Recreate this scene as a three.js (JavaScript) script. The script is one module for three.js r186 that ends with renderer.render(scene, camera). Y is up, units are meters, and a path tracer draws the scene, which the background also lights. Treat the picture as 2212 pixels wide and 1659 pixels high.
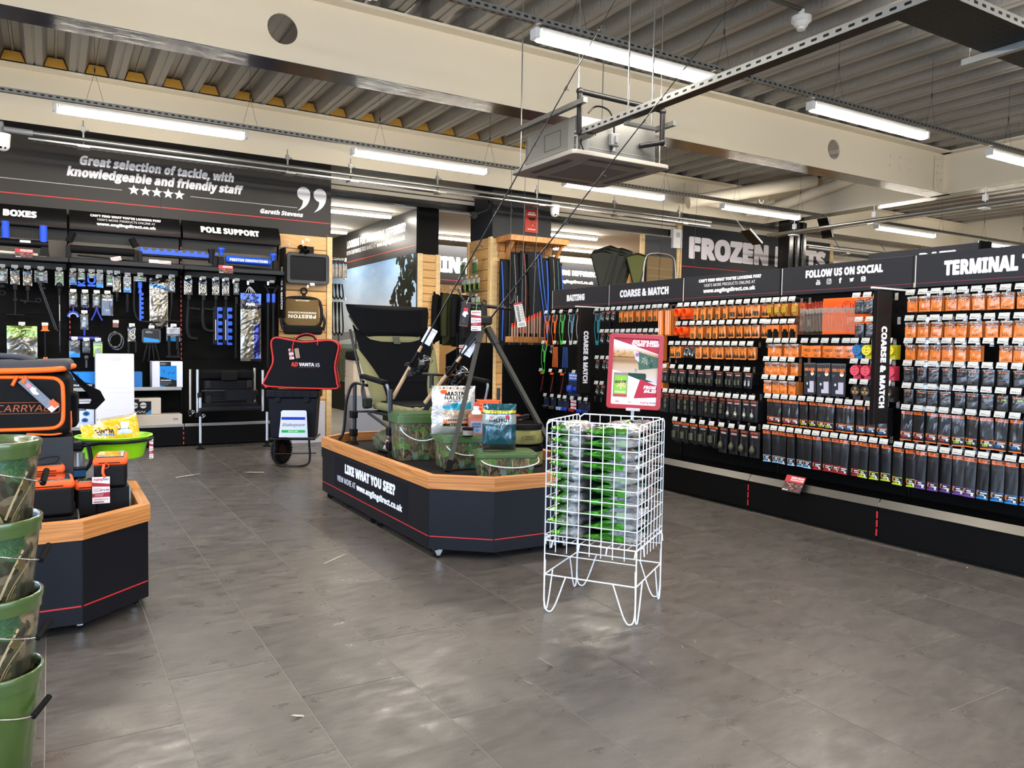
import * as THREE from 'three';
import { mergeGeometries } from 'three/addons/utils/BufferGeometryUtils.js';
import { RoundedBoxGeometry } from 'three/addons/geometries/RoundedBoxGeometry.js';
import { ImprovedNoise } from 'three/addons/math/ImprovedNoise.js';
import { RectAreaLightUniformsLib } from 'three/addons/lights/RectAreaLightUniformsLib.js';

// ---------- camera, sky, exposure ----------
const scene = new THREE.Scene();
const rad = Math.PI / 180;
const camera = new THREE.PerspectiveCamera(52.64, 2212 / 1659, 0.05, 120);
camera.position.set(0, 1.5, 0);
camera.rotation.set(-2.74 * rad, -30.79 * rad, 0.934 * rad, 'YXZ');
scene.add(camera);
const renderer = new THREE.WebGLRenderer({ antialias: true });
renderer.toneMapping = THREE.LinearToneMapping;
renderer.toneMappingExposure = 1.0;
renderer.shadowMap.enabled = true;
scene.background = new THREE.Color(0.55, 0.72, 1.0).multiplyScalar(9);   // daylight outside the shopfront behind the camera
RectAreaLightUniformsLib.init();
const TUBE = new THREE.Color(1.0, 0.915, 0.79), TUBE_I = 100, GLOW = 60;   // warm white battens

// ---------- helpers ----------
let seed = 7;
const rnd = () => { seed = (seed * 1664525 + 1013904223) >>> 0; return seed / 4294967296; };
const rr = (a, b) => a + (b - a) * rnd();
const noise = new ImprovedNoise();
const PI = Math.PI, ORD = ['first', 'second', 'third', 'fourth', 'fifth', 'sixth', 'seventh', 'eighth', 'ninth', 'tenth', 'eleventh', 'twelfth', 'thirteenth', 'fourteenth', 'fifteenth', 'sixteenth'];
const used = new Map();
const numbered = (n) => { const k = used.get(n) ?? 0; used.set(n, k + 1); return k ? n + '_' + String(k).padStart(3, '0') : n; };
const V = (x, y, z) => new THREE.Vector3(x, y, z);
const std = (color, roughness = 0.6, metalness = 0, o = {}) => {
  const c = new THREE.Color(color);
  if (!metalness && !o.map && roughness >= 0.3 && c.r + c.g + c.b < 0.09) return new THREE.MeshPhysicalMaterial({ color, roughness, specularIntensity: 0.3, ...o });   // matt blacks: cloth, rough plastic, powder coat
  return new THREE.MeshStandardMaterial({ color, roughness, metalness, ...o });
};
const phy = (color, roughness, o = {}) => new THREE.MeshPhysicalMaterial({ color, roughness, ...o });
const xf = (g, x = 0, y = 0, z = 0, rx = 0, ry = 0, rz = 0) => {
  if (rx || ry || rz) g.applyMatrix4(new THREE.Matrix4().makeRotationFromEuler(new THREE.Euler(rx, ry, rz)));
  return g.translate(x, y, z);
};
const B = (w, h, d, x, y, z, rx, ry, rz) => xf(new THREE.BoxGeometry(w, h, d), x, y, z, rx, ry, rz);
const BB = (x0, x1, y0, y1, z0, z1) => B(x1 - x0, y1 - y0, z1 - z0, (x0 + x1) / 2, (y0 + y1) / 2, (z0 + z1) / 2);
const RB = (w, h, d, r, x, y, z, rx, ry, rz, s = 3) => xf(new RoundedBoxGeometry(w, h, d, s, r), x, y, z, rx, ry, rz);
const C = (r1, r2, h, x, y, z, rx, ry, rz, seg = 20) => xf(new THREE.CylinderGeometry(r1, r2, h, seg), x, y, z, rx, ry, rz);
const S = (r, x, y, z, sx = 1, sy = 1, sz = 1, a = 16, b = 12) => new THREE.SphereGeometry(r, a, b).scale(sx, sy, sz).translate(x, y, z);
const P = (w, h, x, y, z, rx, ry, rz) => xf(new THREE.PlaneGeometry(w, h), x, y, z, rx, ry, rz);
const TR = (R, r, x, y, z, rx, ry, rz, arc = PI * 2, a = 10, b = 28) => xf(new THREE.TorusGeometry(R, r, a, b, arc), x, y, z, rx, ry, rz);
const L = (pts, seg = 28, x, y, z) => xf(new THREE.LatheGeometry(pts.map((p) => new THREE.Vector2(p[0], p[1])), seg), x, y, z);
const tube = (pts, r, n = 24, closed = false, smooth = true, seg = 8) => {
  const v = pts.map((p) => V(...p));
  if (smooth) return new THREE.TubeGeometry(new THREE.CatmullRomCurve3(v, closed, 'centripetal'), n, r, seg, closed);
  const path = new THREE.CurvePath();
  for (let i = 0; i + 1 < v.length; i++) path.add(new THREE.LineCurve3(v[i], v[i + 1]));
  return new THREE.TubeGeometry(path, n, r, seg, false);
};
const rod = (a, b, r1, r2 = r1, seg = 10) => {           // straight bar between two points
  const A = V(...a), D = V(...b).sub(A), l = D.length();
  const g = new THREE.CylinderGeometry(r2, r1, l, seg);
  g.translate(0, l / 2, 0).applyQuaternion(new THREE.Quaternion().setFromUnitVectors(V(0, 1, 0), D.normalize()));
  return g.translate(A.x, A.y, A.z);
};
const sqbar = (a, b, w, d = w) => {                      // square-section bar between two points
  const A = V(...a), D = V(...b).sub(A), l = D.length();
  const g = new THREE.BoxGeometry(w, l, d); g.translate(0, l / 2, 0).applyQuaternion(new THREE.Quaternion().setFromUnitVectors(V(0, 1, 0), D.normalize()));
  return g.translate(A.x, A.y, A.z);
};
const shape = (pts) => new THREE.Shape(pts.map((p) => new THREE.Vector2(p[0], p[1])));
const EX = (sh, depth, bevel = 0, x, y, z, rx, ry, rz) => xf(new THREE.ExtrudeGeometry(Array.isArray(sh) ? shape(sh) : sh, { depth, bevelEnabled: bevel > 0, bevelSize: bevel, bevelThickness: bevel, bevelSegments: 2, curveSegments: 12 }), x, y, z, rx, ry, rz);
const rrect = (w, h, r, x = 0, y = 0) => { const s = new THREE.Shape(), a = x - w / 2, b = y - h / 2; s.moveTo(a + r, b); s.lineTo(a + w - r, b); s.quadraticCurveTo(a + w, b, a + w, b + r); s.lineTo(a + w, b + h - r); s.quadraticCurveTo(a + w, b + h, a + w - r, b + h); s.lineTo(a + r, b + h); s.quadraticCurveTo(a, b + h, a, b + h - r); s.lineTo(a, b + r); s.quadraticCurveTo(a, b, a + r, b); return s; };
const merge = (gs) => {
  if (!Array.isArray(gs)) return gs;
  if (gs.length === 1) return gs[0];
  return mergeGeometries(gs.map((g) => { g = g.index ? g.toNonIndexed() : g; for (const k of Object.keys(g.attributes)) if (!['position', 'normal', 'uv'].includes(k)) g.deleteAttribute(k); return g; }));
};
const metre = (g, s = 1, spin = false) => {              // uv in metres, by the side each face looks to
  g = g.index ? g.toNonIndexed() : g;
  const p = g.attributes.position, n = g.attributes.normal, uv = new Float32Array(p.count * 2);
  for (let i = 0; i < p.count; i++) {
    const ax = Math.abs(n.getX(i)), ay = Math.abs(n.getY(i)), az = Math.abs(n.getZ(i));
    let u = ax > ay && ax > az ? p.getZ(i) : p.getX(i), v = ay > ax && ay >= az ? p.getZ(i) : p.getY(i);
    if (spin) [u, v] = [v, u];
    uv[2 * i] = u * s; uv[2 * i + 1] = v * s;
  }
  g.setAttribute('uv', new THREE.BufferAttribute(uv, 2));
  return g;
};
const obj = (name, gs, mat, parent) => {
  const m = new THREE.Mesh(merge(gs), mat);
  m.castShadow = m.receiveShadow = true;
  if (parent) { m.name = name; parent.add(m); } else { m.name = numbered(name); scene.add(m); }
  return m;
};
const tag = (o, label, category, group) => { o.userData.label = label; o.userData.category = category; if (group) o.userData.group = group; return o; };
const thing = (name, label, category, pos = [0, 0, 0], ry = 0, group) => { const g = new THREE.Group(); g.name = numbered(name); g.position.set(...pos); g.rotation.y = ry; scene.add(g); return tag(g, label, category, group); };
const dup = (src, base, label, pos, ry, group) => { const o = src.clone(); o.name = numbered(base); o.userData = { ...src.userData }; scene.add(o); o.position.set(...pos); o.rotation.set(0, ry ?? 0, 0); if (label) o.userData.label = label; if (group) o.userData.group = group; return o; };
const struct = (name, gs, mat) => { const o = obj(name, gs, mat); o.userData.kind = 'structure'; return o; };
const sgroup = (name) => { const g = new THREE.Group(); g.name = numbered(name); g.userData.kind = 'structure'; scene.add(g); return g; };
// canvases
const canvas = (w, h, draw, o = {}) => { const c = document.createElement('canvas'); c.width = w; c.height = h; draw(c.getContext('2d'), w, h); const t = new THREE.CanvasTexture(c); t.colorSpace = o.data ? THREE.NoColorSpace : THREE.SRGBColorSpace; if (o.repeat) { t.wrapS = t.wrapT = THREE.RepeatWrapping; t.repeat.set(...o.repeat); } return t; };
const field = (w, h, f, o = {}) => { const d = new Uint8Array(w * h * 4); for (let y = 0; y < h; y++) for (let x = 0; x < w; x++) { const v = f(x / w, y / h), i = (y * w + x) * 4; if (Array.isArray(v)) { d[i] = v[0]; d[i + 1] = v[1]; d[i + 2] = v[2]; } else d[i] = d[i + 1] = d[i + 2] = Math.max(0, Math.min(255, v)); d[i + 3] = 255; } const t = new THREE.DataTexture(d, w, h); t.magFilter = THREE.LinearFilter; t.minFilter = THREE.LinearMipmapLinearFilter; t.generateMipmaps = true; t.wrapS = t.wrapT = THREE.RepeatWrapping; if (o.srgb) t.colorSpace = THREE.SRGBColorSpace; if (o.repeat) t.repeat.set(...o.repeat); t.needsUpdate = true; return t; };
// periodic fractal noise on the unit square
const fbm = (u, v, fu, fv, oct = 4, z = 0) => { let s = 0, a = 0.5, n = 0; for (let k = 0; k < oct; k++) { const R1 = fu, R2 = fv; const x = u * R1, y = v * R2; const nx = (noise.noise(x, y, z) * (1 - u) + noise.noise(x - R1, y, z) * u) * (1 - v) + (noise.noise(x, y - R2, z) * (1 - u) + noise.noise(x - R1, y - R2, z) * u) * v; s += a * nx; n += a; a *= 0.55; fu *= 2; fv *= 2; z += 11.3; } return s / n; };
const text = (c, str, x, y, w, h, col, o = {}) => {     // words fitted to a box: x, y the middle of its left, centre or right
  c.save(); c.font = `${o.it ? 'italic ' : ''}${o.light ? '' : 'bold '}100px ${o.font || 'sans-serif'}`;
  const m = c.measureText(str).width, sy = h / (o.low ? 95 : 72), sx = w ? w / m : sy * (o.sx || 1);
  c.translate(x, y); if (o.rot) c.rotate(o.rot); c.scale(sx, sy); if (o.skew) c.transform(1, 0, o.skew, 1, 0, 0);
  c.textAlign = o.align || 'center'; c.textBaseline = 'alphabetic'; c.fillStyle = c.strokeStyle = col;
  c.lineWidth = o.fat ?? 7; c.lineJoin = 'round'; if (c.lineWidth) c.strokeText(str, 0, 36); c.fillText(str, 0, 36); c.restore();
};
const bar = (c, x, y, w, h, col) => { c.fillStyle = col; c.fillRect(x, y, w, h); };
const poly = (c, pts, col) => { c.fillStyle = col; c.beginPath(); pts.forEach((p, i) => (i ? c.lineTo(...p) : c.moveTo(...p))); c.closePath(); c.fill(); };
const disc = (c, x, y, r, col, s) => { c.beginPath(); c.ellipse(x, y, r, r * (s || 1), 0, 0, 7); c.fillStyle = col; c.fill(); };
const printed = (t, rough = 0.5, o = {}) => new THREE.MeshPhysicalMaterial({ map: t, roughness: rough, specularIntensity: 0.35, ...o });
// ---------- materials ----------
const woodTex = (dark, light, sc) => field(256, 512, (u, v) => {
  const w = fbm(u, v, 3, 1, 3, sc), ring = Math.sin((u * 9 + w * 3.2) * PI * 2) * 0.5 + 0.5, fine = fbm(u, v, 60, 3, 2, sc + 5);
  const t = Math.max(0, Math.min(1, 0.35 + 0.38 * ring + 0.5 * fine + 0.3 * w));
  return [0, 1, 2].map((k) => dark[k] + (light[k] - dark[k]) * t);
}, { srgb: true });
const pineT = woodTex([150, 88, 38], [214, 150, 84], 1), paleT = woodTex([206, 172, 118], [226, 198, 146], 3), oakT = woodTex([196, 148, 88], [216, 170, 108], 8);
const wood = std(0xffffff, 0.5, 0, { map: pineT }), pale = std(0xffffff, 0.55, 0, { map: paleT }), oak = std(0xffffff, 0.45, 0, { map: oakT });
const cream = std(0xe3dac6, 0.55, 0), creamDeep = std(0xd9d0bd, 0.6), blackPaint = std(0x0d0d0d, 0.28), whitePlaster = std(0xd9d4c8, 0.8);
const orangePeel = field(256, 256, (u, v) => 128 + 200 * fbm(u, v, 24, 24, 3, 2), { repeat: [2, 2] });
const blackGloss = std(0x070708, 0.22, 0, { bumpMap: orangePeel, bumpScale: 0.0015 });
const matBlack = phy(0x050506, 0.6, { specularIntensity: 0.25 }), softBlack = phy(0x0b0b0d, 0.85, { specularIntensity: 0.4 }), signGrey = std(0x232326, 0.5), navyBlack = std(0x0c0e16, 0.5);
const galv = std(0x9a9c9a, 0.38, 0.85, { bumpMap: orangePeel, bumpScale: 0.0006 }), steelDark = std(0x4a4a48, 0.45, 0.8), chrome = std(0xd5d5d5, 0.18, 1), whiteMetal = std(0xeceef2, 0.3), whitePlastic = std(0xe9e9e6, 0.4);
const redLine = std(0xc0282c, 0.5), orangeM = std(0xff5a14, 0.45), greenLid = std(0x3f5f2c, 0.38), olive = std(0x62603c, 0.9), blackFab = std(0x08080b, 0.9), rubber = std(0x0e0e0e, 0.8), cardBox = std(0xb9ab97, 0.85), whiteBox = std(0xd6dbea, 0.6);
const clear = phy(0xffffff, 0.08, { transmission: 1, thickness: 0, ior: 1.45 });
const shiny = (c, r = 0.25, o = {}) => phy(c, r, { clearcoat: 1, clearcoatRoughness: 0.06, ...o });

// ---------- floor: vinyl tiles laid in columns ----------
{
  const fl = sgroup('floor');
  obj('floor_base', BB(-4.2, 21.7, -0.2, -0.002, -18.2, 4.2), std(0x8a847c, 0.7), fl);
  const tileTex = (z) => field(256, 512, (u, v) => {
    const a = fbm(u, v, 2, 6, 4, z), b = fbm(u, v, 5, 34, 4, z + 40), c = fbm(u, v, 40, 80, 2, z + 9);
    const t = 0.5 + 0.6 * a + 0.5 * b + 0.12 * c; const k = 56 + 42 * Math.max(0, Math.min(1, t));
    return [k * 1.03, k * 0.985, k * 0.94];
  }, { srgb: true });
  const rough = field(256, 512, (u, v) => 105 + 130 * fbm(u, v, 3, 12, 4, 70) + 30 * fbm(u, v, 30, 60, 2, 3));
  const maps = [tileTex(1), tileTex(21), tileTex(33)];
  const mats = [];
  for (const m of maps) for (const k of [0.88, 1, 1.1]) mats.push(std(new THREE.Color(k, k * (0.985 + 0.02 * (k - 0.9)), k * 0.975), 0.9, 0, { map: m, roughnessMap: rough, bumpMap: rough, bumpScale: 0.0003 }));
  const W = 0.4675, D = 0.936, g = xf(new RoundedBoxGeometry(W - 0.0036, 0.012, D - 0.0036, 1, 0.0012), 0, -0.006, 0);
  const gm = metre(g, 1); { const uv = gm.attributes.uv; for (let i = 0; i < uv.count; i++) uv.setXY(i, uv.getX(i) / W + 0.5, uv.getY(i) / D + 0.5); }
  const off = [0, 0.46, 0.28, 0, 0.46, 0.2];
  for (let cI = -3; cI < 14; cI++) {
    const x = -0.0325 + 0.4735 * 0 + cI * W + 0.235;
    const o = [0.53, 0.98, 0.53, 0.055, 0.09, 0.47][((cI % 6) + 6) % 6];
    for (let r = 0; r < 14; r++) { const zc = -0.35 - o - r * D; if (zc < -12.2) continue; const t = obj('tile', gm, mats[Math.floor(rnd() * mats.length)], fl); t.position.set(x, 0, zc); }
  }
  const rest = [];
  for (let cI = 14; cI < 40; cI++) for (let r = 0; r < 19; r++) rest.push(gm.clone().translate(0.2 + cI * W, 0, -0.35 - (cI % 2) * 0.5 - r * D));
  for (let cI = -3; cI < 14; cI++) for (let r = -4; r < 0; r++) rest.push(gm.clone().translate(0.2 + cI * W, 0, 0.2 - r * D * 1.0 - D));
  const f = obj('tile_field', rest, mats[4], fl); f.userData.kind = 'stuff';
  // scuffs worn into the vinyl
  const scuffM = std(0xb3ab98, 0.6);
  for (const [x, z, l, w, a] of [[2.02, -2.98, 0.2, 0.022, 0.62], [2.16, -3.38, 0.17, 0.012, 0.7], [1.83, -2.86, 0.1, 0.008, 0.55], [2.33, -2.72, 0.05, 0.006, 0.7], [2.45, -2.76, 0.06, 0.007, 0.75], [2.72, -2.84, 0.05, 0.006, 0.9], [2.83, -2.87, 0.05, 0.006, 1], [1.2, -9.2, 0.5, 0.05, -0.1], [2.1, -9.15, 0.42, 0.06, 0.08], [0.3, -2.66, 0.13, 0.03, 0.1], [0.86, -3.05, 0.1, 0.02, 0.3], [1.6, -5.15, 0.35, 0.012, -0.3]])
    obj('scuff_mark', EX([[-l / 2, -w / 4], [-l / 4, -w / 2], [l / 3, -w / 3], [l / 2, 0], [l / 4, w / 2], [-l / 3, w / 3]], 0.0008, 0, x, 0.0009, z, -PI / 2, a), scuffM, fl);
}

// ---------- ceiling: ribbed steel deck in sheets ----------
{
  const ce = sgroup('ceiling');
  const emb = field(256, 128, (u, v) => {               // embossed dashes across the webs
    const k = (u > 0.36 && u < 0.52) || (u > 0.86 && u < 0.99); if (!k) return 110;
    const uu = u < 0.6 ? (u - 0.36) / 0.16 : (u - 0.86) / 0.13, q = ((v + uu * 0.5) % 1 + 1) % 1; return q > 0.36 && q < 0.6 && uu > 0.12 && uu < 0.88 ? 235 : 110;
  });
  emb.wrapS = emb.wrapT = THREE.RepeatWrapping;
  const soot = field(256, 512, (u, v) => { const n = 0.8 + 0.5 * fbm(u, v, 4, 2, 4, 12) + 0.2 * fbm(u, v, 60, 2, 2, 4); const k = 150 * n; return [k, k * 0.985, k * 0.95]; }, { srgb: true });
  const deckM = [1, 0.9, 1.08].map((k) => std(new THREE.Color(0.3 * k, 0.29 * k, 0.275 * k), 0.42, 0.7, { bumpMap: emb, bumpScale: 0.011, roughness: 0.48 }));
  // one period of the profile, seen along z: trough (low) and crest (high), with a rib in the crest
  const Pd = 0.475, prof = [[0, 0], [0.075, 0], [0.08, 0.012], [0.1, 0.012], [0.105, 0], [0.18, 0], [0.235, 0.15], [0.31, 0.15], [0.318, 0.132], [0.34, 0.132], [0.348, 0.15], [0.42, 0.15], [0.475, 0]];
  const cum = [0]; for (let i = 1; i < prof.length; i++) cum.push(cum[i - 1] + Math.hypot(prof[i][0] - prof[i - 1][0], prof[i][1] - prof[i - 1][1]));
  const sheet = (z0, z1) => {
    const pos = [], uv = [];
    for (let p = 0; p < 2; p++) for (let i = 0; i + 1 < prof.length; i++) {
      const [a, ya] = prof[i], [b, yb] = prof[i + 1], x0 = a + p * Pd, x1 = b + p * Pd, u0 = cum[i] / cum.at(-1), u1 = cum[i + 1] / cum.at(-1);
      pos.push(x0, ya, z0, x0, ya, z1, x1, yb, z1, x0, ya, z0, x1, yb, z1, x1, yb, z0);
      const v0 = z0 / 0.07, v1 = z1 / 0.07; uv.push(u0, v0, u0, v1, u1, v1, u0, v0, u1, v1, u1, v0);
    }
    const g = new THREE.BufferGeometry(); g.setAttribute('position', new THREE.Float32BufferAttribute(pos, 3)); g.setAttribute('uv', new THREE.Float32BufferAttribute(uv, 2)); g.computeVertexNormals(); return g;
  };
  const sp = [sheet(-8.06, 4.1), sheet(-12.5, -8.06)];
  for (let i = 0; i < 27; i++) sp.forEach((g, k) => { const m = obj('deck_sheet', g, deckM[(i + k) % 3], ce); m.position.set(-4.06 + i * Pd * 2 + 0.04, 5.05, 0); });
  obj('slab', BB(-4.2, 21.7, 5.22, 5.4, -18.2, 4.2), std(0x777570, 0.9), ce);
  // yellow mineral-wool fillers closing the flutes over the back beam
  const fill = EX([[0.2, 0.02], [0.24, 0.13], [0.41, 0.13], [0.455, 0.02]], 0.03, 0.004);
  for (let i = 0; i < 30; i++) { const m = obj('flute_filler', fill, std(0xb58a38, 0.95), ce); m.position.set(-4.02 + i * Pd, 5.045, -12.03); }
  obj('back_ceiling', BB(3.9, 21.5, 3.95, 4.05, -18.1, -13.0), whitePlaster, ce);
}

// ---------- walls ----------
struct('wall_back', [BB(-4.2, 3.9, 0, 5.2, -12.6, -12.36)], std(0x1b1b1d, 0.6));
struct('wall_back_far', [BB(3.7, 21.7, 0, 5.2, -18.2, -18)], std(0xb9ab8e, 0.8));
struct('wall_left', [BB(-4.2, -4, 0, 0.35, -12.6, 4.2), BB(-4.2, -4, 3.3, 5.2, -12.6, 4.2), BB(-4.2, -4, 0.35, 3.3, -12.6, -9.5), BB(-4.2, -4, 0.35, 3.3, -4, -3.4), BB(-4.2, -4, 0.35, 3.3, 2.6, 4.2)], std(0xb9ac92, 0.8));
struct('wall_right', [BB(21.5, 21.7, 0, 5.2, -18.2, 4.2)], cream);
struct('wall_rod_room', [BB(5.695, 5.83, 0, 3.95, -18, -13.4), BB(3.72, 3.9, 0, 5.2, -18.2, -12.6)], std(0x2a2b2e, 0.6));
{ // shopfront behind the camera: wall with two glazed openings
  const z0 = 3.95, z1 = 4.15;
  struct('wall_front', [BB(-4.2, 21.7, 0, 0.35, z0, z1), BB(-4.2, 21.7, 3.3, 5.2, z0, z1), BB(-4.2, -3, 0.35, 3.3, z0, z1), BB(2.4, 3.4, 0.35, 3.3, z0, z1), BB(9, 21.7, 0.35, 3.3, z0, z1)], std(0xb9ac92, 0.8));
  [[-3, 2.4], [3.4, 9]].forEach(([a, b], i) => {
    const w = sgroup('window_' + (i + 1)); const f = [], n = 3;
    for (let k = 0; k <= n; k++) f.push(B(0.06, 2.95, 0.1, a + (b - a) * k / n, 1.825, 4.05));
    f.push(B(b - a, 0.06, 0.1, (a + b) / 2, 0.38, 4.05), B(b - a, 0.06, 0.1, (a + b) / 2, 3.27, 4.05));
    obj('window_frame', f, matBlack, w);
    for (let k = 0; k < n; k++) obj('pane', B((b - a) / n - 0.06, 2.83, 0.01, a + (b - a) * (k + 0.5) / n, 1.825, 4.05), clear, w);
  });
  [[-9.5, -4], [-3.4, 2.6]].forEach(([a, b], i) => {
    const w = sgroup('window_' + (i + 3)), f = [], n = 3;
    for (let k = 0; k <= n; k++) f.push(B(0.1, 2.95, 0.06, -4.1, 1.825, a + (b - a) * k / n));
    f.push(B(0.1, 0.06, b - a, -4.1, 0.38, (a + b) / 2), B(0.1, 0.06, b - a, -4.1, 3.27, (a + b) / 2));
    obj('window_frame', f, matBlack, w);
    for (let k = 0; k < n; k++) obj('pane', B(0.01, 2.83, (b - a) / n - 0.06, -4.1, 1.825, a + (b - a) * (k + 0.5) / n), clear, w);
  });
  struct('ground_outside', [BB(-14, 30, -0.3, -0.05, 4.2, 24), BB(-20, -4.2, -0.3, -0.05, -20, 4.2)], std(0x8a8a88, 0.9));
}

// ---------- steel beams ----------
const beamX = (name, x0, x1, z, holes, label) => {         // I-section running along x, web in the middle of the flanges
  const g = sgroup(name); g.userData.label = label;
  const y0 = 4.29, y1 = 5.04, w = 0.34;
  const s = shape([[x0, y0], [x1, y0], [x1, y1], [x0, y1]]);
  for (const [hx, hy, hr] of holes) { const h = new THREE.Path(); h.absarc(hx, hy, hr, 0, PI * 2); s.holes.push(h); }
  obj('web', EX(s, 0.024, 0, 0, 0, z - w / 2 - 0.012), cream, g);
  obj('flange', BB(x0, x1, y1 - 0.03, y1, z - w, z), cream, g);
  obj('flange', BB(x0, x1, y0, y0 + 0.028, z - w, z), cream, g);
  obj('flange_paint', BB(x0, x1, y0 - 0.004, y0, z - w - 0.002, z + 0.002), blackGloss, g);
  return g;
};
const b1 = beamX('beam', -4, 13.6, -7.9, [[2.05, 4.66, 0.153], [10.62, 4.68, 0.153], [-2.5, 4.66, 0.153]], 'deep cream steel beam with round holes nearest the camera');
{ const bolts = []; for (const x of [12.05, 12.32, 12.6]) for (const y of [4.62, 4.78]) bolts.push(C(0.022, 0.022, 0.03, x, y, -8.045, PI / 2, 0, 0, 6)); obj('bolt', bolts, cream, b1); }
{ const f = [B(0.22, 0.6, 0.012, 13.42, 4.66, -8.04)]; for (const x of [13.36, 13.48]) for (let k = 0; k < 5; k++) f.push(C(0.02, 0.02, 0.03, x, 4.43 + k * 0.115, -8.025, PI / 2, 0, 0, 6)); obj('end_plate', f, cream, b1); }
beamX('beam', -4, 21.5, -12.0, [], 'cream steel beam above the back wall signs');
{ const g = sgroup('beam'); g.userData.label = 'cream steel cross beam running away over the right hand shelving';
  obj('web', BB(13.66, 13.69, 4.29, 5.04, -12.0, 4), cream, g);
  obj('flange', BB(13.5, 13.85, 4.29, 4.318, -12.0, 4), cream, g); obj('flange', BB(13.5, 13.85, 5.01, 5.04, -12.0, 4), cream, g);
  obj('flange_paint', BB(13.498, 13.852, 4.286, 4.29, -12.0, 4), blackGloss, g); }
{ const g = sgroup('lintel'); g.userData.label = 'boxed cream and black lintel over the back room opening';
  obj('fascia', BB(3.9, 21.5, 4.1, 5.1, -13.0, -12.9), creamDeep, g); obj('shadow_bead', BB(3.9, 21.5, 4.17, 4.19, -12.905, -12.885), steelDark, g);
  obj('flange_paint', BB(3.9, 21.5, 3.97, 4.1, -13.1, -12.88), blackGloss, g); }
const colmn = (x0, x1, z0, z1, y1, label, m = blackGloss) => { const o = struct('column', RB(x1 - x0, y1, z1 - z0, 0.01, (x0 + x1) / 2, y1 / 2, (z0 + z1) / 2), m); o.userData.label = label; return o; };
colmn(13.6, 14.15, -11.65, -11.35, 4.286, 'glossy black steel column in front of the frozen baits sign');
colmn(5.69, 6.1, -13.4, -12.92, 3.97, 'black clad pillar beside the rod room poster', matBlack);
colmn(6.81, 8.07, -13.05, -12.2, 4.29, 'dark clad pillar carrying the camera warning sign', std(0x2c2e31, 0.45));
obj('conduit_pipe', [rod([13.8, 0.2, -11.32], [13.8, 4.28, -11.32], 0.022), rod([14.0, 0.2, -11.32], [14.0, 4.28, -11.32], 0.022)], blackGloss).userData = { label: 'two black conduits running up the black column', category: 'pipe' };
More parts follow.
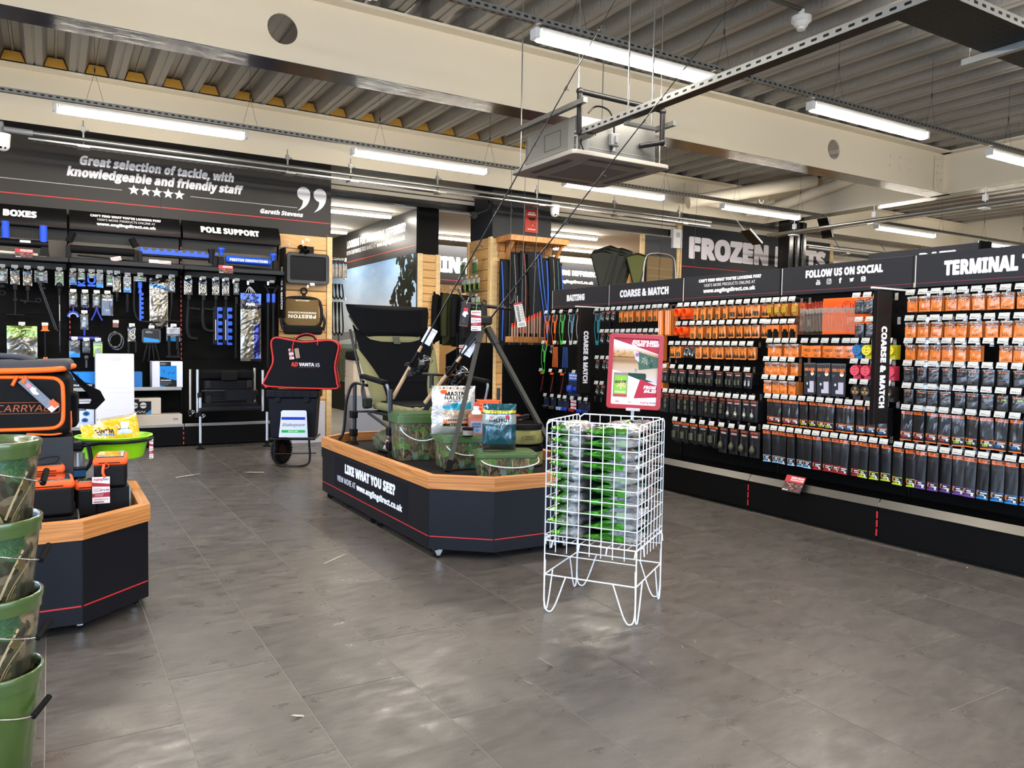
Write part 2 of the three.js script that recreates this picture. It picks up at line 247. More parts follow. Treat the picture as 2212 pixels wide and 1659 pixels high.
// ---------- lamps: batten lights hung on slotted rails ----------
const glowM = std(0xffffff, 0.5, 0, { emissive: TUBE, emissiveIntensity: GLOW });
{
  const slot = canvas(64, 32, (c, w, h) => { bar(c, 0, 0, w, h, '#8f9190'); c.fillStyle = '#26272a'; c.beginPath(); c.roundRect(14, 10, 34, 11, 5); c.fill(); }, { repeat: [1, 1] });
  const slotM = std(0xffffff, 0.4, 0.7, { map: slot });
  const slotted = (len, h = 0.05, w = 0.05) => {        // channel: two walls and a bed, slots along them
    const gs = [B(len, h, 0.003, 0, 0, w / 2), B(len, h, 0.003, 0, 0, -w / 2), B(len, 0.003, w, 0, -h / 2, 0)].map((g) => { g = metre(g, 1); const uv = g.attributes.uv; for (let i = 0; i < uv.count; i++) uv.setXY(i, uv.getX(i) / 0.075, uv.getY(i) / h + 0.5); return g; });
    return merge(gs);
  };
  const wires = (x, y0, y1) => [rod([x, y0, 0], [x, y1, 0], 0.0022, 0.0022, 5), rod([x - 0.09, y0 - 0.34, 0], [x, y0, 0], 0.002, 0.002, 5), rod([x + 0.09, y0 - 0.34, 0], [x, y0, 0], 0.002, 0.002, 5), C(0.008, 0.008, 0.05, x, y0 + 0.02, 0)];
  const rail = (x0, x1, y, z, label) => {
    const t = thing('light_rail', label, 'rail', [(x0 + x1) / 2, y, z]);
    obj('channel', xf(slotted(x1 - x0), 0, 0.06, 0), slotM, t);
    for (let x = x0 + 0.9; x < x1; x += 1.74) obj('hanger_wire', wires(x - (x0 + x1) / 2, 0.42, 5.05 - y), steelDark, t);
  };
  rail(-3.9, 13.35, 4.17, -10.33, 'long slotted light rail hung along the back wall in front of the signs');
  rail(-3.9, 13.35, 4.17, -5.62, 'slotted light rail in front of the deep beam with round holes');
  rail(14.5, 21.3, 4.17, -10.15, 'slotted light rail beyond the right hand cross beam');
  rail(-3.9, 13.35, 4.17, -0.9, 'light rail above the camera'); rail(-3.9, 13.35, 4.17, 2.6, 'light rail beside the shopfront');
  const proto = {}; let first = null;
  const end = RB(0.05, 0.09, 0.1, 0.012, 0, 0, 0), house = RB(2.0, 0.07, 0.085, 0.012, 0, 0.02, 0), dif = RB(2.04, 0.055, 0.1, 0.02, 0, -0.025, 0, 0, 0, 0, 4);
  const rowName = { '-10.33': 'along the back wall signs', '-5.62': 'in front of the deep beam', '-10.15': 'beyond the cross beam', '-0.9': 'above the camera', '2.6': 'beside the shopfront' };
  const batten = (x, y, z, k) => {
    const label = `${ORD[k]} white batten light from the left on the rail ${rowName[z]}`;
    let t;
    if (!first) {
      t = first = thing('batten_light', label, 'light', [x, y, z], 0, 'batten lights hung on the rails');
      obj('housing', house, whitePlastic, t); obj('diffuser', dif, glowM, t);
      obj('end_cap', end.clone().translate(1.04, 0, 0), whitePlastic, t); obj('end_cap', end.clone().translate(-1.04, 0, 0), whitePlastic, t);
    } else t = dup(first, 'batten_light', label, [x, y, z]);
    const l = new THREE.RectAreaLight(TUBE, TUBE_I, 2.0, 0.1); l.position.set(x, y - 0.058, z); l.rotation.x = -PI / 2; scene.add(l);
  };
  const Y = 4.12;
  for (let k = 0; k < 5; k++) batten(-2.37 + k * 3.49, Y, -10.33, k);
  for (let k = 0; k < 5; k++) batten(-2.4 + 3.48 * k, Y, -5.62, k);
  [15.85, 19.6].forEach((x, k) => batten(x, Y, -10.15, k));
  for (let k = 0; k < 4; k++) batten(-2.4 + 3.48 * k, Y, -0.9, k);
  for (let k = 0; k < 3; k++) batten(1 + 3.48 * k, Y, 2.6, k);
  // surface strips in the back rooms
  const strip = (x, z, len, label) => {
    const t = thing('strip_light', label, 'light', [x, 3.86, z]);
    obj('housing', RB(len, 0.05, 0.08, 0.01, 0, 0.05, 0), whitePlastic, t); obj('diffuser', RB(len - 0.04, 0.045, 0.075, 0.018, 0, 0.005, 0), glowM, t);
    const l = new THREE.RectAreaLight(TUBE, TUBE_I, len, 0.08); l.position.set(x, 3.83, z); l.rotation.x = -PI / 2; scene.add(l);
  };
  strip(4.75, -13.7, 1.5, 'strip light in the rod room under the black lintel'); strip(4.75, -16.2, 1.5, 'second strip light further into the rod room'); strip(7.95, -15.6, 1.6, 'strip light over the clothing sign at the back');
  strip(11.3, -15.6, 2.2, 'strip light behind the rod bags over the back room sign'); strip(9.6, -13.75, 1.4, 'thin strip light right of the camera sign pillar');
  strip(19.2, -14.4, 2, 'strip light right of the frozen baits sign');
}
// ---------- printed signs on the walls ----------
const DARK = '#2a2a2c', W0 = '#f1eef0';
const signFace = (parent, w, h, x, y, z, px, draw, ry = 0, rough = 0.5, name = 'print') => { const m = obj(name, P(w, h, 0, 0, 0), printed(canvas(px, Math.round(px * h / w), draw), rough), parent); m.position.set(x, y, z); m.rotation.y = ry; return m; };
const URL3 = (c, w, h, y0 = 0.2, s = 1) => { text(c, "CAN'T FIND WHAT YOU'RE LOOKING FOR?", w / 2, h * y0, w * 0.64 * s, h * 0.115 * s, W0, { fat: 9 }); text(c, "1000'S MORE PRODUCTS ONLINE AT", w / 2, h * (y0 + 0.2), w * 0.53 * s, h * 0.115 * s, W0, { light: 1, fat: 0 }); text(c, 'www.anglingdirect.co.uk', w / 2, h * (y0 + 0.43), w * 0.53 * s, h * 0.135 * s, W0, { fat: 8 }); };
{ // quotation board over the back wall
  const x0 = -2.6, x1 = 3.91, y0 = 3.2, y1 = 4.5, w = x1 - x0, h = y1 - y0, k = 2048 / w;
  const X = (x) => (x - x0) * k, Y = (y) => (y1 - y) * k;
  const t = thing('quote_sign', 'long dark grey board printed with a customer quote, five stars and quotation marks', 'sign', [0, 0, -12.35]);
  obj('board', BB(x0, x1, y0, y1, -0.01, 0.012), std(0x3a3836, 0.55), t);
  signFace(t, w, h, (x0 + x1) / 2, (y0 + y1) / 2, 0.0135, 2048, (c, a, b) => {
    bar(c, 0, 0, a, b, '#3a3836');
    text(c, 'Great selection of tackle, with', X(1.4), Y(3.97), 2.04 * k, 0.115 * k, W0, { skew: -0.2, fat: 8 });
    text(c, 'knowledgeable and friendly staff', X(1.38), Y(3.8), 2.3 * k, 0.115 * k, W0, { skew: -0.2, fat: 8 });
    for (let i = 0; i < 5; i++) { const p = []; for (let j = 0; j < 10; j++) { const r = (j % 2 ? 0.034 : 0.078) * k, q = j * PI / 5 - PI / 2; p.push([X(1.05 + i * 0.15) + r * Math.cos(q), Y(3.635) + r * Math.sin(q)]); } poly(c, p, W0); }
    bar(c, 0, Y(3.622), X(0.9), 2.5, '#cfcacc'); bar(c, X(1.8), Y(3.632), X(3.37) - X(1.8), 2.5, '#cfcacc');
    for (const q of [3.47, 3.73]) { disc(c, X(q), Y(3.86), 0.105 * k, W0); c.beginPath(); c.moveTo(X(q + 0.105), Y(3.86)); c.quadraticCurveTo(X(q + 0.105), Y(3.66), X(q - 0.1), Y(3.58)); c.quadraticCurveTo(X(q + 0.01), Y(3.68), X(q - 0.02), Y(3.78)); c.fill(); }
    text(c, 'Gareth Stevens', X(3.13), Y(3.525), 0.66 * k, 0.062 * k, W0, { skew: -0.2, fat: 8 });
    bar(c, 0, Y(3.436), a, 4, '#d2433f');
    c.fillStyle = '#222'; for (const q of [1.4]) c.fillRect(X(q), 0, 1.5, b);
  });
  const s = []; for (const [x, y] of [[-0.7, 3.25], [1.3, 3.28], [3.84, 3.24], [3.84, 4.2]]) s.push(C(0.012, 0.012, 0.01, x, y, 0.016, PI / 2)); obj('screw', s, steelDark, t);
}
const header = (x0, x1, label, draw) => {               // curved canopy header over a bay of the back wall
  const t = thing('canopy_header', label, 'sign', [(x0 + x1) / 2, 2.985, -12.29]);
  const w = x1 - x0 - 0.02, pts = [], N = 14; for (let i = 0; i <= N; i++) { const a = i / N; pts.push([0.05 + 0.17 * Math.sin(a * PI * 0.5 + 0.12) , 0.275 - 0.275 * a]); }
  const prof = [[0.03, 0.275], ...pts, [0.03, 0]];
  const g = new THREE.PlaneGeometry(w, 1, 1, N); const p = g.attributes.position; for (let i = 0; i <= N; i++) for (let j = 0; j < 2; j++) { p.setY(i * 2 + j, pts[i][1]); p.setZ(i * 2 + j, pts[i][0] + 0.001); } g.computeVertexNormals();
  obj('shell', EX(prof.map(([a, b]) => [-a, b]), w, 0, -w / 2, 0, 0, 0, PI / 2, 0), matBlack, t);
  const cv = canvas(1024, 256, (c, a, b) => { bar(c, 0, 0, a, b, '#0f0f10'); draw(c, a, b); bar(c, 0, b * 0.9, a, 2, '#7a2326'); });
  obj('print', g, printed(cv, 0.42), t);
};
header(-1.17, 0.225, 'curved black canopy header lettered BOXES over the left bay', (c, w, h) => text(c, 'BOXES', w * 0.612, h * 0.44, w * 0.275, h * 0.3, W0, { fat: 10 }));
header(0.235, 1.64, 'curved black canopy header asking whether you found your product', (c, w, h) => URL3(c, w, h, 0.2));
header(1.65, 3.055, 'curved black canopy header lettered POLE SUPPORT over the right bay', (c, w, h) => text(c, 'POLE SUPPORT', w * 0.475, h * 0.44, w * 0.6, h * 0.3, W0, { fat: 10 }));

// ---------- back wall shelving: pegboards, posts, shelves, plinths ----------
const peg = canvas(64, 64, (c, w, h) => { bar(c, 0, 0, w, h, '#57534b'); disc(c, 32, 32, 11, '#050505'); }); peg.wrapS = peg.wrapT = THREE.RepeatWrapping;
const pegM = std(0xffffff, 0.7, 0, { map: peg, name: 'peg' }), pegLow = phy(0x262626, 0.8, { map: peg, specularIntensity: 0.3 });
const redSlots = (y0, y1, x, z, ry = 0) => { const g = []; for (let y = y0; y < y1; y += 0.07) g.push(B(0.014, 0.035, 0.004, 0, y, 0)); return xf(merge(g), x, 0, z, 0, ry, 0); };
const alu = std(0x9b9790, 0.3, 0.75, { bumpMap: orangePeel, bumpScale: 0.0003 });
[[-1.17, 0.23], [0.23, 1.645], [1.645, 3.055]].forEach(([a, b], i) => {
  const nm = ['left bay under BOXES', 'middle bay under the website header', 'right bay under POLE SUPPORT'][i];
  const t = thing('pegboard_bay', `black perforated shelving bay, the ${nm}`, 'shelving', [0, 0, 0], 0);
  const pk = (y0, y1) => { const g = metre(BB(a + 0.012, b - 0.012, y0, y1, -12.35, -12.3), 1 / 0.026); return g; };
  obj('peg_panel', pk(2.45, 3.0), pegM, t); obj('peg_panel', pk(1.83, 2.445), pegLow, t); obj('peg_panel', pk(1.25, 1.825), pegLow, t); obj('peg_panel', pk(0.3, 1.245), pegLow, t);
  obj('upright', BB(a, a + 0.024, 0.0, 3.19, -12.3, -12.27), matBlack, t); obj('upright_slots', redSlots(1.25, 2.9, a + 0.012, -12.266), redLine, t);
  obj('plinth_front', BB(a, b, 0.02, 0.29, -11.93, -11.9), matBlack, t); obj('base_shelf', BB(a, b, 0.29, 0.31, -12.3, -11.92), matBlack, t);
  obj('shelf_lip', RB(b - a - 0.01, 0.045, 0.012, 0.004, (a + b) / 2, 0.305, -11.9), alu, t);
  obj('upright_slots', redSlots(0.05, 0.28, b - 0.012, -11.896), redLine, t);
  if (i < 2) { obj('shelf', BB(a + 0.01, b - 0.03, 0.815, 0.84, -12.3, -11.93), matBlack, t); obj('shelf_lip', RB(b - a - 0.04, 0.05, 0.012, 0.004, (a + b) / 2 - 0.01, 0.83, -11.92), alu, t); }
  obj('top_shelf', BB(a, b, 2.53, 2.55, -12.3, -11.9), matBlack, t); obj('shelf_lip', RB(b - a - 0.008, 0.06, 0.02, 0.008, (a + b) / 2, 2.55, -11.895), std(0x2b2b2d, 0.35), t);
  const br = (x) => EX([[0, 0], [0.38, 0.0], [0.38, -0.03], [0, -0.16]], 0.006, 0, x, 2.53, -12.3, 0, -PI / 2, 0); obj('bracket', [br(a + 0.03), br(b - 0.02)], matBlack, t);
});

// ---------- slat panelling ----------
const slats = (name, label, x0, x1, y0, y1, z, pitch, trims, ry = 0, cx = 0, cz = 0) => {   // boards lying along local x, facing +z
  const g = sgroup(name); g.userData.label = label; g.position.set(cx, 0, cz); g.rotation.y = ry;
  const geo = metre(RB(x1 - x0, pitch - 0.008, 0.02, 0.004, 0, 0, 0, 0, 0, 0, 1), 1, true);
  for (let y = y1 - pitch / 2; y > y0; y -= pitch) { const m = obj('slat', geo, oak, g); m.position.set((x0 + x1) / 2, y, z); }
  obj('backing', BB(x0, x1, y0, y1, z - 0.03, z - 0.008), std(0x3a2a18, 0.8), g);
  for (const [a, b] of trims) obj('edge_trim', metre(RB(b - a, y1 - y0 + 0.01, 0.05, 0.004, (a + b) / 2, (y0 + y1) / 2, z + 0.005), 1, true), pale, g);
};
slats('slat_panelling', 'oak slat panelling right of the back wall bays', 3.07, 3.82, 0, 3.2, -12.28, 0.217, [[3.825, 3.91]]);
slats('slat_panelling', 'oak slat panelling on the narrow pillar beside the rod room', 5.76, 6.03, 0, 3.14, -12.89, 0.142, [[5.68, 5.765], [6.025, 6.11]]);
slats('slat_panelling', 'oak slat panelling on the side of the camera sign pillar', -0.02, 0.78, 0, 3.45, 0.02, 0.19, [[0.76, 0.85], [-0.06, 0]], -PI / 2, 6.81, -13.02);
slats('slat_panelling', 'oak slat panelling behind the hanging rod bags', 6.9, 8.0, 0, 3.42, -12.18, 0.2, [[6.79, 6.9], [8, 8.08]]);
{ const g = sgroup('room_sign_wall'); g.userData.label = 'pale timber partition behind the back room signs';
  obj('partition', [BB(6.3, 8.6, 0, 3.75, -15.98, -15.9), BB(8.6, 13, 0, 3.75, -15.98, -15.9), BB(11.8, 16.97, 0, 4.2, -12.93, -12.87)], oak, g); }
// rod-room wall: heading and lake poster
{ const t = thing('wall_graphic', 'dark heading board above the lake poster in the rod room', 'sign', [5.685, 0, 0]);
  const w = 4.9, x0 = -17.85, y0 = 3.16, y1 = 3.94, h = y1 - y0, k = 1400 / w, X = (z) => (z - x0) * k, Y = (y) => (y1 - y) * k;
  obj('board', BB(-0.012, 0, y0, y1, x0, x0 + w), std(0x2a2b2e, 0.5), t);
  const m = signFace(t, w, h, -0.0135, (y0 + y1) / 2, x0 + w / 2, 1400, (c, a, b) => {
    bar(c, 0, 0, a, b, '#2d2e31'); text(c, 'LOOKING FOR SOMETHING DIFFERENT?', X(-15.1), Y(3.685), 3.3 * k, 0.15 * k, W0, { fat: 9 });
    text(c, 'VIEW OUR WHOLE ROD RANGE AT', X(-15.87), Y(3.5), 1.8 * k, 0.085 * k, W0, { light: 1, fat: 0 }); text(c, 'www.anglingdirect.co.uk', X(-14.2), Y(3.495), 1.42 * k, 0.1 * k, W0, { low: 1, fat: 8 });
    bar(c, 0, Y(3.31), a, 4, '#c43a3c'); }, -PI / 2, 0.35);
  const q = thing('poster', 'large lake photograph with blue sky, tree branch and rods on posts', 'poster', [5.685, 0, 0]);
  const W = 4.9, H = 2.5, Yp = 3.155;
  obj('board', BB(-0.008, 0, Yp - H, Yp, x0, x0 + W), std(0x55606c, 0.5), q);
  signFace(q, W, H, -0.0095, Yp - H / 2, x0 + W / 2, 1024, (c, a, b) => {
    const s = c.createLinearGradient(0, 0, 0, b * 0.7); s.addColorStop(0, '#7ba6d8'); s.addColorStop(0.35, '#a9c6e6'); s.addColorStop(0.7, '#d7e3f0'); s.addColorStop(1, '#c9d2da'); bar(c, 0, 0, a, b, s);
    for (let i = 0; i < 260; i++) { const x = rnd() * a * 0.85, y = rnd() * b * 0.42; c.globalAlpha = 0.03; disc(c, x, y, rr(20, 90), '#ffffff', 0.4); } c.globalAlpha = 1;
    bar(c, 0, b * 0.66, a, b * 0.05, '#7f9a94'); bar(c, 0, b * 0.7, a, b * 0.3, '#4e5f50');
    for (let i = 0; i < 900; i++) disc(c, rnd() * a, b * (0.7 + 0.3 * rnd()), rr(2, 9), ['#3c4a33', '#5f6f4c', '#2a3327', '#7d8a6b'][i % 4], 0.5);
    for (const [x, y] of [[0.1, 0.55], [0.34, 0.5], [0.62, 0.46], [0.86, 0.42]]) bar(c, a * x, b * y, a * 0.022, b * 0.4, '#15181a');
    c.strokeStyle = '#2c2e30'; c.lineWidth = 3; for (let i = 0; i < 6; i++) { c.beginPath(); c.moveTo(0, b * (0.58 + i * 0.012)); c.lineTo(a * 0.62, b * (0.52 + i * 0.01)); c.stroke(); }
    c.strokeStyle = '#c9ad86'; c.lineWidth = 9; for (let i = 0; i < 3; i++) { c.beginPath(); c.moveTo(a * (0.48 + i * 0.02), b * (0.53 + i * 0.015)); c.lineTo(a * 0.75, b * (0.47 + i * 0.008)); c.stroke(); }
    for (let i = 0; i < 420; i++) { const y = rnd() * 0.62, x = 0.8 + 0.2 * rnd() + 0.05 * Math.sin(y * 14); if (x < 0.98 || rnd() < 0.5) { c.save(); c.translate(a * Math.min(0.995, x), b * y); c.rotate(rnd() * 6); disc(c, 0, 0, rr(8, 20), ['#10150f', '#1b241a', '#0b0f0c'][i % 3], 0.55); c.restore(); } }
  }, -PI / 2, 0.3);
}
const boardSign = (name, label, x0, x1, y0, y1, z, px, draw) => { const t = thing(name, label, 'sign', [(x0 + x1) / 2, 0, z]); obj('board', BB((x0 - x1) / 2, (x1 - x0) / 2, y0, y1, -0.02, 0.012), std(0x2b2b2e, 0.5), t); signFace(t, x1 - x0, y1 - y0, 0, (y0 + y1) / 2, 0.0135, px, draw); return t; };
{ const t = boardSign('frozen_sign', 'very large dark board lettered FROZEN BAITS behind the black column', 11.9, 16.87, 3.02, 4.22, -12.84, 1400, (c, w, h) => { bar(c, 0, 0, w, h, '#303135'); const k = w / 4.97; text(c, 'FROZEN BAITS', 2.51 * k, (4.22 - 3.756) * k, 4.62 * k, 0.42 * k, '#efe8ec', { fat: 11 }); bar(c, 0, (4.22 - 3.34) * k, w, 4, '#c43a3c'); });
  obj('edge_trim', metre(B(0.13, 1.2, 0.06, -2.55, 3.62, 0.0), 1, true), pale, t); obj('edge_trim', metre(B(0.13, 1.2, 0.06, 2.55, 3.62, 0), 1, true), pale, t); }
boardSign('clothing_sign', 'dark board lettered CLOTHING on the back room wall', 6.35, 8.6, 2.9, 3.75, -15.86, 800, (c, w, h) => { bar(c, 0, 0, w, h, '#303135'); text(c, 'CLOTHING', w * 0.42, h * 0.5, w * 0.92, h * 0.37, '#efe8ec', { fat: 11 }); bar(c, 0, h * 0.9, w, 4, '#c43a3c'); });
boardSign('range_sign', 'dark back room board asking about something different, right of the rod bags', 9.0, 12.3, 2.75, 3.6, -15.86, 1024, (c, w, h) => { bar(c, 0, 0, w, h, '#303135'); text(c, 'LOOKING FOR SOMETHING DIFFERENT?', w * 0.47, h * 0.3, w * 0.86, h * 0.14, W0, { fat: 8 }); text(c, 'VIEW OUR RANGE AT', w * 0.26, h * 0.54, w * 0.34, h * 0.1, W0, { light: 1, fat: 0 }); text(c, 'www.anglingdirect.co.uk', w * 0.64, h * 0.55, w * 0.4, h * 0.11, W0, { low: 1 }); bar(c, 0, h * 0.82, w, 4, '#c43a3c'); });
{ const t = thing('camera_notice', 'small red camera-in-operation notice on the dark pillar', 'sign', [7.62, 3.81, -12.185]); obj('plate', RB(0.285, 0.42, 0.008, 0.003, 0, 0, 0), std(0xb4402f, 0.5), t);
  signFace(t, 0.28, 0.415, 0, 0, 0.0055, 256, (c, w, h) => { bar(c, 0, 0, w, h, '#b4402f'); text(c, 'CCTV IN', w / 2, h * 0.14, w * 0.5, h * 0.05, W0); text(c, 'OPERATION', w / 2, h * 0.22, w * 0.62, h * 0.05, W0); poly(c, [[w * 0.2, h * 0.36], [w * 0.8, h * 0.36], [w * 0.78, h * 0.46], [w * 0.36, h * 0.48]], '#2a2422'); bar(c, w * 0.5, h * 0.47, 8, h * 0.2, '#2a2422'); bar(c, w * 0.5, h * 0.66, w * 0.3, 8, '#2a2422'); disc(c, w * 0.6, h * 0.68, 9, '#fff'); text(c, 'Thieves will be prosecuted', w / 2, h * 0.86, w * 0.6, h * 0.04, W0); }); }
// ---------- right-hand shelving run: facing -x ----------
const XF = -PI / 2, XP = 6.0;                            // peg plane; local +z looks out of the wall, local +x runs towards the camera
const bays = [[-8.96, -7.7, 'BAITING', 'baiting bay'], [-7.7, -6.385, 'COARSE & MATCH', 'coarse bay'], [-6.385, -5.055, 'URL', 'website bay'], [-5.055, -3.735, 'FOLLOW US ON SOCIAL', 'social media bay'], [-3.735, -2.42, 'TERMINAL TACKLE', 'terminal tackle bay'], [-2.42, -1.1, '', 'end bay']];
bays.forEach(([z0, z1, word, nm], i) => {
  const w = z1 - z0, t = thing('gondola_bay', `black perforated shelving with low steel-edged base shelf, the ${nm}`, 'shelving', [XP, 0, (z0 + z1) / 2], XF);
  obj('peg_panel', metre(BB(-w / 2 + 0.012, w / 2 - 0.012, 0.3, 2.03, -0.04, 0), 1 / 0.026), phy(0x141414, 0.8, { map: peg, specularIntensity: 0.3 }), t);
  obj('upright', BB(-w / 2, -w / 2 + 0.024, 0, 2.02, -0.05, 0.012), matBlack, t);
  obj('upright_slots', redSlots(0.4, 1.95, -w / 2 + 0.012, 0.014), std(0x1a1a1a, 0.5), t);
  obj('base_shelf', BB(-w / 2, w / 2, 0.318, 0.334, 0, 0.365), phy(0x060607, 0.13), t);
  obj('shelf_lip', RB(w - 0.008, 0.07, 0.006, 0.002, 0, 0.313, 0.378, -0.5, 0, 0), std(0x5f5d59, 0.32, 0.8), t);
  obj('plinth_front', BB(-w / 2 + 0.004, w / 2 - 0.004, 0.03, 0.285, 0.372, 0.385), matBlack, t);
  obj('kick_strip', BB(-w / 2, w / 2, 0, 0.03, 0.35, 0.362), rubber, t);
  obj('post_marks', merge([0.08, 0.15, 0.22].map((y) => B(0.013, 0.055, 0.003, w / 2 - 0.008, y, 0.387))), redLine, t);
  if (!word) return;
  const s = thing('header_sign', `black header board ${word === 'URL' ? 'with the shop website, third from the far end' : 'lettered ' + word.toLowerCase() + (i === 3 ? ' with five icons' : '')}`, 'sign', [XP - 0.03, 2.155, (z0 + z1) / 2], XF);
  obj('board', RB(w - 0.03, 0.26, 0.018, 0.003, 0, 0, 0), std(0x242427, 0.45), s);
  signFace(s, w - 0.034, 0.256, 0, 0, 0.0102, 1024, (c, a, b) => {
    bar(c, 0, 0, a, b, '#26262a'); bar(c, 0, b * 0.87, a, 2.5, '#a33a44');
    if (word === 'URL') URL3(c, a, b, 0.2, 1.02);
    else if (i === 3) {
      text(c, word, a * 0.5, b * 0.3, a * 0.6, b * 0.24, W0, { fat: 9 });
      const y = b * 0.61, r = b * 0.085, X = (k) => a * (0.31 + k * 0.088);
      c.fillStyle = W0; c.beginPath(); c.roundRect(X(0) - r * 1.1, y - r * 0.1, r * 2.2, r * 1.2, 6); c.fill(); text(c, 'You', X(0), y - r * 0.65, r * 1.5, r * 0.85, W0, { fat: 2 }); text(c, 'Tube', X(0), y + r * 0.5, r * 1.7, r * 0.6, '#26262a', { fat: 1 });
      c.strokeStyle = W0; c.lineWidth = 4; c.beginPath(); c.roundRect(X(1) - r, y - r, 2 * r, 2 * r, 7); c.stroke(); c.beginPath(); c.arc(X(1), y, r * 0.5, 0, 7); c.stroke(); disc(c, X(1) + r * 0.58, y - r * 0.58, 3, W0);
      text(c, 'f', X(2), y, r * 1.1, r * 1.9, W0, { fat: 7 });
      const bx = X(3); c.fillStyle = W0; c.beginPath(); c.ellipse(bx, y + r * 0.05, r * 0.8, r * 0.55, 0.5, 0, 7); c.fill(); disc(c, bx + r * 0.5, y - r * 0.4, r * 0.42, W0); poly(c, [[bx - r, y - r * 0.8], [bx + r * 0.3, y - r * 0.1], [bx - r * 0.6, y + r * 0.5]], W0); poly(c, [[bx - r, y + r * 0.75], [bx + r * 0.2, y + r * 0.1], [bx + r * 0.1, y + r * 0.7]], W0); poly(c, [[bx + r * 0.7, y - r * 0.6], [bx + r * 1.25, y - r * 0.55], [bx + r * 0.7, y - r * 0.15]], W0);
      c.fillStyle = W0; c.beginPath(); c.roundRect(X(4) - r, y - r, 2 * r, 2 * r, 9); c.fill(); bar(c, X(4) - r * 0.45, y - r * 0.5, r * 0.7, 5, '#26262a'); bar(c, X(4) - r * 0.45, y + r * 0.3, r, 5, '#26262a');
    } else text(c, word, a * [0.44, 0.5, 0, 0, 0.545][i], b * 0.47, a * [0.335, 0.68, 0, 0, 0.735][i], b * [0.29, 0.3, 0, 0, 0.4][i], W0, { fat: 10 });
  }, 0, 0.45);
  obj('end_strip', B(0.006, 0.25, 0.02, -w / 2 + 0.012, 0, 0.001), whitePlastic, s);
});
{ // the end of the run, and the gondola behind it
  const t = thing('gondola_end', 'plain black end panel closing the far end of the right hand shelving', 'panel', [5.6, 0, -8.98]);
  obj('panel', RB(0.84, 1.53, 0.03, 0.004, 0.02, 0.765, 0), matBlack, t); obj('panel_post', BB(0.36, 0.42, 0, 2.28, -0.02, 0.02), matBlack, t);
  const g = thing('rear_gondola_sign', 'black header board lettered BAIT just showing over the terminal tackle sign', 'sign', [8, 2.44, -4.9], XF);
  obj('board', RB(1.32, 0.36, 0.02, 0.003, 0, 0, 0), std(0x2b2b2e, 0.5), g); signFace(g, 1.31, 0.355, 0, 0, 0.0115, 512, (c, w, h) => { bar(c, 0, 0, w, h, '#333337'); text(c, 'BAIT', w * 0.6, h * 0.36, w * 0.3, h * 0.4, W0, { fat: 10 }); }); obj('upright', B(0.05, 2.44, 0.05, 0.66, -1.22, -0.03), matBlack, g);
  obj('end_fin', B(0.02, 0.34, 0.2, 0.665, 0, 0.09), matBlack, g);
}
// blade signs standing out from the shelving
const bladeT = canvas(128, 1024, (c, w, h) => { bar(c, 0, 0, w, h, '#141210'); bar(c, w * 0.03, 0, 3, h, '#5a2320'); text(c, 'COARSE & MATCH', w * 0.55, h * 0.575, h * 0.62, w * 0.34, W0, { rot: PI / 2, fat: 9 }); });
const blade = (label, pos, ry, w, h) => { const t = thing('blade_sign', label, 'sign', pos, ry); obj('board', RB(w, h, 0.03, 0.004, 0, 0, 0), matBlack, t); const m = obj('print', P(w - 0.006, h - 0.006, 0, 0, 0.0162), printed(bladeT, 0.5), t); obj('clip_bar', rod([-w / 2 - 0.05, h / 2 + 0.015, 0], [w / 2 + 0.25, h / 2 + 0.015, 0], 0.008), whitePlastic, t); return t; };
blade('near vertical blade sign lettered COARSE & MATCH beside the terminal tackle bay', [5.515, 1.465, -3.7], 0, 0.19, 1.03);
blade('far vertical blade sign lettered COARSE & MATCH beside the baiting bay', [5.55, 1.465, -7.62], 0, 0.19, 1.03);
blade('vertical blade sign lettered COARSE & MATCH standing out beside the oak slat panelling', [3.08, 2.42, -12.1], -PI / 2, 0.3, 1.06);

// ---------- product print atlas: 16 x 10 cells of 128 x 200 ----------
const atlasC = document.createElement('canvas'); atlasC.width = 2048; atlasC.height = 2000;
const ac = atlasC.getContext('2d'); let cells = 0; const slots = {};
const cell = (name, draw) => { const i = cells++, x = (i % 16) * 128, y = Math.floor(i / 16) * 200; ac.save(); ac.beginPath(); ac.rect(x, y, 128, 200); ac.clip(); ac.translate(x, y); draw(ac, 128, 200); ac.restore(); slots[name] = [x + 1, y + 1, 126, 198]; };
const lines = (c, x, y, w, n, dy, col, h = 3) => { for (let i = 0; i < n; i++) bar(c, x, y + i * dy, w * rr(0.5, 1), h, col); };
const logo = (c, x, y, w, col = '#ff7a2a') => { disc(c, x + w * 0.14, y, w * 0.12, col); disc(c, x + w * 0.14, y, w * 0.055, '#1a1414'); text(c, 'GURU', x + w * 0.66, y, w * 0.62, w * 0.15, col, { fat: 3 }); };
for (let k = 0; k < 5; k++) cell('hook' + k, (c, w, h) => { bar(c, 0, 0, w, h, '#f0812f'); bar(c, 0, 0, w, h * 0.14, k % 2 ? '#c9bfb8' : '#8f8680'); bar(c, 0, h * 0.12, w, h * 0.17, '#3a2219'); logo(c, 12, h * 0.2, 100); bar(c, w * 0.38, h * 0.3, w * 0.5, h * 0.09, '#4a2a1a'); text(c, ['LWG', 'MWG', 'QM1', 'XS1', 'F1'][k], w * 0.62, h * 0.345, w * 0.36, h * 0.05, '#f0d8c0', { fat: 3 }); c.strokeStyle = '#2a160c'; c.lineWidth = 4; for (let i = 0; i < 3; i++) { c.beginPath(); c.arc(40 + i * 22, h * 0.84, 9, 0, 3.6); c.lineTo(31 + i * 22, h * 0.72); c.stroke(); } if (k === 1 || k === 4) bar(c, w * 0.3, h * 0.5, w * 0.42, h * 0.24, '#ff8a3c'); });
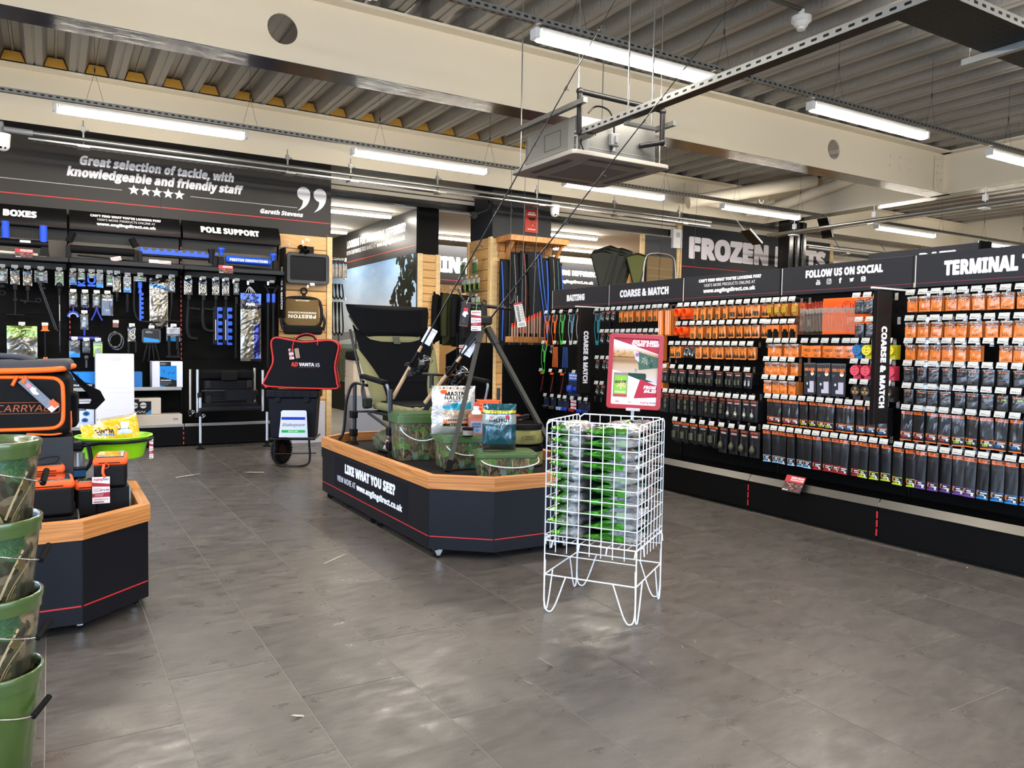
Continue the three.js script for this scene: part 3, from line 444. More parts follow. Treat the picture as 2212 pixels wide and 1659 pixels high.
for (let k = 0; k < 4; k++) cell('rig' + k, (c, w, h) => { bar(c, 0, 0, w, h, '#1b1d20'); bar(c, 0, 0, w, h * 0.06, '#8e959c'); logo(c, 14, h * 0.15, 92); lines(c, 46, h * 0.27, 60, 3, 11, '#9a9da0'); bar(c, 16, h * 0.27, 18, 30, '#5a5d62'); bar(c, 8, h * 0.52, w - 16, 2, '#777'); lines(c, 14, h * 0.58, 90, 5, 14, '#8c949c', 4); });
cell('rigYellow', (c, w, h) => { bar(c, 0, 0, w, h, '#1b1d1c'); logo(c, 14, h * 0.14, 92); bar(c, 56, h * 0.26, 56, 14, '#c3cf3a'); lines(c, 46, h * 0.36, 60, 2, 11, '#9a9da0'); bar(c, 16, h * 0.27, 18, 30, '#777'); lines(c, 14, h * 0.6, 90, 4, 16, '#6c747c', 4); });
for (const [n, col, band, num] of [['t6red', '#ff7a24', '#c12a34', '15'], ['t6yel', '#ff7a24', '#b6d12c', '12'], ['t6blu', '#ff7a24', '#1f7fc9', '13'], ['t7blu', '#1f86d2', '#1f86d2', '11'], ['t7red', '#b3222b', '#b3222b', '15'], ['t7yel', '#c3d82f', '#c3d82f', '13'], ['t7pur', '#6b3f9c', '#6b3f9c', '15'], ['t7whi', '#b9d2e6', '#3c93cf', '9']])
  cell(n, (c, w, h) => { bar(c, 0, 0, w, h, '#17181b'); bar(c, 0, 0, w, h * 0.1, '#ef6a1e'); bar(c, 18, 2, w - 20, h * 0.07, '#40201a'); logo(c, 14, h * 0.05, 92); c.fillStyle = '#3d4146'; for (let i = 0; i < 8; i++) c.fillRect(14 + i * 13, h * 0.19, 4, 10); const y = n[1] === '6' ? h * 0.7 : h * 0.78; bar(c, 0, y, w, 3, col); bar(c, 0, h - 8, w, 8, col); text(c, n[1] === '6' ? '4"' : '6"', 18, y + h * 0.07, 26, 22, '#ff8a3a', { fat: 4 }); lines(c, 44, y + 8, 74, 2, 10, '#e8e8e8', 6); text(c, num + 'lb', 46, y + h * 0.15, 58, 18, band, { fat: 4 }); bar(c, 86, y + h * 0.12, 26, 12, '#d9d9d9'); });
for (let k = 0; k < 4; k++) cell('feedO' + k, (c, w, h) => { bar(c, 0, 0, w, h, '#f58a35'); bar(c, 0, 0, w, 12, '#5b4a42'); bar(c, 10, 16, w * 0.6, 14, '#5b2c12'); lines(c, 12, 40, 90, k + 1, 12, '#5b2c12', 4); if (k === 3) { c.strokeStyle = '#4a2410'; c.lineWidth = 9; c.beginPath(); c.arc(64, 130, 34, 0, 7); c.stroke(); } });
for (let k = 0; k < 3; k++) cell('feedK' + k, (c, w, h) => { bar(c, 0, 0, w, h, '#17181d'); bar(c, 0, 0, w, h * 0.12, k === 1 ? '#d9611d' : '#4c2b23'); logo(c, 18, h * 0.06, 88, k === 1 ? '#2a1510' : '#e86a3a'); if (k === 2) bar(c, 26, h * 0.16, 76, 16, '#b8473a'); text(c, ['CAGE', 'FEEDER', 'BOMB'][k], 64, h * 0.2, 80, 13, k ? '#cfcfcf' : '#c0503a', { fat: 3 }); });
cell('stealth', (c, w, h) => { bar(c, 0, 0, w, h, '#171a24'); bar(c, 0, 0, w, h * 0.24, '#3e3c3a'); text(c, 'STEALTH', 64, h * 0.09, 108, 18, '#16110e', { fat: 6 }); text(c, 'RIG CASE', 64, h * 0.185, 108, 17, '#f07f35', { fat: 5 }); disc(c, 94, h * 0.31, 18, '#f4ede8', 0.85); c.beginPath(); c.arc(94, h * 0.31, 17, PI, 0); c.fillStyle = '#f08040'; c.fill(); bar(c, 66, h * 0.56, 46, h * 0.36, '#c9c4d2'); bar(c, 44, h * 0.8, 24, h * 0.12, '#c9c4d2'); for (let i = 0; i < 6; i++) bar(c, 68, h * (0.6 + i * 0.055), 42, 1.5, '#8f8a99'); disc(c, 40, h * 0.64, 9, '#d8dbe0'); lines(c, 12, h * 0.34, 30, 2, 9, '#888'); });
for (const [n, col] of [['dBlue', '#1f78b8'], ['dYel', '#efe02a'], ['dPink', '#ea4a5e'], ['dBrown', '#2b2420']]) cell(n, (c, w, h) => { bar(c, 0, 0, w, h, col); const k = n === 'dBrown' ? '#b98a4a' : '#33322a'; disc(c, 64, 100, 9, k, 1.5); if (n === 'dBrown') for (const q of [0, 2.1, 4.2]) disc(c, 64 + 30 * Math.sin(q), 100 - 46 * Math.cos(q), 17, '#b98a4a', 1.4); else { text(c, 'N1', 64, 44, 26, 22, k, { fat: 2 }); text(c, '17', 26, 100, 22, 20, k, { fat: 2 }); text(c, '8', 102, 100, 14, 20, k, { fat: 2 }); } text(c, 'LINE', 64, 152, 54, 20, k, { fat: 2 }); });
cell('yellowPack', (c, w, h) => { bar(c, 0, 0, w, h, '#d98a1c'); bar(c, 0, h * 0.55, w, h * 0.45, '#c7a51e'); bar(c, 0, 0, w, 16, '#3a2a18'); lines(c, 16, 40, 90, 4, 18, '#5c4010', 6); });
cell('orangeCard', (c, w, h) => { bar(c, 0, 0, w, h, '#f57f28'); bar(c, 56, h * 0.32, 72, h * 0.2, '#47261a'); disc(c, 46, h * 0.42, 18, '#47261a', 1.2); disc(c, 46, h * 0.42, 10, '#f57f28', 1.2); text(c, 'GURU', 94, h * 0.42, 56, 20, '#f08a4a', { fat: 3 }); lines(c, 10, h * 0.6, 104, 3, 16, '#8c3a0c', 4); bar(c, 50, h * 0.84, 40, 16, '#5b2c12'); });
cell('ticket', (c, w, h) => { bar(c, 0, 0, w, h, '#b9b9b3'); bar(c, 8, 8, w - 16, h - 16, '#c6c6c0'); lines(c, 18, h * 0.6, 60, 2, 24, '#55585a', 12); text(c, '£3.99', 98, h * 0.78, 40, 26, '#222', { fat: 2 }); });
cell('tagRed', (c, w, h) => { bar(c, 0, 0, w, h, '#efe7e6'); text(c, 'Angling', 42, 20, 60, 16, '#b5283a', { fat: 3 }); text(c, 'Direct', 96, 20, 46, 16, '#333', { fat: 3 }); poly(c, [[0, 40], [128, 56], [128, 76], [0, 70]], '#a92236'); text(c, '£13.99', 90, 100, 60, 14, '#333', { fat: 2 }); lines(c, 10, 88, 60, 3, 9, '#777'); poly(c, [[0, 124], [128, 116], [128, 152], [0, 152]], '#a92236'); lines(c, 20, 130, 80, 2, 10, '#e7c8cc'); text(c, 'www.anglingdirect.co.uk', 64, 168, 100, 10, '#333', { fat: 1, low: 1 }); lines(c, 12, 184, 100, 1, 10, '#9a3a4a', 8); });
cell('blackTag', (c, w, h) => { bar(c, 0, 0, w, h, '#151316'); bar(c, 0, 0, w, 18, '#3a1216'); bar(c, 36, 34, 60, 26, '#c22a30'); poly(c, [[40, 66], [90, 62], [110, 84], [84, 92], [80, 116], [52, 112], [24, 96]], '#d8dae6'); lines(c, 34, 130, 60, 3, 12, '#55555c', 4); bar(c, 10, 188, 108, 5, '#a02028'); });
cell('greyTag', (c, w, h) => { bar(c, 0, 0, w, h, '#bcb8ac'); bar(c, 0, 0, w, 16, '#a3242c'); text(c, 'DEFENDER', 48, 92, 130, 34, '#1d1c1a', { rot: PI / 2, fat: 4 }); for (let i = 0; i < 6; i++) bar(c, 84, 26 + i * 21, 32, 4, '#6c6860'); bar(c, 0, 158, w, 42, '#e4e2d8'); for (let i = 0; i < 22; i++) bar(c, 16 + i * 4.4, 164, i % 3 ? 1.5 : 3, 30, '#222'); });
cell('leaflet', (c, w, h) => { bar(c, 0, 0, w, h * 0.42, '#b5222c'); text(c, 'ORDER ONLINE', w * 0.62, h * 0.13, w * 0.66, 20, '#f4e8e8', { fat: 3 }); text(c, 'PICK UP IN STORE', w * 0.62, h * 0.27, w * 0.66, 16, '#f4e8e8', { fat: 2 }); bar(c, 0, h * 0.4, w, h * 0.6, '#2a2224'); for (let i = 0; i < 60; i++) disc(c, rnd() * w, h * rr(0.45, 0.9), rr(2, 9), ['#8a3a30', '#55484a', '#b06a4a', '#3a3438'][i % 4]); text(c, 'Direct', 24, h * 0.9, 36, 14, '#fff', { fat: 2 }); });
cell('tagWhite', (c, w, h) => { bar(c, 0, 0, w, h, '#dfe6f7'); text(c, 'Angling', 40, 26, 54, 14, '#c04a5c', { fat: 2 }); text(c, 'Direct', 94, 26, 44, 14, '#555', { fat: 2 }); lines(c, 14, 48, 90, 3, 14, '#cf8a97', 5); lines(c, 30, 150, 50, 1, 12, '#888', 6); });
// back wall packs
cell('clearBlue', (c, w, h) => { bar(c, 0, 0, w, h, '#3a3f47'); bar(c, 0, 0, w, h * 0.45, '#9aa1a8'); bar(c, 0, h * 0.72, w, h * 0.28, '#2b7fc4'); lines(c, 24, h * 0.15, 80, 4, 14, '#30343a', 5); });
cell('clearDark', (c, w, h) => { bar(c, 0, 0, w, h, '#2a2a2c'); bar(c, 44, h * 0.2, 40, 38, '#b9c46a'); bar(c, 44, h * 0.27, 40, 20, '#8fc0d8'); lines(c, 22, h * 0.5, 84, 6, 12, '#c9c9c9', 5); });
cell('greenCard', (c, w, h) => { bar(c, 0, 0, w, h, '#4d6a45'); bar(c, 0, 0, w, 30, '#7d8578'); lines(c, 20, 50, 90, 4, 20, '#2d3f2a', 8); });
cell('limeCard', (c, w, h) => { bar(c, 0, 0, w, h, '#9ac43a'); bar(c, 0, 0, w, 26, '#2e3326'); text(c, 'KORUM', 64, 50, 90, 22, '#2c3a16', { fat: 2 }); bar(c, 40, 90, 18, 100, '#9aa4a8'); bar(c, 70, 90, 18, 100, '#9aa4a8'); });
cell('blackBlue', (c, w, h) => { bar(c, 0, 0, w, h, '#14161c'); lines(c, 16, 20, 80, 3, 13, '#a9adb4', 5); poly(c, [[0, h * 0.6], [w, h * 0.78], [w, h], [0, h]], '#1f86d2'); });
cell('blackGreen', (c, w, h) => { bar(c, 0, 0, w, h, '#17181a'); bar(c, 30, 70, 76, 40, '#38b24a'); lines(c, 16, 20, 90, 3, 13, '#a9adb4', 5); bar(c, 20, 140, 90, 34, '#c3c3c8'); });
cell('gripCard', (c, w, h) => { bar(c, 0, 0, w, h, '#121318'); text(c, 'POLE GRIP', 64, 50, 108, 16, '#e8e8ea', { fat: 4 }); c.strokeStyle = '#3a44a8'; c.lineWidth = 5; c.beginPath(); c.moveTo(24, 72); c.bezierCurveTo(20, 130, 40, 170, 64, 178); c.bezierCurveTo(90, 170, 108, 130, 104, 72); c.stroke(); c.strokeStyle = '#c9c9e0'; c.beginPath(); c.arc(64, 138, 16, 0, 3.1); c.stroke(); bar(c, 46, 18, 34, 16, '#8fae8a'); });
cell('silver', (c, w, h) => { bar(c, 0, 0, w, h, '#a29c90'); poly(c, [[0, 0], [w, 0], [w, 16], [0, 30]], '#1a1b22'); poly(c, [[0, 24], [w, 34], [w, 48], [0, 34]], '#2c74b8'); });
cell('netBag', (c, w, h) => { bar(c, 0, 0, w, h, '#8e887a'); bar(c, 0, 0, w, h * 0.24, '#15182a'); poly(c, [[0, 0], [w, 0], [w, h * 0.17], [0, h * 0.08]], '#2447a4'); text(c, '4 1', 64, h * 0.06, 60, 18, '#101a3c', { fat: 3 }); text(c, 'Preston', 60, h * 0.16, 56, 9, '#e8e8e8', { fat: 2 }); bar(c, 82, h * 0.44, 38, h * 0.54, '#2c2f86'); });
cell('barrowBag', (c, w, h) => { bar(c, 0, 0, w, h, '#8f8d84'); bar(c, 0, 0, w, h * 0.36, '#7f9a4e'); text(c, 'TROLLEY BARROW', 74, h * 0.2, 88, 12, '#55702c', { fat: 3 }); });
cell('greenPack', (c, w, h) => { bar(c, 0, 0, w, h, '#5f8a3c'); bar(c, 0, 0, w, h * 0.36, '#aab4ac'); bar(c, 0, h * 0.8, w, h * 0.2, '#2f4a22'); lines(c, 20, h * 0.44, 84, 4, 14, '#27391b', 6); });
cell('blister', (c, w, h) => { bar(c, 0, 0, w, h, '#20263c'); bar(c, 0, 0, w, h * 0.3, '#16181e'); lines(c, 14, 14, 70, 3, 12, '#a9adb4', 4); });
cell('cupSet', (c, w, h) => { bar(c, 0, 0, w, h, '#141c3a'); bar(c, 0, 0, w, h * 0.34, '#2450b4'); text(c, 'GROUNDBAIT', 64, h * 0.12, 112, 16, '#e8f0ff', { fat: 3 }); text(c, 'POLE CUP KIT', 64, h * 0.24, 106, 14, '#e8f0ff', { fat: 3 }); });
const atlas = new THREE.CanvasTexture(atlasC); atlas.colorSpace = THREE.SRGBColorSpace;
const paper = new THREE.MeshStandardMaterial({ map: atlas, roughness: 0.6 }), wrap = new THREE.MeshPhysicalMaterial({ map: atlas, roughness: 0.35, clearcoat: 1, clearcoatRoughness: 0.05 });
const foilWrap = new THREE.MeshPhysicalMaterial({ map: atlas, roughness: 0.22, metalness: 0.75, clearcoat: 1, clearcoatRoughness: 0.08 });
const uvCell = (g, s) => { const [x, y, w, h] = slots[s], uv = g.attributes.uv; for (let i = 0; i < uv.count; i++) uv.setXY(i, (x + uv.getX(i) * w) / 2048, 1 - (y + (1 - uv.getY(i)) * h) / 2000); return g; };
const flat = (w, h, s, x, y, z, rx, ry, rz) => uvCell(P(w, h, x, y, z, rx, ry, rz), s);
const crumple = (w, h, s, amp, z, k = amp > 0.015 ? 18 : 5, l = amp > 0.015 ? Math.round(18 * Math.min(2.6, h / w)) : 7) => { // a wrapper that is not quite flat, with a back and turned edges
  const g = new THREE.PlaneGeometry(w, h, k, l), p = g.attributes.position, o = rnd() * 50;
  for (let i = 0; i < p.count; i++) { const x = p.getX(i) / w, y = p.getY(i) / h, e = Math.min(1, 5 * (0.5 - Math.abs(x))) * Math.min(1, 5 * (0.5 - Math.abs(y))); p.setZ(i, z + e * amp * (0.7 + 1.3 * noise.noise(x * 3.3 + o, y * 3.7, o) + (amp > 0.015 ? 0.7 * noise.noise(x * 9 + o, y * 9 * h / w, o) : 0))); }
  g.computeVertexNormals(); return uvCell(g, s);
};
const card = (w, h, s, amp = 0.006) => merge([crumple(w, h, s, amp, 0.002).translate(0, -h / 2, 0), uvCell(B(w, h, 0.003, 0, -h / 2, 0), s)]);
// peg hook: two wire arms and a tilted price ticket, origin on the board under the ticket's height
let hook0 = null;
const hookAt = (pos, ry, label, group, len = 0.25) => {
  if (!hook0) {
    const t = hook0 = thing('peg_hook', label, 'hook', pos, ry, group);
    obj('arm', [rod([0, -0.035, 0], [0, -0.03, 0.22], 0.0025, 0.0025, 6), rod([0, 0.012, 0], [0, 0.012, 0.245], 0.0025, 0.0025, 6), B(0.03, 0.06, 0.004, 0, -0.01, 0.003), rod([0, -0.03, 0.22], [0, -0.012, 0.227], 0.0025, 0.0025, 6)], chrome, t);
    obj('price_ticket', merge([uvCell(RB(0.074, 0.044, 0.003, 0.001, 0, 0, 0, 0, 0, 0, 1), 'ticket')]).rotateX(-0.28).translate(0, 0, 0.248), paper, t);
    return t;
  }
  const o = dup(hook0, 'peg_hook', label, pos, ry, group); return o;
};
// ---------- goods on the right-hand shelving ----------
const feederM = std(0x4c4c38, 0.4, 0.35), steelM = std(0x9a9a92, 0.25, 0.9), darkFeed = std(0x2a2a26, 0.4, 0.2);
const cage = (x, y, z, r = 0.013, h = 0.04) => [C(r, r, h, x, y, z, 0, 0, 0, 10), TR(r, 0.0018, x, y + h * 0.35, z, PI / 2, 0, 0, PI * 2, 4, 10), TR(r, 0.0018, x, y - h * 0.35, z, PI / 2, 0, 0, PI * 2, 4, 10), rod([x, y + h / 2, z], [x, y + h / 2 + 0.02, z], 0.002, 0.002, 5)];
const bulb = (x, y, z, s = 1) => [L([[0.0005, -0.045 * s], [0.014 * s, -0.042 * s], [0.026 * s, -0.022 * s], [0.024 * s, 0], [0.012 * s, 0.022 * s], [0.008 * s, 0.03 * s], [0.0005, 0.032 * s]], 12, x, y, z), rod([x, y + 0.03 * s, z], [x, y + 0.075 * s, z], 0.003, 0.003, 5)];
const ring = (x, y, z) => [TR(0.017, 0.003, x, y, z, 0, 0, 0, PI * 2, 5, 14)];
const KIND = {                                            // builders of one hanging pack, hung from its top at the origin, facing +z
  hook: (t, k) => obj('card', card(0.082, 0.118, 'hook' + (k % 5), 0.009), wrap, t),
  rig: (t, k) => obj('card', card(0.082, 0.118, 'rig' + (k % 4), 0.009), wrap, t),
  rigY: (t) => obj('card', card(0.082, 0.118, 'rigYellow', 0.008), wrap, t),
  feedO: (t, k) => { obj('card', card(0.08, 0.125, 'feedO' + (k % 4), 0.003), wrap, t); obj('feeder', k % 4 === 3 ? ring(0, -0.09, 0.012) : k % 2 ? [...cage(-0.016, -0.085, 0.014), ...cage(0.018, -0.085, 0.014)] : [...bulb(-0.018, -0.088, 0.014, 0.5), ...bulb(0.018, -0.088, 0.014, 0.5)], k % 2 ? feederM : darkFeed, t); },
  feedOs: (t, k) => { obj('card', card(0.07, 0.13, 'feedO' + (k % 3), 0.003), wrap, t); obj('feeder', cage(0, -0.1, 0.012, 0.014, 0.045), feederM, t); },
  bare: (t, k) => { obj('card', card(0.07, 0.12, 'feedK' + (k % 3), 0.004), wrap, t); obj('feeder', [...bulb(-0.012, -0.08, 0.014, 0.55), ...bulb(0.02, -0.09, 0.016, 0.5)], steelM, t); },
  pair: (t, k) => { obj('card', card(0.098, 0.15, 'feedK2', 0.004), wrap, t); obj('feeder', cage(-0.022, -0.1, 0.016, 0.015, 0.05), k % 5 === 4 ? steelM : feederM, t); obj('feeder', cage(0.022, -0.1, 0.016, 0.015, 0.05), k % 5 === 4 ? steelM : feederM, t); },
  stack: (t, k) => { obj('card', card(0.085, 0.205, 'feedK0', 0.003), wrap, t); obj('feeder', k % 4 === 2 ? [...ring(0, -0.08, 0.014), ...ring(0, -0.125, 0.014), ...ring(0, -0.165, 0.014)] : [...cage(0, -0.075, 0.016, 0.017, 0.04), ...cage(0, -0.13, 0.016, 0.017, 0.045)], k % 4 === 2 ? darkFeed : feederM, t); },
  bomb: (t) => { obj('card', card(0.09, 0.205, 'feedK2', 0.003), wrap, t); obj('feeder', bulb(-0.004, -0.14, 0.024, 0.85), steelM, t); },
  bombL: (t) => { obj('card', card(0.115, 0.25, 'feedK2', 0.003), wrap, t); obj('feeder', bulb(-0.008, -0.165, 0.03, 1.1), feederM, t); obj('tube', rod([0.042, -0.24, 0.01], [0.042, -0.1, 0.01], 0.006), clear, t); },
  cageL: (t) => { obj('card', card(0.115, 0.2, 'feedK1', 0.003), wrap, t); obj('feeder', [...cage(-0.016, -0.13, 0.022, 0.026, 0.07), rod([0.036, -0.17, 0.012], [0.036, -0.07, 0.012], 0.006, 0.006, 6)], feederM, t); },
  t6red: (t) => obj('card', card(0.088, 0.228, 't6red', 0.006), wrap, t), t6yel: (t) => obj('card', card(0.088, 0.228, 't6yel', 0.006), wrap, t), t6blu: (t) => obj('card', card(0.088, 0.228, 't6blu', 0.006), wrap, t),
  t7blu: (t) => obj('card', card(0.084, 0.29, 't7blu', 0.006), wrap, t), t7red: (t) => obj('card', card(0.084, 0.29, 't7red', 0.006), wrap, t), t7yel: (t) => obj('card', card(0.084, 0.29, 't7yel', 0.006), wrap, t), t7pur: (t) => obj('card', card(0.084, 0.29, 't7pur', 0.006), wrap, t), t7whi: (t) => obj('card', card(0.084, 0.29, 't7whi', 0.006), wrap, t),
  yellow: (t) => { obj('card', card(0.058, 0.1, 'yellowPack', 0.003), wrap, t); obj('tray', RB(0.05, 0.06, 0.02, 0.005, 0, -0.06, 0.012), std(0xb88a1c, 0.3), t); },
  openO: (t) => { obj('card', EX([[-0.034, 0], [0.034, 0], [0.034, -0.06], [0.022, -0.06], [0.022, -0.035], [-0.022, -0.035], [-0.022, -0.06], [-0.034, -0.06]], 0.006), std(0xf0781f, 0.4), t); obj('tray', [RB(0.044, 0.075, 0.02, 0.004, 0, -0.08, 0)], matBlack, t); },
  oCard: (t) => { obj('hang_tab', B(0.1, 0.03, 0.003, 0, 0.0, 0), matBlack, t); obj('card', card(0.104, 0.1, 'orangeCard', 0.003).translate(0, -0.012, 0), wrap, t); },
  stealth: (t) => { obj('card', card(0.132, 0.275, 'stealth', 0.002), paper, t); obj('header_strip', B(0.134, 0.012, 0.008, 0, 0, 0), std(0x55555a, 0.4), t); },
  cone: (t) => { obj('cup', [L([[0.03, 0], [0.04, 0.005], [0.034, 0.07], [0.03, 0.07], [0.03, 0.01]], 20).rotateX(PI / 2).rotateZ(0).scale(1, 1.25, 1).translate(0, -0.05, 0.0)], orangeM, t); obj('tab', B(0.012, 0.03, 0.003, 0, 0.0, 0), matBlack, t); },
  longO: (t) => { obj('card', card(0.075, 0.29, 'feedO0', 0.004), wrap, t); obj('tube', [rod([-0.015, -0.28, 0.014], [-0.015, -0.02, 0.014], 0.012), rod([0.016, -0.28, 0.014], [0.016, -0.02, 0.014], 0.012)], phy(0xff8a3a, 0.2, { clearcoat: 1 }), t); },
  disc: (t, k) => { const s = ['dBlue', 'dYel', 'dPink', 'dBrown'][k]; const g = new THREE.CircleGeometry(0.042, 28); uvCell(g, s); obj('print', g.translate(0, -0.045, 0.0075), paper, t); obj('spool', C(0.043, 0.043, 0.014, 0, -0.045, 0, PI / 2, 0, 0, 28), std([0x1f78b8, 0xd6c820, 0xd23a52, 0x2b2420][k], 0.35), t); obj('hang_tab', TR(0.012, 0.002, 0, 0.004, 0), clear, t); },
};
const DESC = { hook: 'orange hook packet', rig: 'dark rig packet', rigY: 'dark packet with yellow mark', feedO: 'orange card of weights', feedOs: 'narrow orange feeder card', bare: 'black card of silver weights', pair: 'black card with two olive feeders', stack: 'black card with stacked feeders', bomb: 'black card with steel bulb feeder', bombL: 'large black card with olive bulb feeder', cageL: 'large card with olive cage feeder', t6red: 'tall packet with red number', t6yel: 'tall packet with lime number', t6blu: 'tall packet with blue number', t7blu: 'tall packet edged blue', t7red: 'tall packet edged red', t7yel: 'tall packet edged lime', t7pur: 'tall packet edged purple', t7whi: 'tall packet edged pale blue', yellow: 'small yellow tackle packet', openO: 'orange-topped black tray packet', oCard: 'square orange card', stealth: 'black orange-headed rig case', cone: 'round orange cup', longO: 'long orange tube pack', disc: 'round line spool' };
const protos = {}, backs = [];
const ROWS = ['top row', 'second row', 'third row', 'fourth row', 'fifth row', 'sixth row', 'seventh row'];
const hang = (kind, k, pos, ry, label, group) => {
  const key = kind + k, src = protos[key];
  if (src) return dup(src, src.userData.base, label, pos, ry, group);
  const base = { hook: 'hook_packet', rig: 'rig_packet', rigY: 'rig_packet', cone: 'bait_cup', disc: 'line_spool', stealth: 'rig_case', longO: 'tube_pack' }[kind] || (/feed|pair|stack|bomb|cage|bare/.test(kind) ? 'feeder_pack' : 'tackle_packet');
  const t = thing(base, label, 'packet', pos, ry, group); KIND[kind](t, k); t.userData.base = base; return protos[key] = t;
};
const row = (bay, r, y, zs, kinds, o = {}) => zs.forEach((z, i) => {
  const spec = typeof kinds === 'function' ? kinds(i) : kinds; const place = `${ORD[i]} from left, ${ROWS[r]}, ${bay}`;
  if (!o.noHook) { const h = hookAt([XP, y, z], XF, `peg hook with white ticket, ${place}`, 'peg hooks with price tickets');  }
  if (!spec) return;
  const [kind, k] = spec, dx = 0.045 + 0.1 * (o.deep ?? rnd() * 0.5);
  const p = hang(kind, k, [XP - 0.235 + (o.out ?? rr(0, 0.03)), y - 0.034, z], XF, `${DESC[kind]}, ${place}`, `${DESC[kind]}s on the pegs`);
  p.rotation.set(0, XF + (kind === 'disc' || kind === 'cone' ? 0 : rr(-0.12, 0.12)), rr(-0.05, 0.05));
  const n = o.behind ?? Math.floor(rr(1, 9)), col = /rig|feedK|bare|pair|stack|bomb|cage|t6|t7|stealth/.test(kind) ? 0x1b1c1f : kind === 'disc' ? [0x1f78b8, 0xd6c820, 0xd23a52, 0x2b2420][k] : kind === 'cone' ? 0xe0561a : 0xd07a38;
  const hh = /t7|longO/.test(kind) ? 0.29 : /t6/.test(kind) ? 0.228 : /stack|bomb$/.test(kind) ? 0.2 : /bombL|cageL/.test(kind) ? 0.22 : kind === 'stealth' ? 0.27 : 0.116;
  for (let j = 1; j <= n; j++) backs.push([XP - 0.222 + 0.013 * j + 0.015, y - 0.036 - hh / 2, z + rr(-0.004, 0.004), hh, kind === 'disc' ? 0.07 : kind === 'yellow' || kind === 'openO' ? 0.055 : /feedOs|bare/.test(kind) ? 0.066 : 0.078, col, kind === 'disc' ? 0.08 : hh]);
});
const seq = (z0, n, d) => Array.from({ length: n }, (_, i) => z0 + i * d);
{ // terminal tackle bay
  const b = 'terminal tackle bay', z = seq(-3.63, 10, 0.1);
  row(b, 0, 1.975, z, (i) => ['hook', (i * 2 + 1) % 5]); row(b, 1, 1.775, z, (i) => ['hook', (i * 3) % 5], { behind: 2 }); row(b, 2, 1.6, z, (i) => i === 6 ? null : ['hook', (i + 2) % 5], { behind: 2 });
  row(b, 3, 1.425, z, (i) => ['rig', i % 4], { behind: 2 }); row(b, 4, 1.25, z, (i) => i > 6 ? ['rigY', 0] : ['rig', (i * 3 + 1) % 4], { behind: 2 });
  row(b, 5, 1.08, z, (i) => [i < 4 ? 't6red' : i < 7 ? 't6yel' : 't6blu', 0]); row(b, 6, 0.78, seq(-3.68, 11, 0.093), (i) => [i < 2 ? 't7yel' : i < 7 ? 't7pur' : 't7blu', 0]);
}
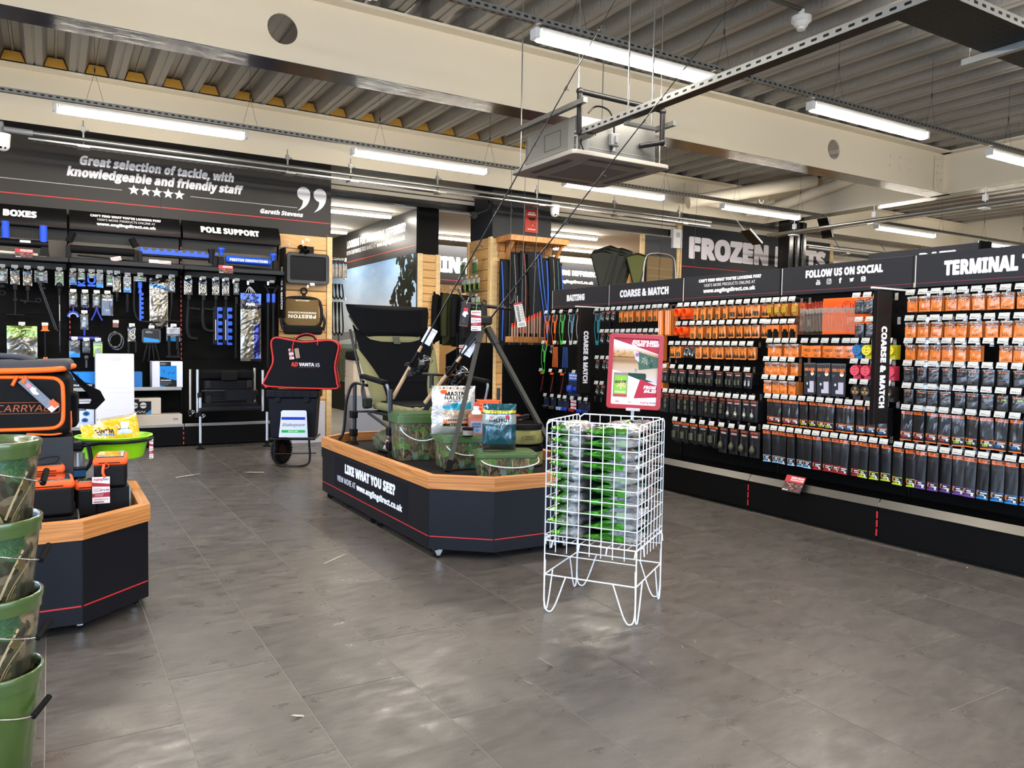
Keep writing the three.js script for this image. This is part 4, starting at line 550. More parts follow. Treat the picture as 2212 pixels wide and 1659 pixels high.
{ // social media bay
  const b = 'social media bay', z4 = seq(-5.02, 4, 0.09);
  row(b, 0, 1.975, z4, () => ['yellow', 0]); row(b, 1, 1.775, z4, () => ['openO', 0]);
  row(b, 2, 1.6, [...seq(-4.99, 4, 0.09), ...seq(-4.6, 5, 0.105)], (i) => i < 4 ? ['hook', i] : ['oCard', 0], { behind: 3 });
  row(b, 3, 1.43, seq(-5.02, 4, 0.095), (i) => ['hook', (i + 2) % 5]); row(b, 4, 1.26, seq(-5.03, 4, 0.1), (i) => ['hook', (i + 1) % 5]);
  row('middle of the social media bay', 3, 1.43, [-4.55, -4.41, -4.27], () => ['stealth', 0], { noHook: 1, behind: 3 });
  row('right of the social media bay', 0, 1.975, [-4.1, -4.0, -3.9], (i) => ['rig', i]); row('right of the social media bay', 1, 1.775, [-4.07, -3.97, -3.87], (i) => ['rig', i + 1]);
  row('right of the social media bay', 2, 1.6, [-4.1, -4.0, -3.9, -3.8], (i) => ['disc', i ? 1 : 0], { behind: 6 }); row('right of the social media bay', 3, 1.43, [-4.1, -4.0, -3.9, -3.8], () => ['disc', 2], { behind: 6 }); row('right of the social media bay', 4, 1.26, [-4.1, -4.0, -3.9, -3.8], () => ['disc', 3], { behind: 6 });
  row(b, 5, 1.085, seq(-4.99, 13, 0.095), (i) => [i < 4 ? 't6red' : i < 8 ? 't6yel' : 't6blu', 0]); row(b, 6, 0.79, seq(-5.0, 14, 0.092), (i) => [i < 6 ? 't7whi' : i < 11 ? 't7red' : 't7yel', 0]);
  const t = thing('float_display', 'orange float display board behind a row of orange-tipped floats and a clear trough', 'display', [XP, 0, -4.35], XF);
  const m = obj('board', metre(RB(0.48, 0.32, 0.008, 0.003, 0.06, 1.81, 0.1)), orangeM, t); m.castShadow = true;
  signFace(t, 0.47, 0.31, 0.06, 1.81, 0.1055, 512, (c, w, h) => { bar(c, 0, 0, w, h, '#ff6410'); c.strokeStyle = '#8c2a0a'; c.lineWidth = 9; c.beginPath(); c.arc(w * 0.5, h * 0.22, 44, 0, 7); c.stroke(); c.beginPath(); c.arc(w * 0.5, h * 0.22, 22, 0.4, 5.4); c.stroke(); text(c, 'GURU', w * 0.79, h * 0.22, w * 0.36, h * 0.12, '#8c2a0a', { fat: 6 }); }, 0, 0.35);
  const fl = [], tip = []; for (let i = 0; i < 36; i++) { const x = -0.34 + i * 0.0155, y = 1.86 + rr(-0.008, 0.008); fl.push(C(0.0055, 0.0045, 0.045, x, y, 0.2, 0, 0, 0, 6)); tip.push(C(0.002, 0.003, 0.06, x, y + 0.05, 0.2, 0, 0, 0, 5)); fl.push(C(0.0022, 0.0022, 0.16, x, y - 0.1, 0.2, 0, 0, 0, 5)); }
  obj('float', fl, std(0xa8a092, 0.4), t).userData.kind = 'stuff'; obj('float_tip', tip, std(0xff4a16, 0.5), t).userData.kind = 'stuff';
  obj('rack_bar', [rod([-0.36, 1.9, 0.21], [0.24, 1.9, 0.21], 0.003), rod([-0.36, 1.86, 0.21], [0.24, 1.86, 0.21], 0.003)], clear, t);
  obj('trough', [B(0.52, 0.16, 0.004, -0.02, 1.73, 0.34), B(0.52, 0.004, 0.2, -0.02, 1.65, 0.24), B(0.004, 0.16, 0.2, -0.28, 1.73, 0.24), B(0.004, 0.16, 0.2, 0.24, 1.73, 0.24)], clear, t);
}
{ // website bay
  const b = 'website bay';
  row(b, 0, 1.975, seq(-6.2, 12, 0.1025), (i) => i < 2 ? ['cone', 0] : i < 7 ? ['feedOs', i % 3] : ['feedO', i % 3]); row(b, 1, 1.78, seq(-6.22, 12, 0.104), (i) => i < 2 ? ['cone', 0] : i < 6 ? ['feedOs', i % 3] : ['feedO', 2]);
  row(b, 2, 1.57, seq(-6.32, 12, 0.1), (i) => i < 2 ? ['feedO', i] : i < 4 ? ['bare', i] : ['feedO', i < 8 ? 3 - (i % 2) : 2]); row(b, 3, 1.32, seq(-6.42, 10, 0.13), (i) => ['pair', i === 9 ? 4 : i % 3]);
  row(b, 4, 1.055, seq(-6.5, 14, 0.1015), (i) => i > 9 ? ['bomb', 0] : ['stack', i % 4]); row(b, 5, 0.76, seq(-6.23, 9, 0.134), (i) => i > 4 ? ['bombL', 0] : ['cageL', 0]);
}
{ // coarse and match bay
  const b = 'coarse bay';
  row(b, 0, 1.975, seq(-7.55, 10, 0.105), (i) => i < 3 ? ['bare', i] : ['feedOs', i % 3]); row('right end of the coarse bay', 0, 1.975, [-6.52, -6.42], () => ['longO', 0]);
  row(b, 1, 1.71, seq(-7.55, 11, 0.1), (i) => ['bare', i % 3]);
  row('left end of the coarse bay', 2, 1.39, [-7.64, -7.53, -7.42], (i) => ['bare', i]); row('left end of the coarse bay', 3, 1.08, [-7.64, -7.53], (i) => ['bare', i]);
  row('right end of the coarse bay', 2, 1.7, [-6.62, -6.52], () => ['longO', 0], { noHook: 1 }); row('right end of the coarse bay', 3, 1.39, [-6.6, -6.5], () => ['longO', 0]); row('right end of the coarse bay', 4, 1.06, [-6.75, -6.64], () => ['feedOs', 1]);
}
{ // baiting bay: catapults, pole cups, elastics
  const cat = (pos, c1, c2, label) => { const t = thing('catapult', label, 'catapult', pos, XF, 'catapults in the baiting bay'); obj('handle', [tube([[0, -0.24, 0], [0, -0.12, 0], [0, -0.09, 0]], 0.013, 6), tube([[-0.05, 0.0, 0], [-0.052, -0.04, 0], [-0.03, -0.085, 0], [0, -0.1, 0], [0.03, -0.085, 0], [0.052, -0.04, 0], [0.05, 0, 0]], 0.008, 18)], c1, t); obj('card', card(0.1, 0.09, 'blister', 0.002), paper, t); for (const q of [-1, 1]) obj('elastic', tube([[q * 0.05, 0, 0], [q * 0.045, -0.2, 0.02], [q * 0.02, -0.36, 0.01]], 0.004, 8, false, true, 5), c2, t); obj('pouch', EX([[-0.035, 0.02], [0.035, 0.02], [0.02, -0.03], [-0.02, -0.03]], 0.004, 0.001, 0, -0.36, 0.01), c2, t); return t; };
  const teal = std(0x1d8b96, 0.35), lime = std(0x3fbf3a, 0.4), org = std(0xf07018, 0.4), redP = std(0xa8202c, 0.4), wht = std(0xc9ccc9, 0.5), blu = std(0x2148b8, 0.35);
  [[-8.79, org, org, 'orange catapult on the top row under BAITING'], [-8.61, org, org, 'second orange catapult on the top row under BAITING'], [-8.43, lime, lime, 'lime green catapult on the top row under BAITING'], [-8.22, teal, wht, 'teal catapult with white elastics on the top row'], [-8.04, redP, wht, 'dark red catapult beside the far blade sign'], [-7.66, teal, teal, 'teal catapult right of the far blade sign']].forEach(([z, a, b, l], i) => { hookAt([XP, 1.975, z], XF, `peg hook, ${ORD[i]} on the top row under BAITING`, 'peg hooks with price tickets'); cat([XP - 0.22, 1.93, z], a, b, l); });
  hookAt([XP, 1.57, -8.85], XF, 'peg hook holding the teal and green catapult', 'peg hooks with price tickets'); cat([XP - 0.22, 1.54, -8.85], teal, lime, 'teal and green catapult below the float shelf').children[0].material = lime;
  hang('bare', 1, [XP - 0.2, 1.53, -8.7], XF, 'black card of weights, second row, baiting bay', 'black cards of weights on the pegs');
  [-8.57, -8.34, -8.1].forEach((z, i) => { hookAt([XP, 1.57, z], XF, `peg hook, ${ORD[i + 1]} on the second row of the baiting bay`, 'peg hooks with price tickets'); const t = thing('elastic_set', `bundle of ${['orange', 'blue', 'black'][i]} elastics, second row of the baiting bay`, 'elastics', [XP - 0.22, 1.54, z], XF); const m = [org, std(0x24509a, 0.5), matBlack][i]; obj('head', [RB(0.11, 0.025, 0.02, 0.006, 0, -0.01, 0), tube([[-0.05, -0.02, 0], [0, -0.09, 0], [0.05, -0.02, 0]], 0.007, 10)], matBlack, t); for (let j = 0; j < 5; j++) obj('elastic', rod([-0.045 + j * 0.022, -0.03, 0.01], [-0.06 + j * 0.03, -0.3, 0.012], 0.0045, 0.0045, 6), m, t); });
  [-8.9, -8.66, -8.42].forEach((z, i) => { hookAt([XP, 1.195, z], XF, `peg hook, ${ORD[i]} on the third row of the baiting bay`, 'peg hooks with price tickets'); const t = thing('pole_cup', `black pole cup with red rods, ${ORD[i]} on the third row`, 'pole cup', [XP - 0.22, 1.16, z], XF); obj('clip', RB(0.07, 0.03, 0.02, 0.005, 0, -0.01, 0), orangeM, t); obj('stem', [rod([0, -0.02, 0], [-0.03, -0.25, 0], 0.008), rod([0.015, -0.02, 0], [0.035, -0.25, 0], 0.008)], matBlack, t); obj('rod', rod([0.05, -0.05, 0.01], [-0.01, -0.26, 0.012], 0.004), redP, t); });
  { hookAt([XP, 1.195, -8.12], XF, 'peg hook holding the blue pole cup kit', 'peg hooks with price tickets'); const t = thing('cup_kit', 'blue pole cup kit in a blister under the far blade sign', 'kit', [XP - 0.22, 1.18, -8.14], XF); obj('card', card(0.25, 0.3, 'cupSet', 0.002), paper, t); obj('cup', [L([[0.0005, -0.05], [0.04, -0.045], [0.05, -0.01], [0.042, 0.03], [0.045, 0.04]], 20, -0.03, -0.2, 0.045), L([[0.0005, -0.03], [0.025, -0.025], [0.028, 0.02]], 16, 0.06, -0.2, 0.03)], blu, t); }
  [-8.78, -8.61, -8.44, -8.31, -8.15, -7.98, -7.85].forEach((z, i) => { hookAt([XP, 0.86, z], XF, `peg hook, ${ORD[i]} on the bottom row of the baiting bay`, 'peg hooks with price tickets'); const t = thing('cup_pack', `${['clear', 'olive', 'pale blue', 'blue', 'dark red', 'blue', 'dark blue'][i]} bait cup pack, ${ORD[i]} on the bottom row of the baiting bay`, 'packet', [XP - 0.22, 0.83, z], XF); obj('card', card(0.12, 0.12, i === 4 ? 'tagRed' : 'blister', 0.003), wrap, t); for (const q of [-0.028, 0.03]) obj('cup', L([[0.0005, 0], [0.022, 0.002], [0.026, 0.04], [0.022, 0.04]], 14, q, -0.15, 0.03), [clear, feederM, std(0x9fb8d8, 0.4), blu, redP, blu, std(0x1c2c6a, 0.4)][i], t); });
  // float shelf on the gondola end
  const t = thing('float_shelf', 'small stained timber shelf carrying orange floats at the end of the gondola', 'shelf', [5.62, 1.6, -9.1]);
  obj('shelf_board', metre(RB(0.52, 0.08, 0.2, 0.006, 0, 0, 0), 1), wood, t);
  obj('rack', RB(0.4, 0.05, 0.1, 0.004, 0.03, 0.065, 0), matBlack, t);
  for (let i = 0; i < 16; i++) { const x = -0.22 + i * 0.03, h = 0.13 + i * 0.012; const f = thing('float', `clear bodied float with an orange tip, ${ORD[i]} in the rising row on the timber shelf`, 'float', [5.62 + x, 1.63, -9.08 + (i % 3) * 0.02], 0, 'orange tipped floats on the timber shelf'); obj('body', C(0.014, 0.012, h, 0, h / 2, 0, 0, 0, 0, 10), std(0xb98a6a, 0.25), f); obj('tip', C(0.007, 0.014, 0.06, 0, h + 0.03, 0, 0, 0, 0, 10), std(0xff4a14, 0.5), f); }
}
{ // what hangs behind the front packets
  const im = new THREE.InstancedMesh(new THREE.BoxGeometry(1, 1, 1), std(0xffffff, 0.35), backs.length), M = new THREE.Matrix4(), col = new THREE.Color();
  backs.forEach(([x, y, z, h, w, c], i) => { im.setMatrixAt(i, M.makeScale(0.004, h, w).setPosition(x, y, z)); im.setColorAt(i, col.set(c)); });
  im.name = 'hanging_packets'; im.castShadow = im.receiveShadow = true; scene.add(im); im.userData.kind = 'stuff'; tag(im, 'rows of further packets hanging one behind another on the right hand pegs', 'packets');
}
{ const t = thing('leaflet', 'red and black printed leaflet clipped to the low steel shelf edge', 'leaflet', [5.585, 0.34, -4.53], XF); obj('sheet', [flat(0.2, 0.15, 'leaflet', 0, 0, 0.002, -0.5), B(0.2, 0.15, 0.002, 0, 0, 0, -0.5)], paper, t); obj('clip', B(0.03, 0.02, 0.01, 0, 0.06, -0.03), clear, t);
  const p = thing('shelf_strip', 'purple printed strip lying along the low base shelf', 'strip', [5.74, 0.32, -6.1], XF); obj('sheet', B(1.0, 0.003, 0.22, 0, 0, 0), std(0x2a1f5c, 0.35), p); obj('lettering', merge([B(0.3, 0.001, 0.02, -0.1, 0.002, 0), B(0.2, 0.001, 0.015, 0.15, 0.002, 0.04)]), std(0xb9b2d8, 0.5), p); }
// ---------- goods on the back wall pegs ----------
const blueM = std(0x1d4fc4, 0.4), deepBlue = std(0x1c2c9a, 0.4), blackPl = std(0x101012, 0.38), orangeP = std(0xf0731a, 0.45);
let hk = 0;
const bw = (x, y, name, label, cat, parts, o = {}) => {  // pack hung from a hook on the back wall: parts are [name, geometry, material]
  if (!o.noHook) hookAt([x, y, -12.3], 0, `${o.hl || label.split(' ').slice(0, 9).join(' ')}: its peg hook and ticket`, 'peg hooks with price tickets');
  const t = thing(name, label, cat, [x, y - 0.03, -12.1]);
  for (const [n, g, m] of parts) obj(n, g, m, t);
  return t;
};
const pk = (w, h, s, amp = 0.008, y = 0) => ['pack', card(w, h, s, s === 'silver' ? 0.018 : amp).translate(0, y, 0), s === 'silver' ? foilWrap : wrap];
const foam = (pts, r) => ['arm', tube(pts, r, 30), blackPl];
// top row, left to right
bw(-0.52, 2.44, 'clamp_pack', 'small clear pack of a black clamp at the left edge of the pegboard', 'packet', [pk(0.12, 0.19, 'clearDark'), ['clamp', [S(0.035, 0, -0.24, 0.01), TR(0.03, 0.01, 0, -0.32, 0.01)], blackPl]]);
bw(-0.38, 2.44, 'tool_bar', 'clear pack on a black tool bar with cross bar at its foot', 'tool bar', [pk(0.1, 0.2, 'silver'), ['bar', [rod([0, -0.2, 0], [0, -0.6, 0], 0.017), rod([-0.1, -0.6, 0], [0.1, -0.6, 0], 0.017), RB(0.05, 0.07, 0.05, 0.01, 0, -0.24, 0), RB(0.05, 0.05, 0.05, 0.01, 0.0, -0.4, 0)], blackPl], ['knob', C(0.022, 0.022, 0.04, 0.07, -0.41, 0, 0, 0, PI / 2), blackPl]]);
bw(-0.24, 2.44, 'tool_bar', 'clear pack on a short black T-shaped tool arm', 'tool bar', [pk(0.1, 0.21, 'silver'), ['bar', [rod([0, -0.2, 0], [0, -0.42, 0], 0.017), rod([-0.04, -0.42, 0], [0.12, -0.42, 0], 0.015), RB(0.05, 0.07, 0.05, 0.01, 0, -0.25, 0)], blackPl], ['knob', [TR(0.028, 0.012, 0.12, -0.4, 0), C(0.02, 0.02, 0.05, -0.03, -0.42, 0, PI / 2)], blackPl]]);
bw(-0.09, 2.44, 'stay_pole', 'pack of black knobs with a long black stay pole slanting down right', 'pole', [pk(0.15, 0.16, 'clearDark'), ['knob', [S(0.035, 0, -0.19, 0.02), S(0.03, 0.03, -0.24, 0.02)], blackPl], ['pole', [rod([-0.05, -0.1, 0.03], [0.16, -0.78, 0.03], 0.013), rod([-0.035, -0.1, 0.045], [0.185, -0.8, 0.045], 0.01)], std(0x1a1a1c, 0.2, 0.3)]]);
bw(0.12, 2.44, 'extending_pole', 'green carded long black extending pole hanging straight down', 'pole', [pk(0.1, 0.19, 'greenCard', 0.004), ['collar', [S(0.04, 0, -0.19, 0.01, 1, 1.2, 0.8), C(0.03, 0.022, 0.1, 0, -0.27, 0)], blackPl], ['pole', [C(0.018, 0.013, 0.75, 0, -0.65, 0), C(0.022, 0.012, 0.1, 0, -1.04, 0)], std(0x141416, 0.2, 0.2)], ['marking', B(0.012, 0.22, 0.002, 0, -0.55, 0.017), std(0x9a9a9a, 0.5)]]);
bw(0.28, 2.44, 'accessory_pack', 'dark blister pack with a blue base, first in the middle bay', 'packet', [pk(0.085, 0.17, 'blackBlue', 0.005), ['blister', RB(0.07, 0.08, 0.03, 0.012, 0, -0.12, 0.012), phy(0x2a5a8a, 0.15, { clearcoat: 1 })]]);
bw(0.38, 2.44, 'pole_rest', 'blue U-shaped pole rest on a small black card', 'pole rest', [pk(0.09, 0.1, 'blackGreen', 0.003), ['rest', TR(0.035, 0.014, 0, -0.12, 0.01, 0, 0, PI, PI), blueM], ['base', RB(0.1, 0.03, 0.03, 0.008, 0, -0.175, 0.01), blueM]]);
bw(0.5, 2.44, 'pole_rest', 'larger bright blue U-shaped pole rest on a black card', 'pole rest', [pk(0.1, 0.07, 'blackGreen', 0.003), ['rest', [TR(0.04, 0.015, 0, -0.1, 0.01, 0, 0, PI, PI), rod([-0.04, -0.1, 0.01], [-0.04, -0.04, 0.01], 0.014), rod([0.04, -0.1, 0.01], [0.04, -0.04, 0.01], 0.014)], blueM], ['base', RB(0.1, 0.03, 0.03, 0.008, 0, -0.17, 0.01), blueM]]);
bw(0.6, 2.44, 'accessory_pack', 'narrow clear blister pack between the blue rest and the black pack', 'packet', [pk(0.085, 0.19, 'clearBlue', 0.01)]);
bw(0.72, 2.44, 'accessory_pack', 'small black pack with a green square under a black ticket', 'packet', [pk(0.08, 0.17, 'blackGreen', 0.005)]);
bw(0.81, 2.44, 'clamp_pack', 'bright silver clear pack with a black knob below it', 'packet', [pk(0.1, 0.24, 'silver'), ['knob', [C(0.025, 0.025, 0.07, 0, -0.28, 0), C(0.018, 0.014, 0.06, 0, -0.34, 0)], blackPl]]);
bw(0.94, 2.42, 'ring_clamp', 'clear pack of chrome rings on a black handle', 'clamp', [pk(0.095, 0.22, 'clearBlue'), ['rings', [TR(0.028, 0.007, 0, -0.09, 0.02), TR(0.03, 0.007, 0, -0.16, 0.02)], chrome], ['handle', [C(0.02, 0.02, 0.12, 0, -0.3, 0), C(0.03, 0.018, 0.15, 0, -0.42, 0)], blackPl]]);
{ const comb = new THREE.Shape(); comb.moveTo(0, 0); for (let i = 0; i < 6; i++) { const y = -i * 0.065; comb.lineTo(0.05, y); comb.lineTo(0.05, y - 0.03); comb.lineTo(0.02, y - 0.035); comb.lineTo(0.02, y - 0.06); } comb.lineTo(0, -0.39);
  bw(1.1, 2.43, 'pole_comb', 'black hooked tube frame holding a blue toothed pole comb', 'pole rest', [pk(0.16, 0.07, 'blackGreen', 0.002), ['shaft', [C(0.03, 0.03, 0.08, 0.0, -0.12, 0), C(0.012, 0.03, 0.09, 0, -0.19, 0.01)], blueM], ['frame', tube([[-0.07, -0.08, 0], [-0.07, -0.5, 0], [-0.02, -0.61, 0], [0.3, -0.63, 0]], 0.02, 28), blackPl], ['comb', EX(comb, 0.02, 0.003, -0.01, -0.23, 0), blueM]]);
  bw(1.34, 2.42, 'bagged_frame', 'long crumpled silver bag with a blue header', 'bag', [['bag', card(0.24, 0.68, 'silver', 0.03), foilWrap], ['loop', tube([[-0.1, -0.6, 0.01], [0, -0.72, 0.02], [0.11, -0.6, 0.01]], 0.014, 16), blackPl]]);
}
bw(1.51, 2.43, 'ring_clamp', 'clear pack with rings on a black jointed arm at the right of the middle bay', 'clamp', [pk(0.09, 0.2, 'clearDark'), ['rings', [TR(0.026, 0.006, 0.01, -0.08, 0.02), TR(0.028, 0.006, 0.01, -0.15, 0.02)], chrome], ['arm', [rod([0, -0.2, 0], [0.0, -0.42, 0], 0.018), rod([0, -0.4, 0], [-0.03, -0.62, 0], 0.012), rod([-0.03, -0.6, 0], [0.12, -0.62, 0], 0.014)], blackPl]]);
// second row of the middle bay
[[0.28, 'a deep blue curved rest', [['rest', [TR(0.065, 0.013, 0, -0.32, 0, 0, 0, 0, PI), rod([0, -0.18, 0], [0, -0.26, 0], 0.011)], deepBlue], ['pad', TR(0.05, 0.01, 0, -0.325, 0.012, 0, 0, 0, PI), std(0x8fb0d8, 0.4)]]], [0.42, 'a small deep blue tip', [['rest', TR(0.02, 0.01, 0, -0.2, 0, 0, 0, 0, PI), deepBlue]]], [0.56, 'a deep blue forked rest', [['rest', [tube([[0, -0.18, 0], [-0.02, -0.26, 0], [-0.065, -0.36, 0]], 0.012, 14), tube([[0, -0.18, 0], [0.02, -0.26, 0], [0.065, -0.36, 0]], 0.012, 14)], deepBlue]]]].forEach(([x, l, extra]) => bw(x, 2.16, 'rest_pack', `clear rounded pack with ${l} below it`, 'pole rest', [pk(0.095, 0.185, 'clearDark', 0.008), ...extra]));
bw(0.69, 2.16, 'grip_card', 'square black pole grip card with a blue outline drawing', 'packet', [pk(0.14, 0.29, 'gripCard', 0.003)]);
{ const s = new THREE.Shape(); s.moveTo(-0.17, 0); for (let i = 0; i < 8; i++) { const x = -0.17 + i * 0.0425; s.quadraticCurveTo(x + 0.021, -0.024, x + 0.0425, 0); } s.lineTo(0.17, 0.02); s.lineTo(-0.17, 0.02);
  bw(0.41, 1.88, 'pole_roost', 'clear pack on a wide deep blue scalloped pole roost', 'pole rest', [pk(0.095, 0.21, 'clearDark', 0.008), ['neck', tube([[0, -0.2, 0], [0, -0.29, 0]], 0.014, 4), deepBlue], ['comb', EX(s, 0.02, 0.004, 0, -0.33, 0), deepBlue]]); }
// lower rows
bw(-0.31, 1.7, 'barrow_bag', 'large clear bag with a green header lettered for a trolley', 'bag', [['bag', card(0.34, 0.42, 'barrowBag', 0.03), foilWrap], ['strap', tube([[-0.12, -0.3, 0.05], [0, -0.22, 0.06], [0.1, -0.32, 0.05]], 0.012, 16), std(0x50504c, 0.6)]]);
bw(-0.05, 1.7, 'landing_pole', 'thin black handle with orange fittings at top and bottom', 'handle', [['fitting', [EX([[-0.03, 0.01], [0.03, 0.01], [0.03, -0.04], [0.05, -0.06], [-0.05, -0.06], [-0.03, -0.04]], 0.02, 0.003), RB(0.05, 0.025, 0.03, 0.006, 0.0, -0.42, 0)], orangeP], ['handle', rod([0, -0.06, 0], [0, -0.42, 0], 0.016), blackPl]]);
bw(0.79, 1.76, 'rubber_bands', 'black looped rubber tubing hanging in an oval bundle', 'tubing', [['label_card', B(0.07, 0.06, 0.004, 0, -0.02, 0), std(0x8c5a50, 0.5)], ['loop', [TR(0.09, 0.016, 0, -0.22, 0), TR(0.085, 0.014, 0.01, -0.23, 0.02), TR(0.08, 0.014, -0.01, -0.21, 0.03)].map((g) => g.scale(1, 1.3, 1).translate(0, 0.05, 0)), phy(0x0b0b0c, 0.2, { clearcoat: 1 })]]);
bw(0.99, 1.72, 'ring_clamp', 'bright clear pack with chrome rings on twin black legs', 'clamp', [pk(0.1, 0.2, 'silver', 0.016), ['rings', [TR(0.03, 0.006, 0.01, -0.07, 0.02), TR(0.028, 0.006, 0.015, -0.14, 0.02)], chrome], ['leg', [RB(0.03, 0.16, 0.03, 0.006, -0.04, -0.28, 0), RB(0.03, 0.16, 0.03, 0.006, 0.05, -0.28, 0), C(0.012, 0.012, 0.1, -0.05, -0.38, 0)], blackPl]]);
bw(1.24, 1.7, 'pole_support_pack', 'dark blue pole support pack with black tripod legs below', 'packet', [['pack', EX(rrect(0.24, 0.2, 0.04, 0, -0.1), 0.03, 0.004), phy(0x1b2028, 0.12, { clearcoat: 1 })], ['label_card', flat(0.2, 0.17, 'blackBlue', 0, -0.1, 0.036), paper], ['leg', [-0.09, -0.03, 0.03, 0.09].map((q) => rod([q * 0.5, -0.2, 0], [q * 1.2, -0.46, 0.01], 0.02, 0.012)), blackPl]]);
bw(1.53, 1.73, 'support_frame', 'clear pack on a black square support frame', 'packet', [pk(0.18, 0.2, 'clearBlue', 0.012), ['frame', [RB(0.04, 0.2, 0.04, 0.008, -0.06, -0.22, 0.02), RB(0.04, 0.2, 0.04, 0.008, 0.05, -0.22, 0.02), B(0.2, 0.03, 0.05, 0, -0.42, 0.02), B(0.03, 0.12, 0.03, -0.06, -0.36, 0.02), B(0.03, 0.12, 0.03, 0.06, -0.36, 0.02)], blackPl]]);
bw(0.29, 1.52, 'bait_arm_pack', 'blue backed clear pack, first on the lowest row of the middle bay', 'packet', [pk(0.13, 0.23, 'blackBlue', 0.01)]);
bw(0.43, 1.51, 'clamp_pack', 'grey and black clamp pack, second on the lowest row of the middle bay', 'packet', [pk(0.09, 0.16, 'clearDark'), ['clamp', [RB(0.07, 0.05, 0.04, 0.01, 0, -0.1, 0.03), S(0.03, 0, -0.22, 0.01), C(0.014, 0.014, 0.12, 0, -0.3, 0)], std(0x44484a, 0.4)]]);
bw(0.57, 1.51, 'tube_pack', 'lime green card with two grey tubes above the white carton', 'packet', [pk(0.11, 0.21, 'limeCard', 0.003), ['tube', [rod([-0.015, -0.2, 0.014], [-0.015, -0.09, 0.014], 0.011), rod([0.02, -0.2, 0.014], [0.02, -0.09, 0.014], 0.011)], std(0x9aa2a6, 0.3, 0.3)]]);
// POLE SUPPORT bay
[[1.73, 2.43, 'first'], [1.93, 2.43, 'second']].forEach(([x, y, o], i) => bw(x, y, 'foam_arm', `${o} black ribbed foam bump bar under POLE SUPPORT, clear pack on top`, 'bump bar', [pk(0.11, 0.22, 'silver', 0.012), ['rings', [TR(0.03, 0.007, 0.005, -0.1, 0.03), TR(0.03, 0.007, 0.005, -0.16, 0.03)], chrome], ['joint', [RB(0.05, 0.08, 0.05, 0.01, 0.01, -0.26, 0), C(0.018, 0.018, 0.12, 0, -0.35, 0)], blackPl], foam(i ? [[0, -0.4, 0], [0, -0.6, 0], [0.03, -0.72, 0], [0.16, -0.75, 0]] : [[0, -0.4, 0], [-0.01, -0.75, 0], [0.02, -0.84, 0], [0.12, -0.86, 0]], 0.032), ['stub', rod([0.02, -0.42, 0], [0.16, -0.43, 0], 0.026), blackPl]]));
[[2.11, 'left'], [2.25, 'right']].forEach(([x, o]) => {
  const s = new THREE.Shape(); s.moveTo(-0.035, 0); s.lineTo(0.035, 0); for (let i = 0; i < 5; i++) { const y = -0.045 - i * 0.105; s.lineTo(0.035, y); s.lineTo(0.02, y - 0.004); s.absarc(0.0, y - 0.03, 0.026, 0.9, -0.9 + PI * 2, false); s.lineTo(0.02, y - 0.058); s.lineTo(0.035, y - 0.06); } s.lineTo(0.035, -0.55); s.lineTo(-0.035, -0.55);
  bw(x, 2.43, 'toothed_roost', `${o} of the two blue toothed pole roosts with black backs`, 'pole rest', [pk(0.1, 0.21, 'silver', 0.012), ['rings', [TR(0.026, 0.006, 0.005, -0.1, 0.03), TR(0.026, 0.006, 0.005, -0.16, 0.03)], chrome], ['joint', [RB(0.05, 0.07, 0.05, 0.01, 0.0, -0.25, 0), C(0.016, 0.016, 0.1, 0, -0.33, 0)], blackPl], ['back', RB(0.05, 0.56, 0.04, 0.006, -0.02, -0.66, 0), blackPl], ['roost', EX(s, 0.03, 0.002, 0.05, -0.39, -0.005), blueM], ['lettering', B(0.012, 0.3, 0.001, -0.005, -0.72, 0.0205), std(0xb8bcc8, 0.5)]]);
});
bw(2.4, 2.43, 'telescopic_arm', 'narrow clear pack on a long thin black telescopic arm', 'pole', [pk(0.08, 0.19, 'clearDark'), ['rings', TR(0.022, 0.005, 0.01, -0.12, 0.02), chrome], ['arm', [RB(0.045, 0.12, 0.04, 0.01, 0, -0.28, 0), RB(0.03, 0.8, 0.03, 0.006, -0.01, -0.74, 0)], blackPl]]);
{ const t = bw(2.61, 2.42, 'net_bag', 'large clear crumpled bag of folded net with a blue slanted header', 'bag', [['bag', card(0.3, 1.02, 'netBag', 0.035).translate(0, -0.15, 0), foilWrap], ['cord', [0, 1, 2].map((i) => tube([[-0.08 + i * 0.04, -0.14, 0.02], [-0.02, -0.05, 0], [0.06 - i * 0.03, -0.14, 0.02]], 0.003, 12, false, true, 5)), whitePlastic], ['bottom_bar', RB(0.16, 0.035, 0.03, 0.01, 0.07, -1.15, 0.03), blackPl]]); }
bw(2.91, 2.43, 'bank_stick', 'pair of long black poles with blue collars and a forked head', 'pole', [['fork', [tube([[-0.11, -0.02, 0], [-0.05, -0.12, 0], [-0.04, -0.18, 0]], 0.018, 10), tube([[0.1, -0.02, 0], [0.05, -0.12, 0], [0.04, -0.18, 0]], 0.018, 10), RB(0.16, 0.02, 0.02, 0.005, 0, -0.06, -0.01)], blackPl], ['collar', [RB(0.05, 0.14, 0.045, 0.01, -0.045, -0.22, 0), RB(0.05, 0.14, 0.045, 0.01, 0.035, -0.22, 0)], blueM], ['pole', [rod([-0.045, -0.28, 0], [-0.05, -1.28, 0], 0.024, 0.02), rod([0.035, -0.28, 0], [0.03, -1.28, 0], 0.024, 0.02)], blackPl]]);
[[2.21, 2.555, 'small red leaflet clipped to the shelf edge above the net bag'], [-0.27, 2.6, 'red and dark leaflet clipped to the shelf edge under BOXES']].forEach(([x, y, l]) => tag(obj('price_leaflet', [flat(0.2, 0.12, 'leaflet', x, y, -11.873, -0.25), B(0.2, 0.12, 0.002, x, y, -11.8745, -0.25)], paper), l, 'leaflet'));
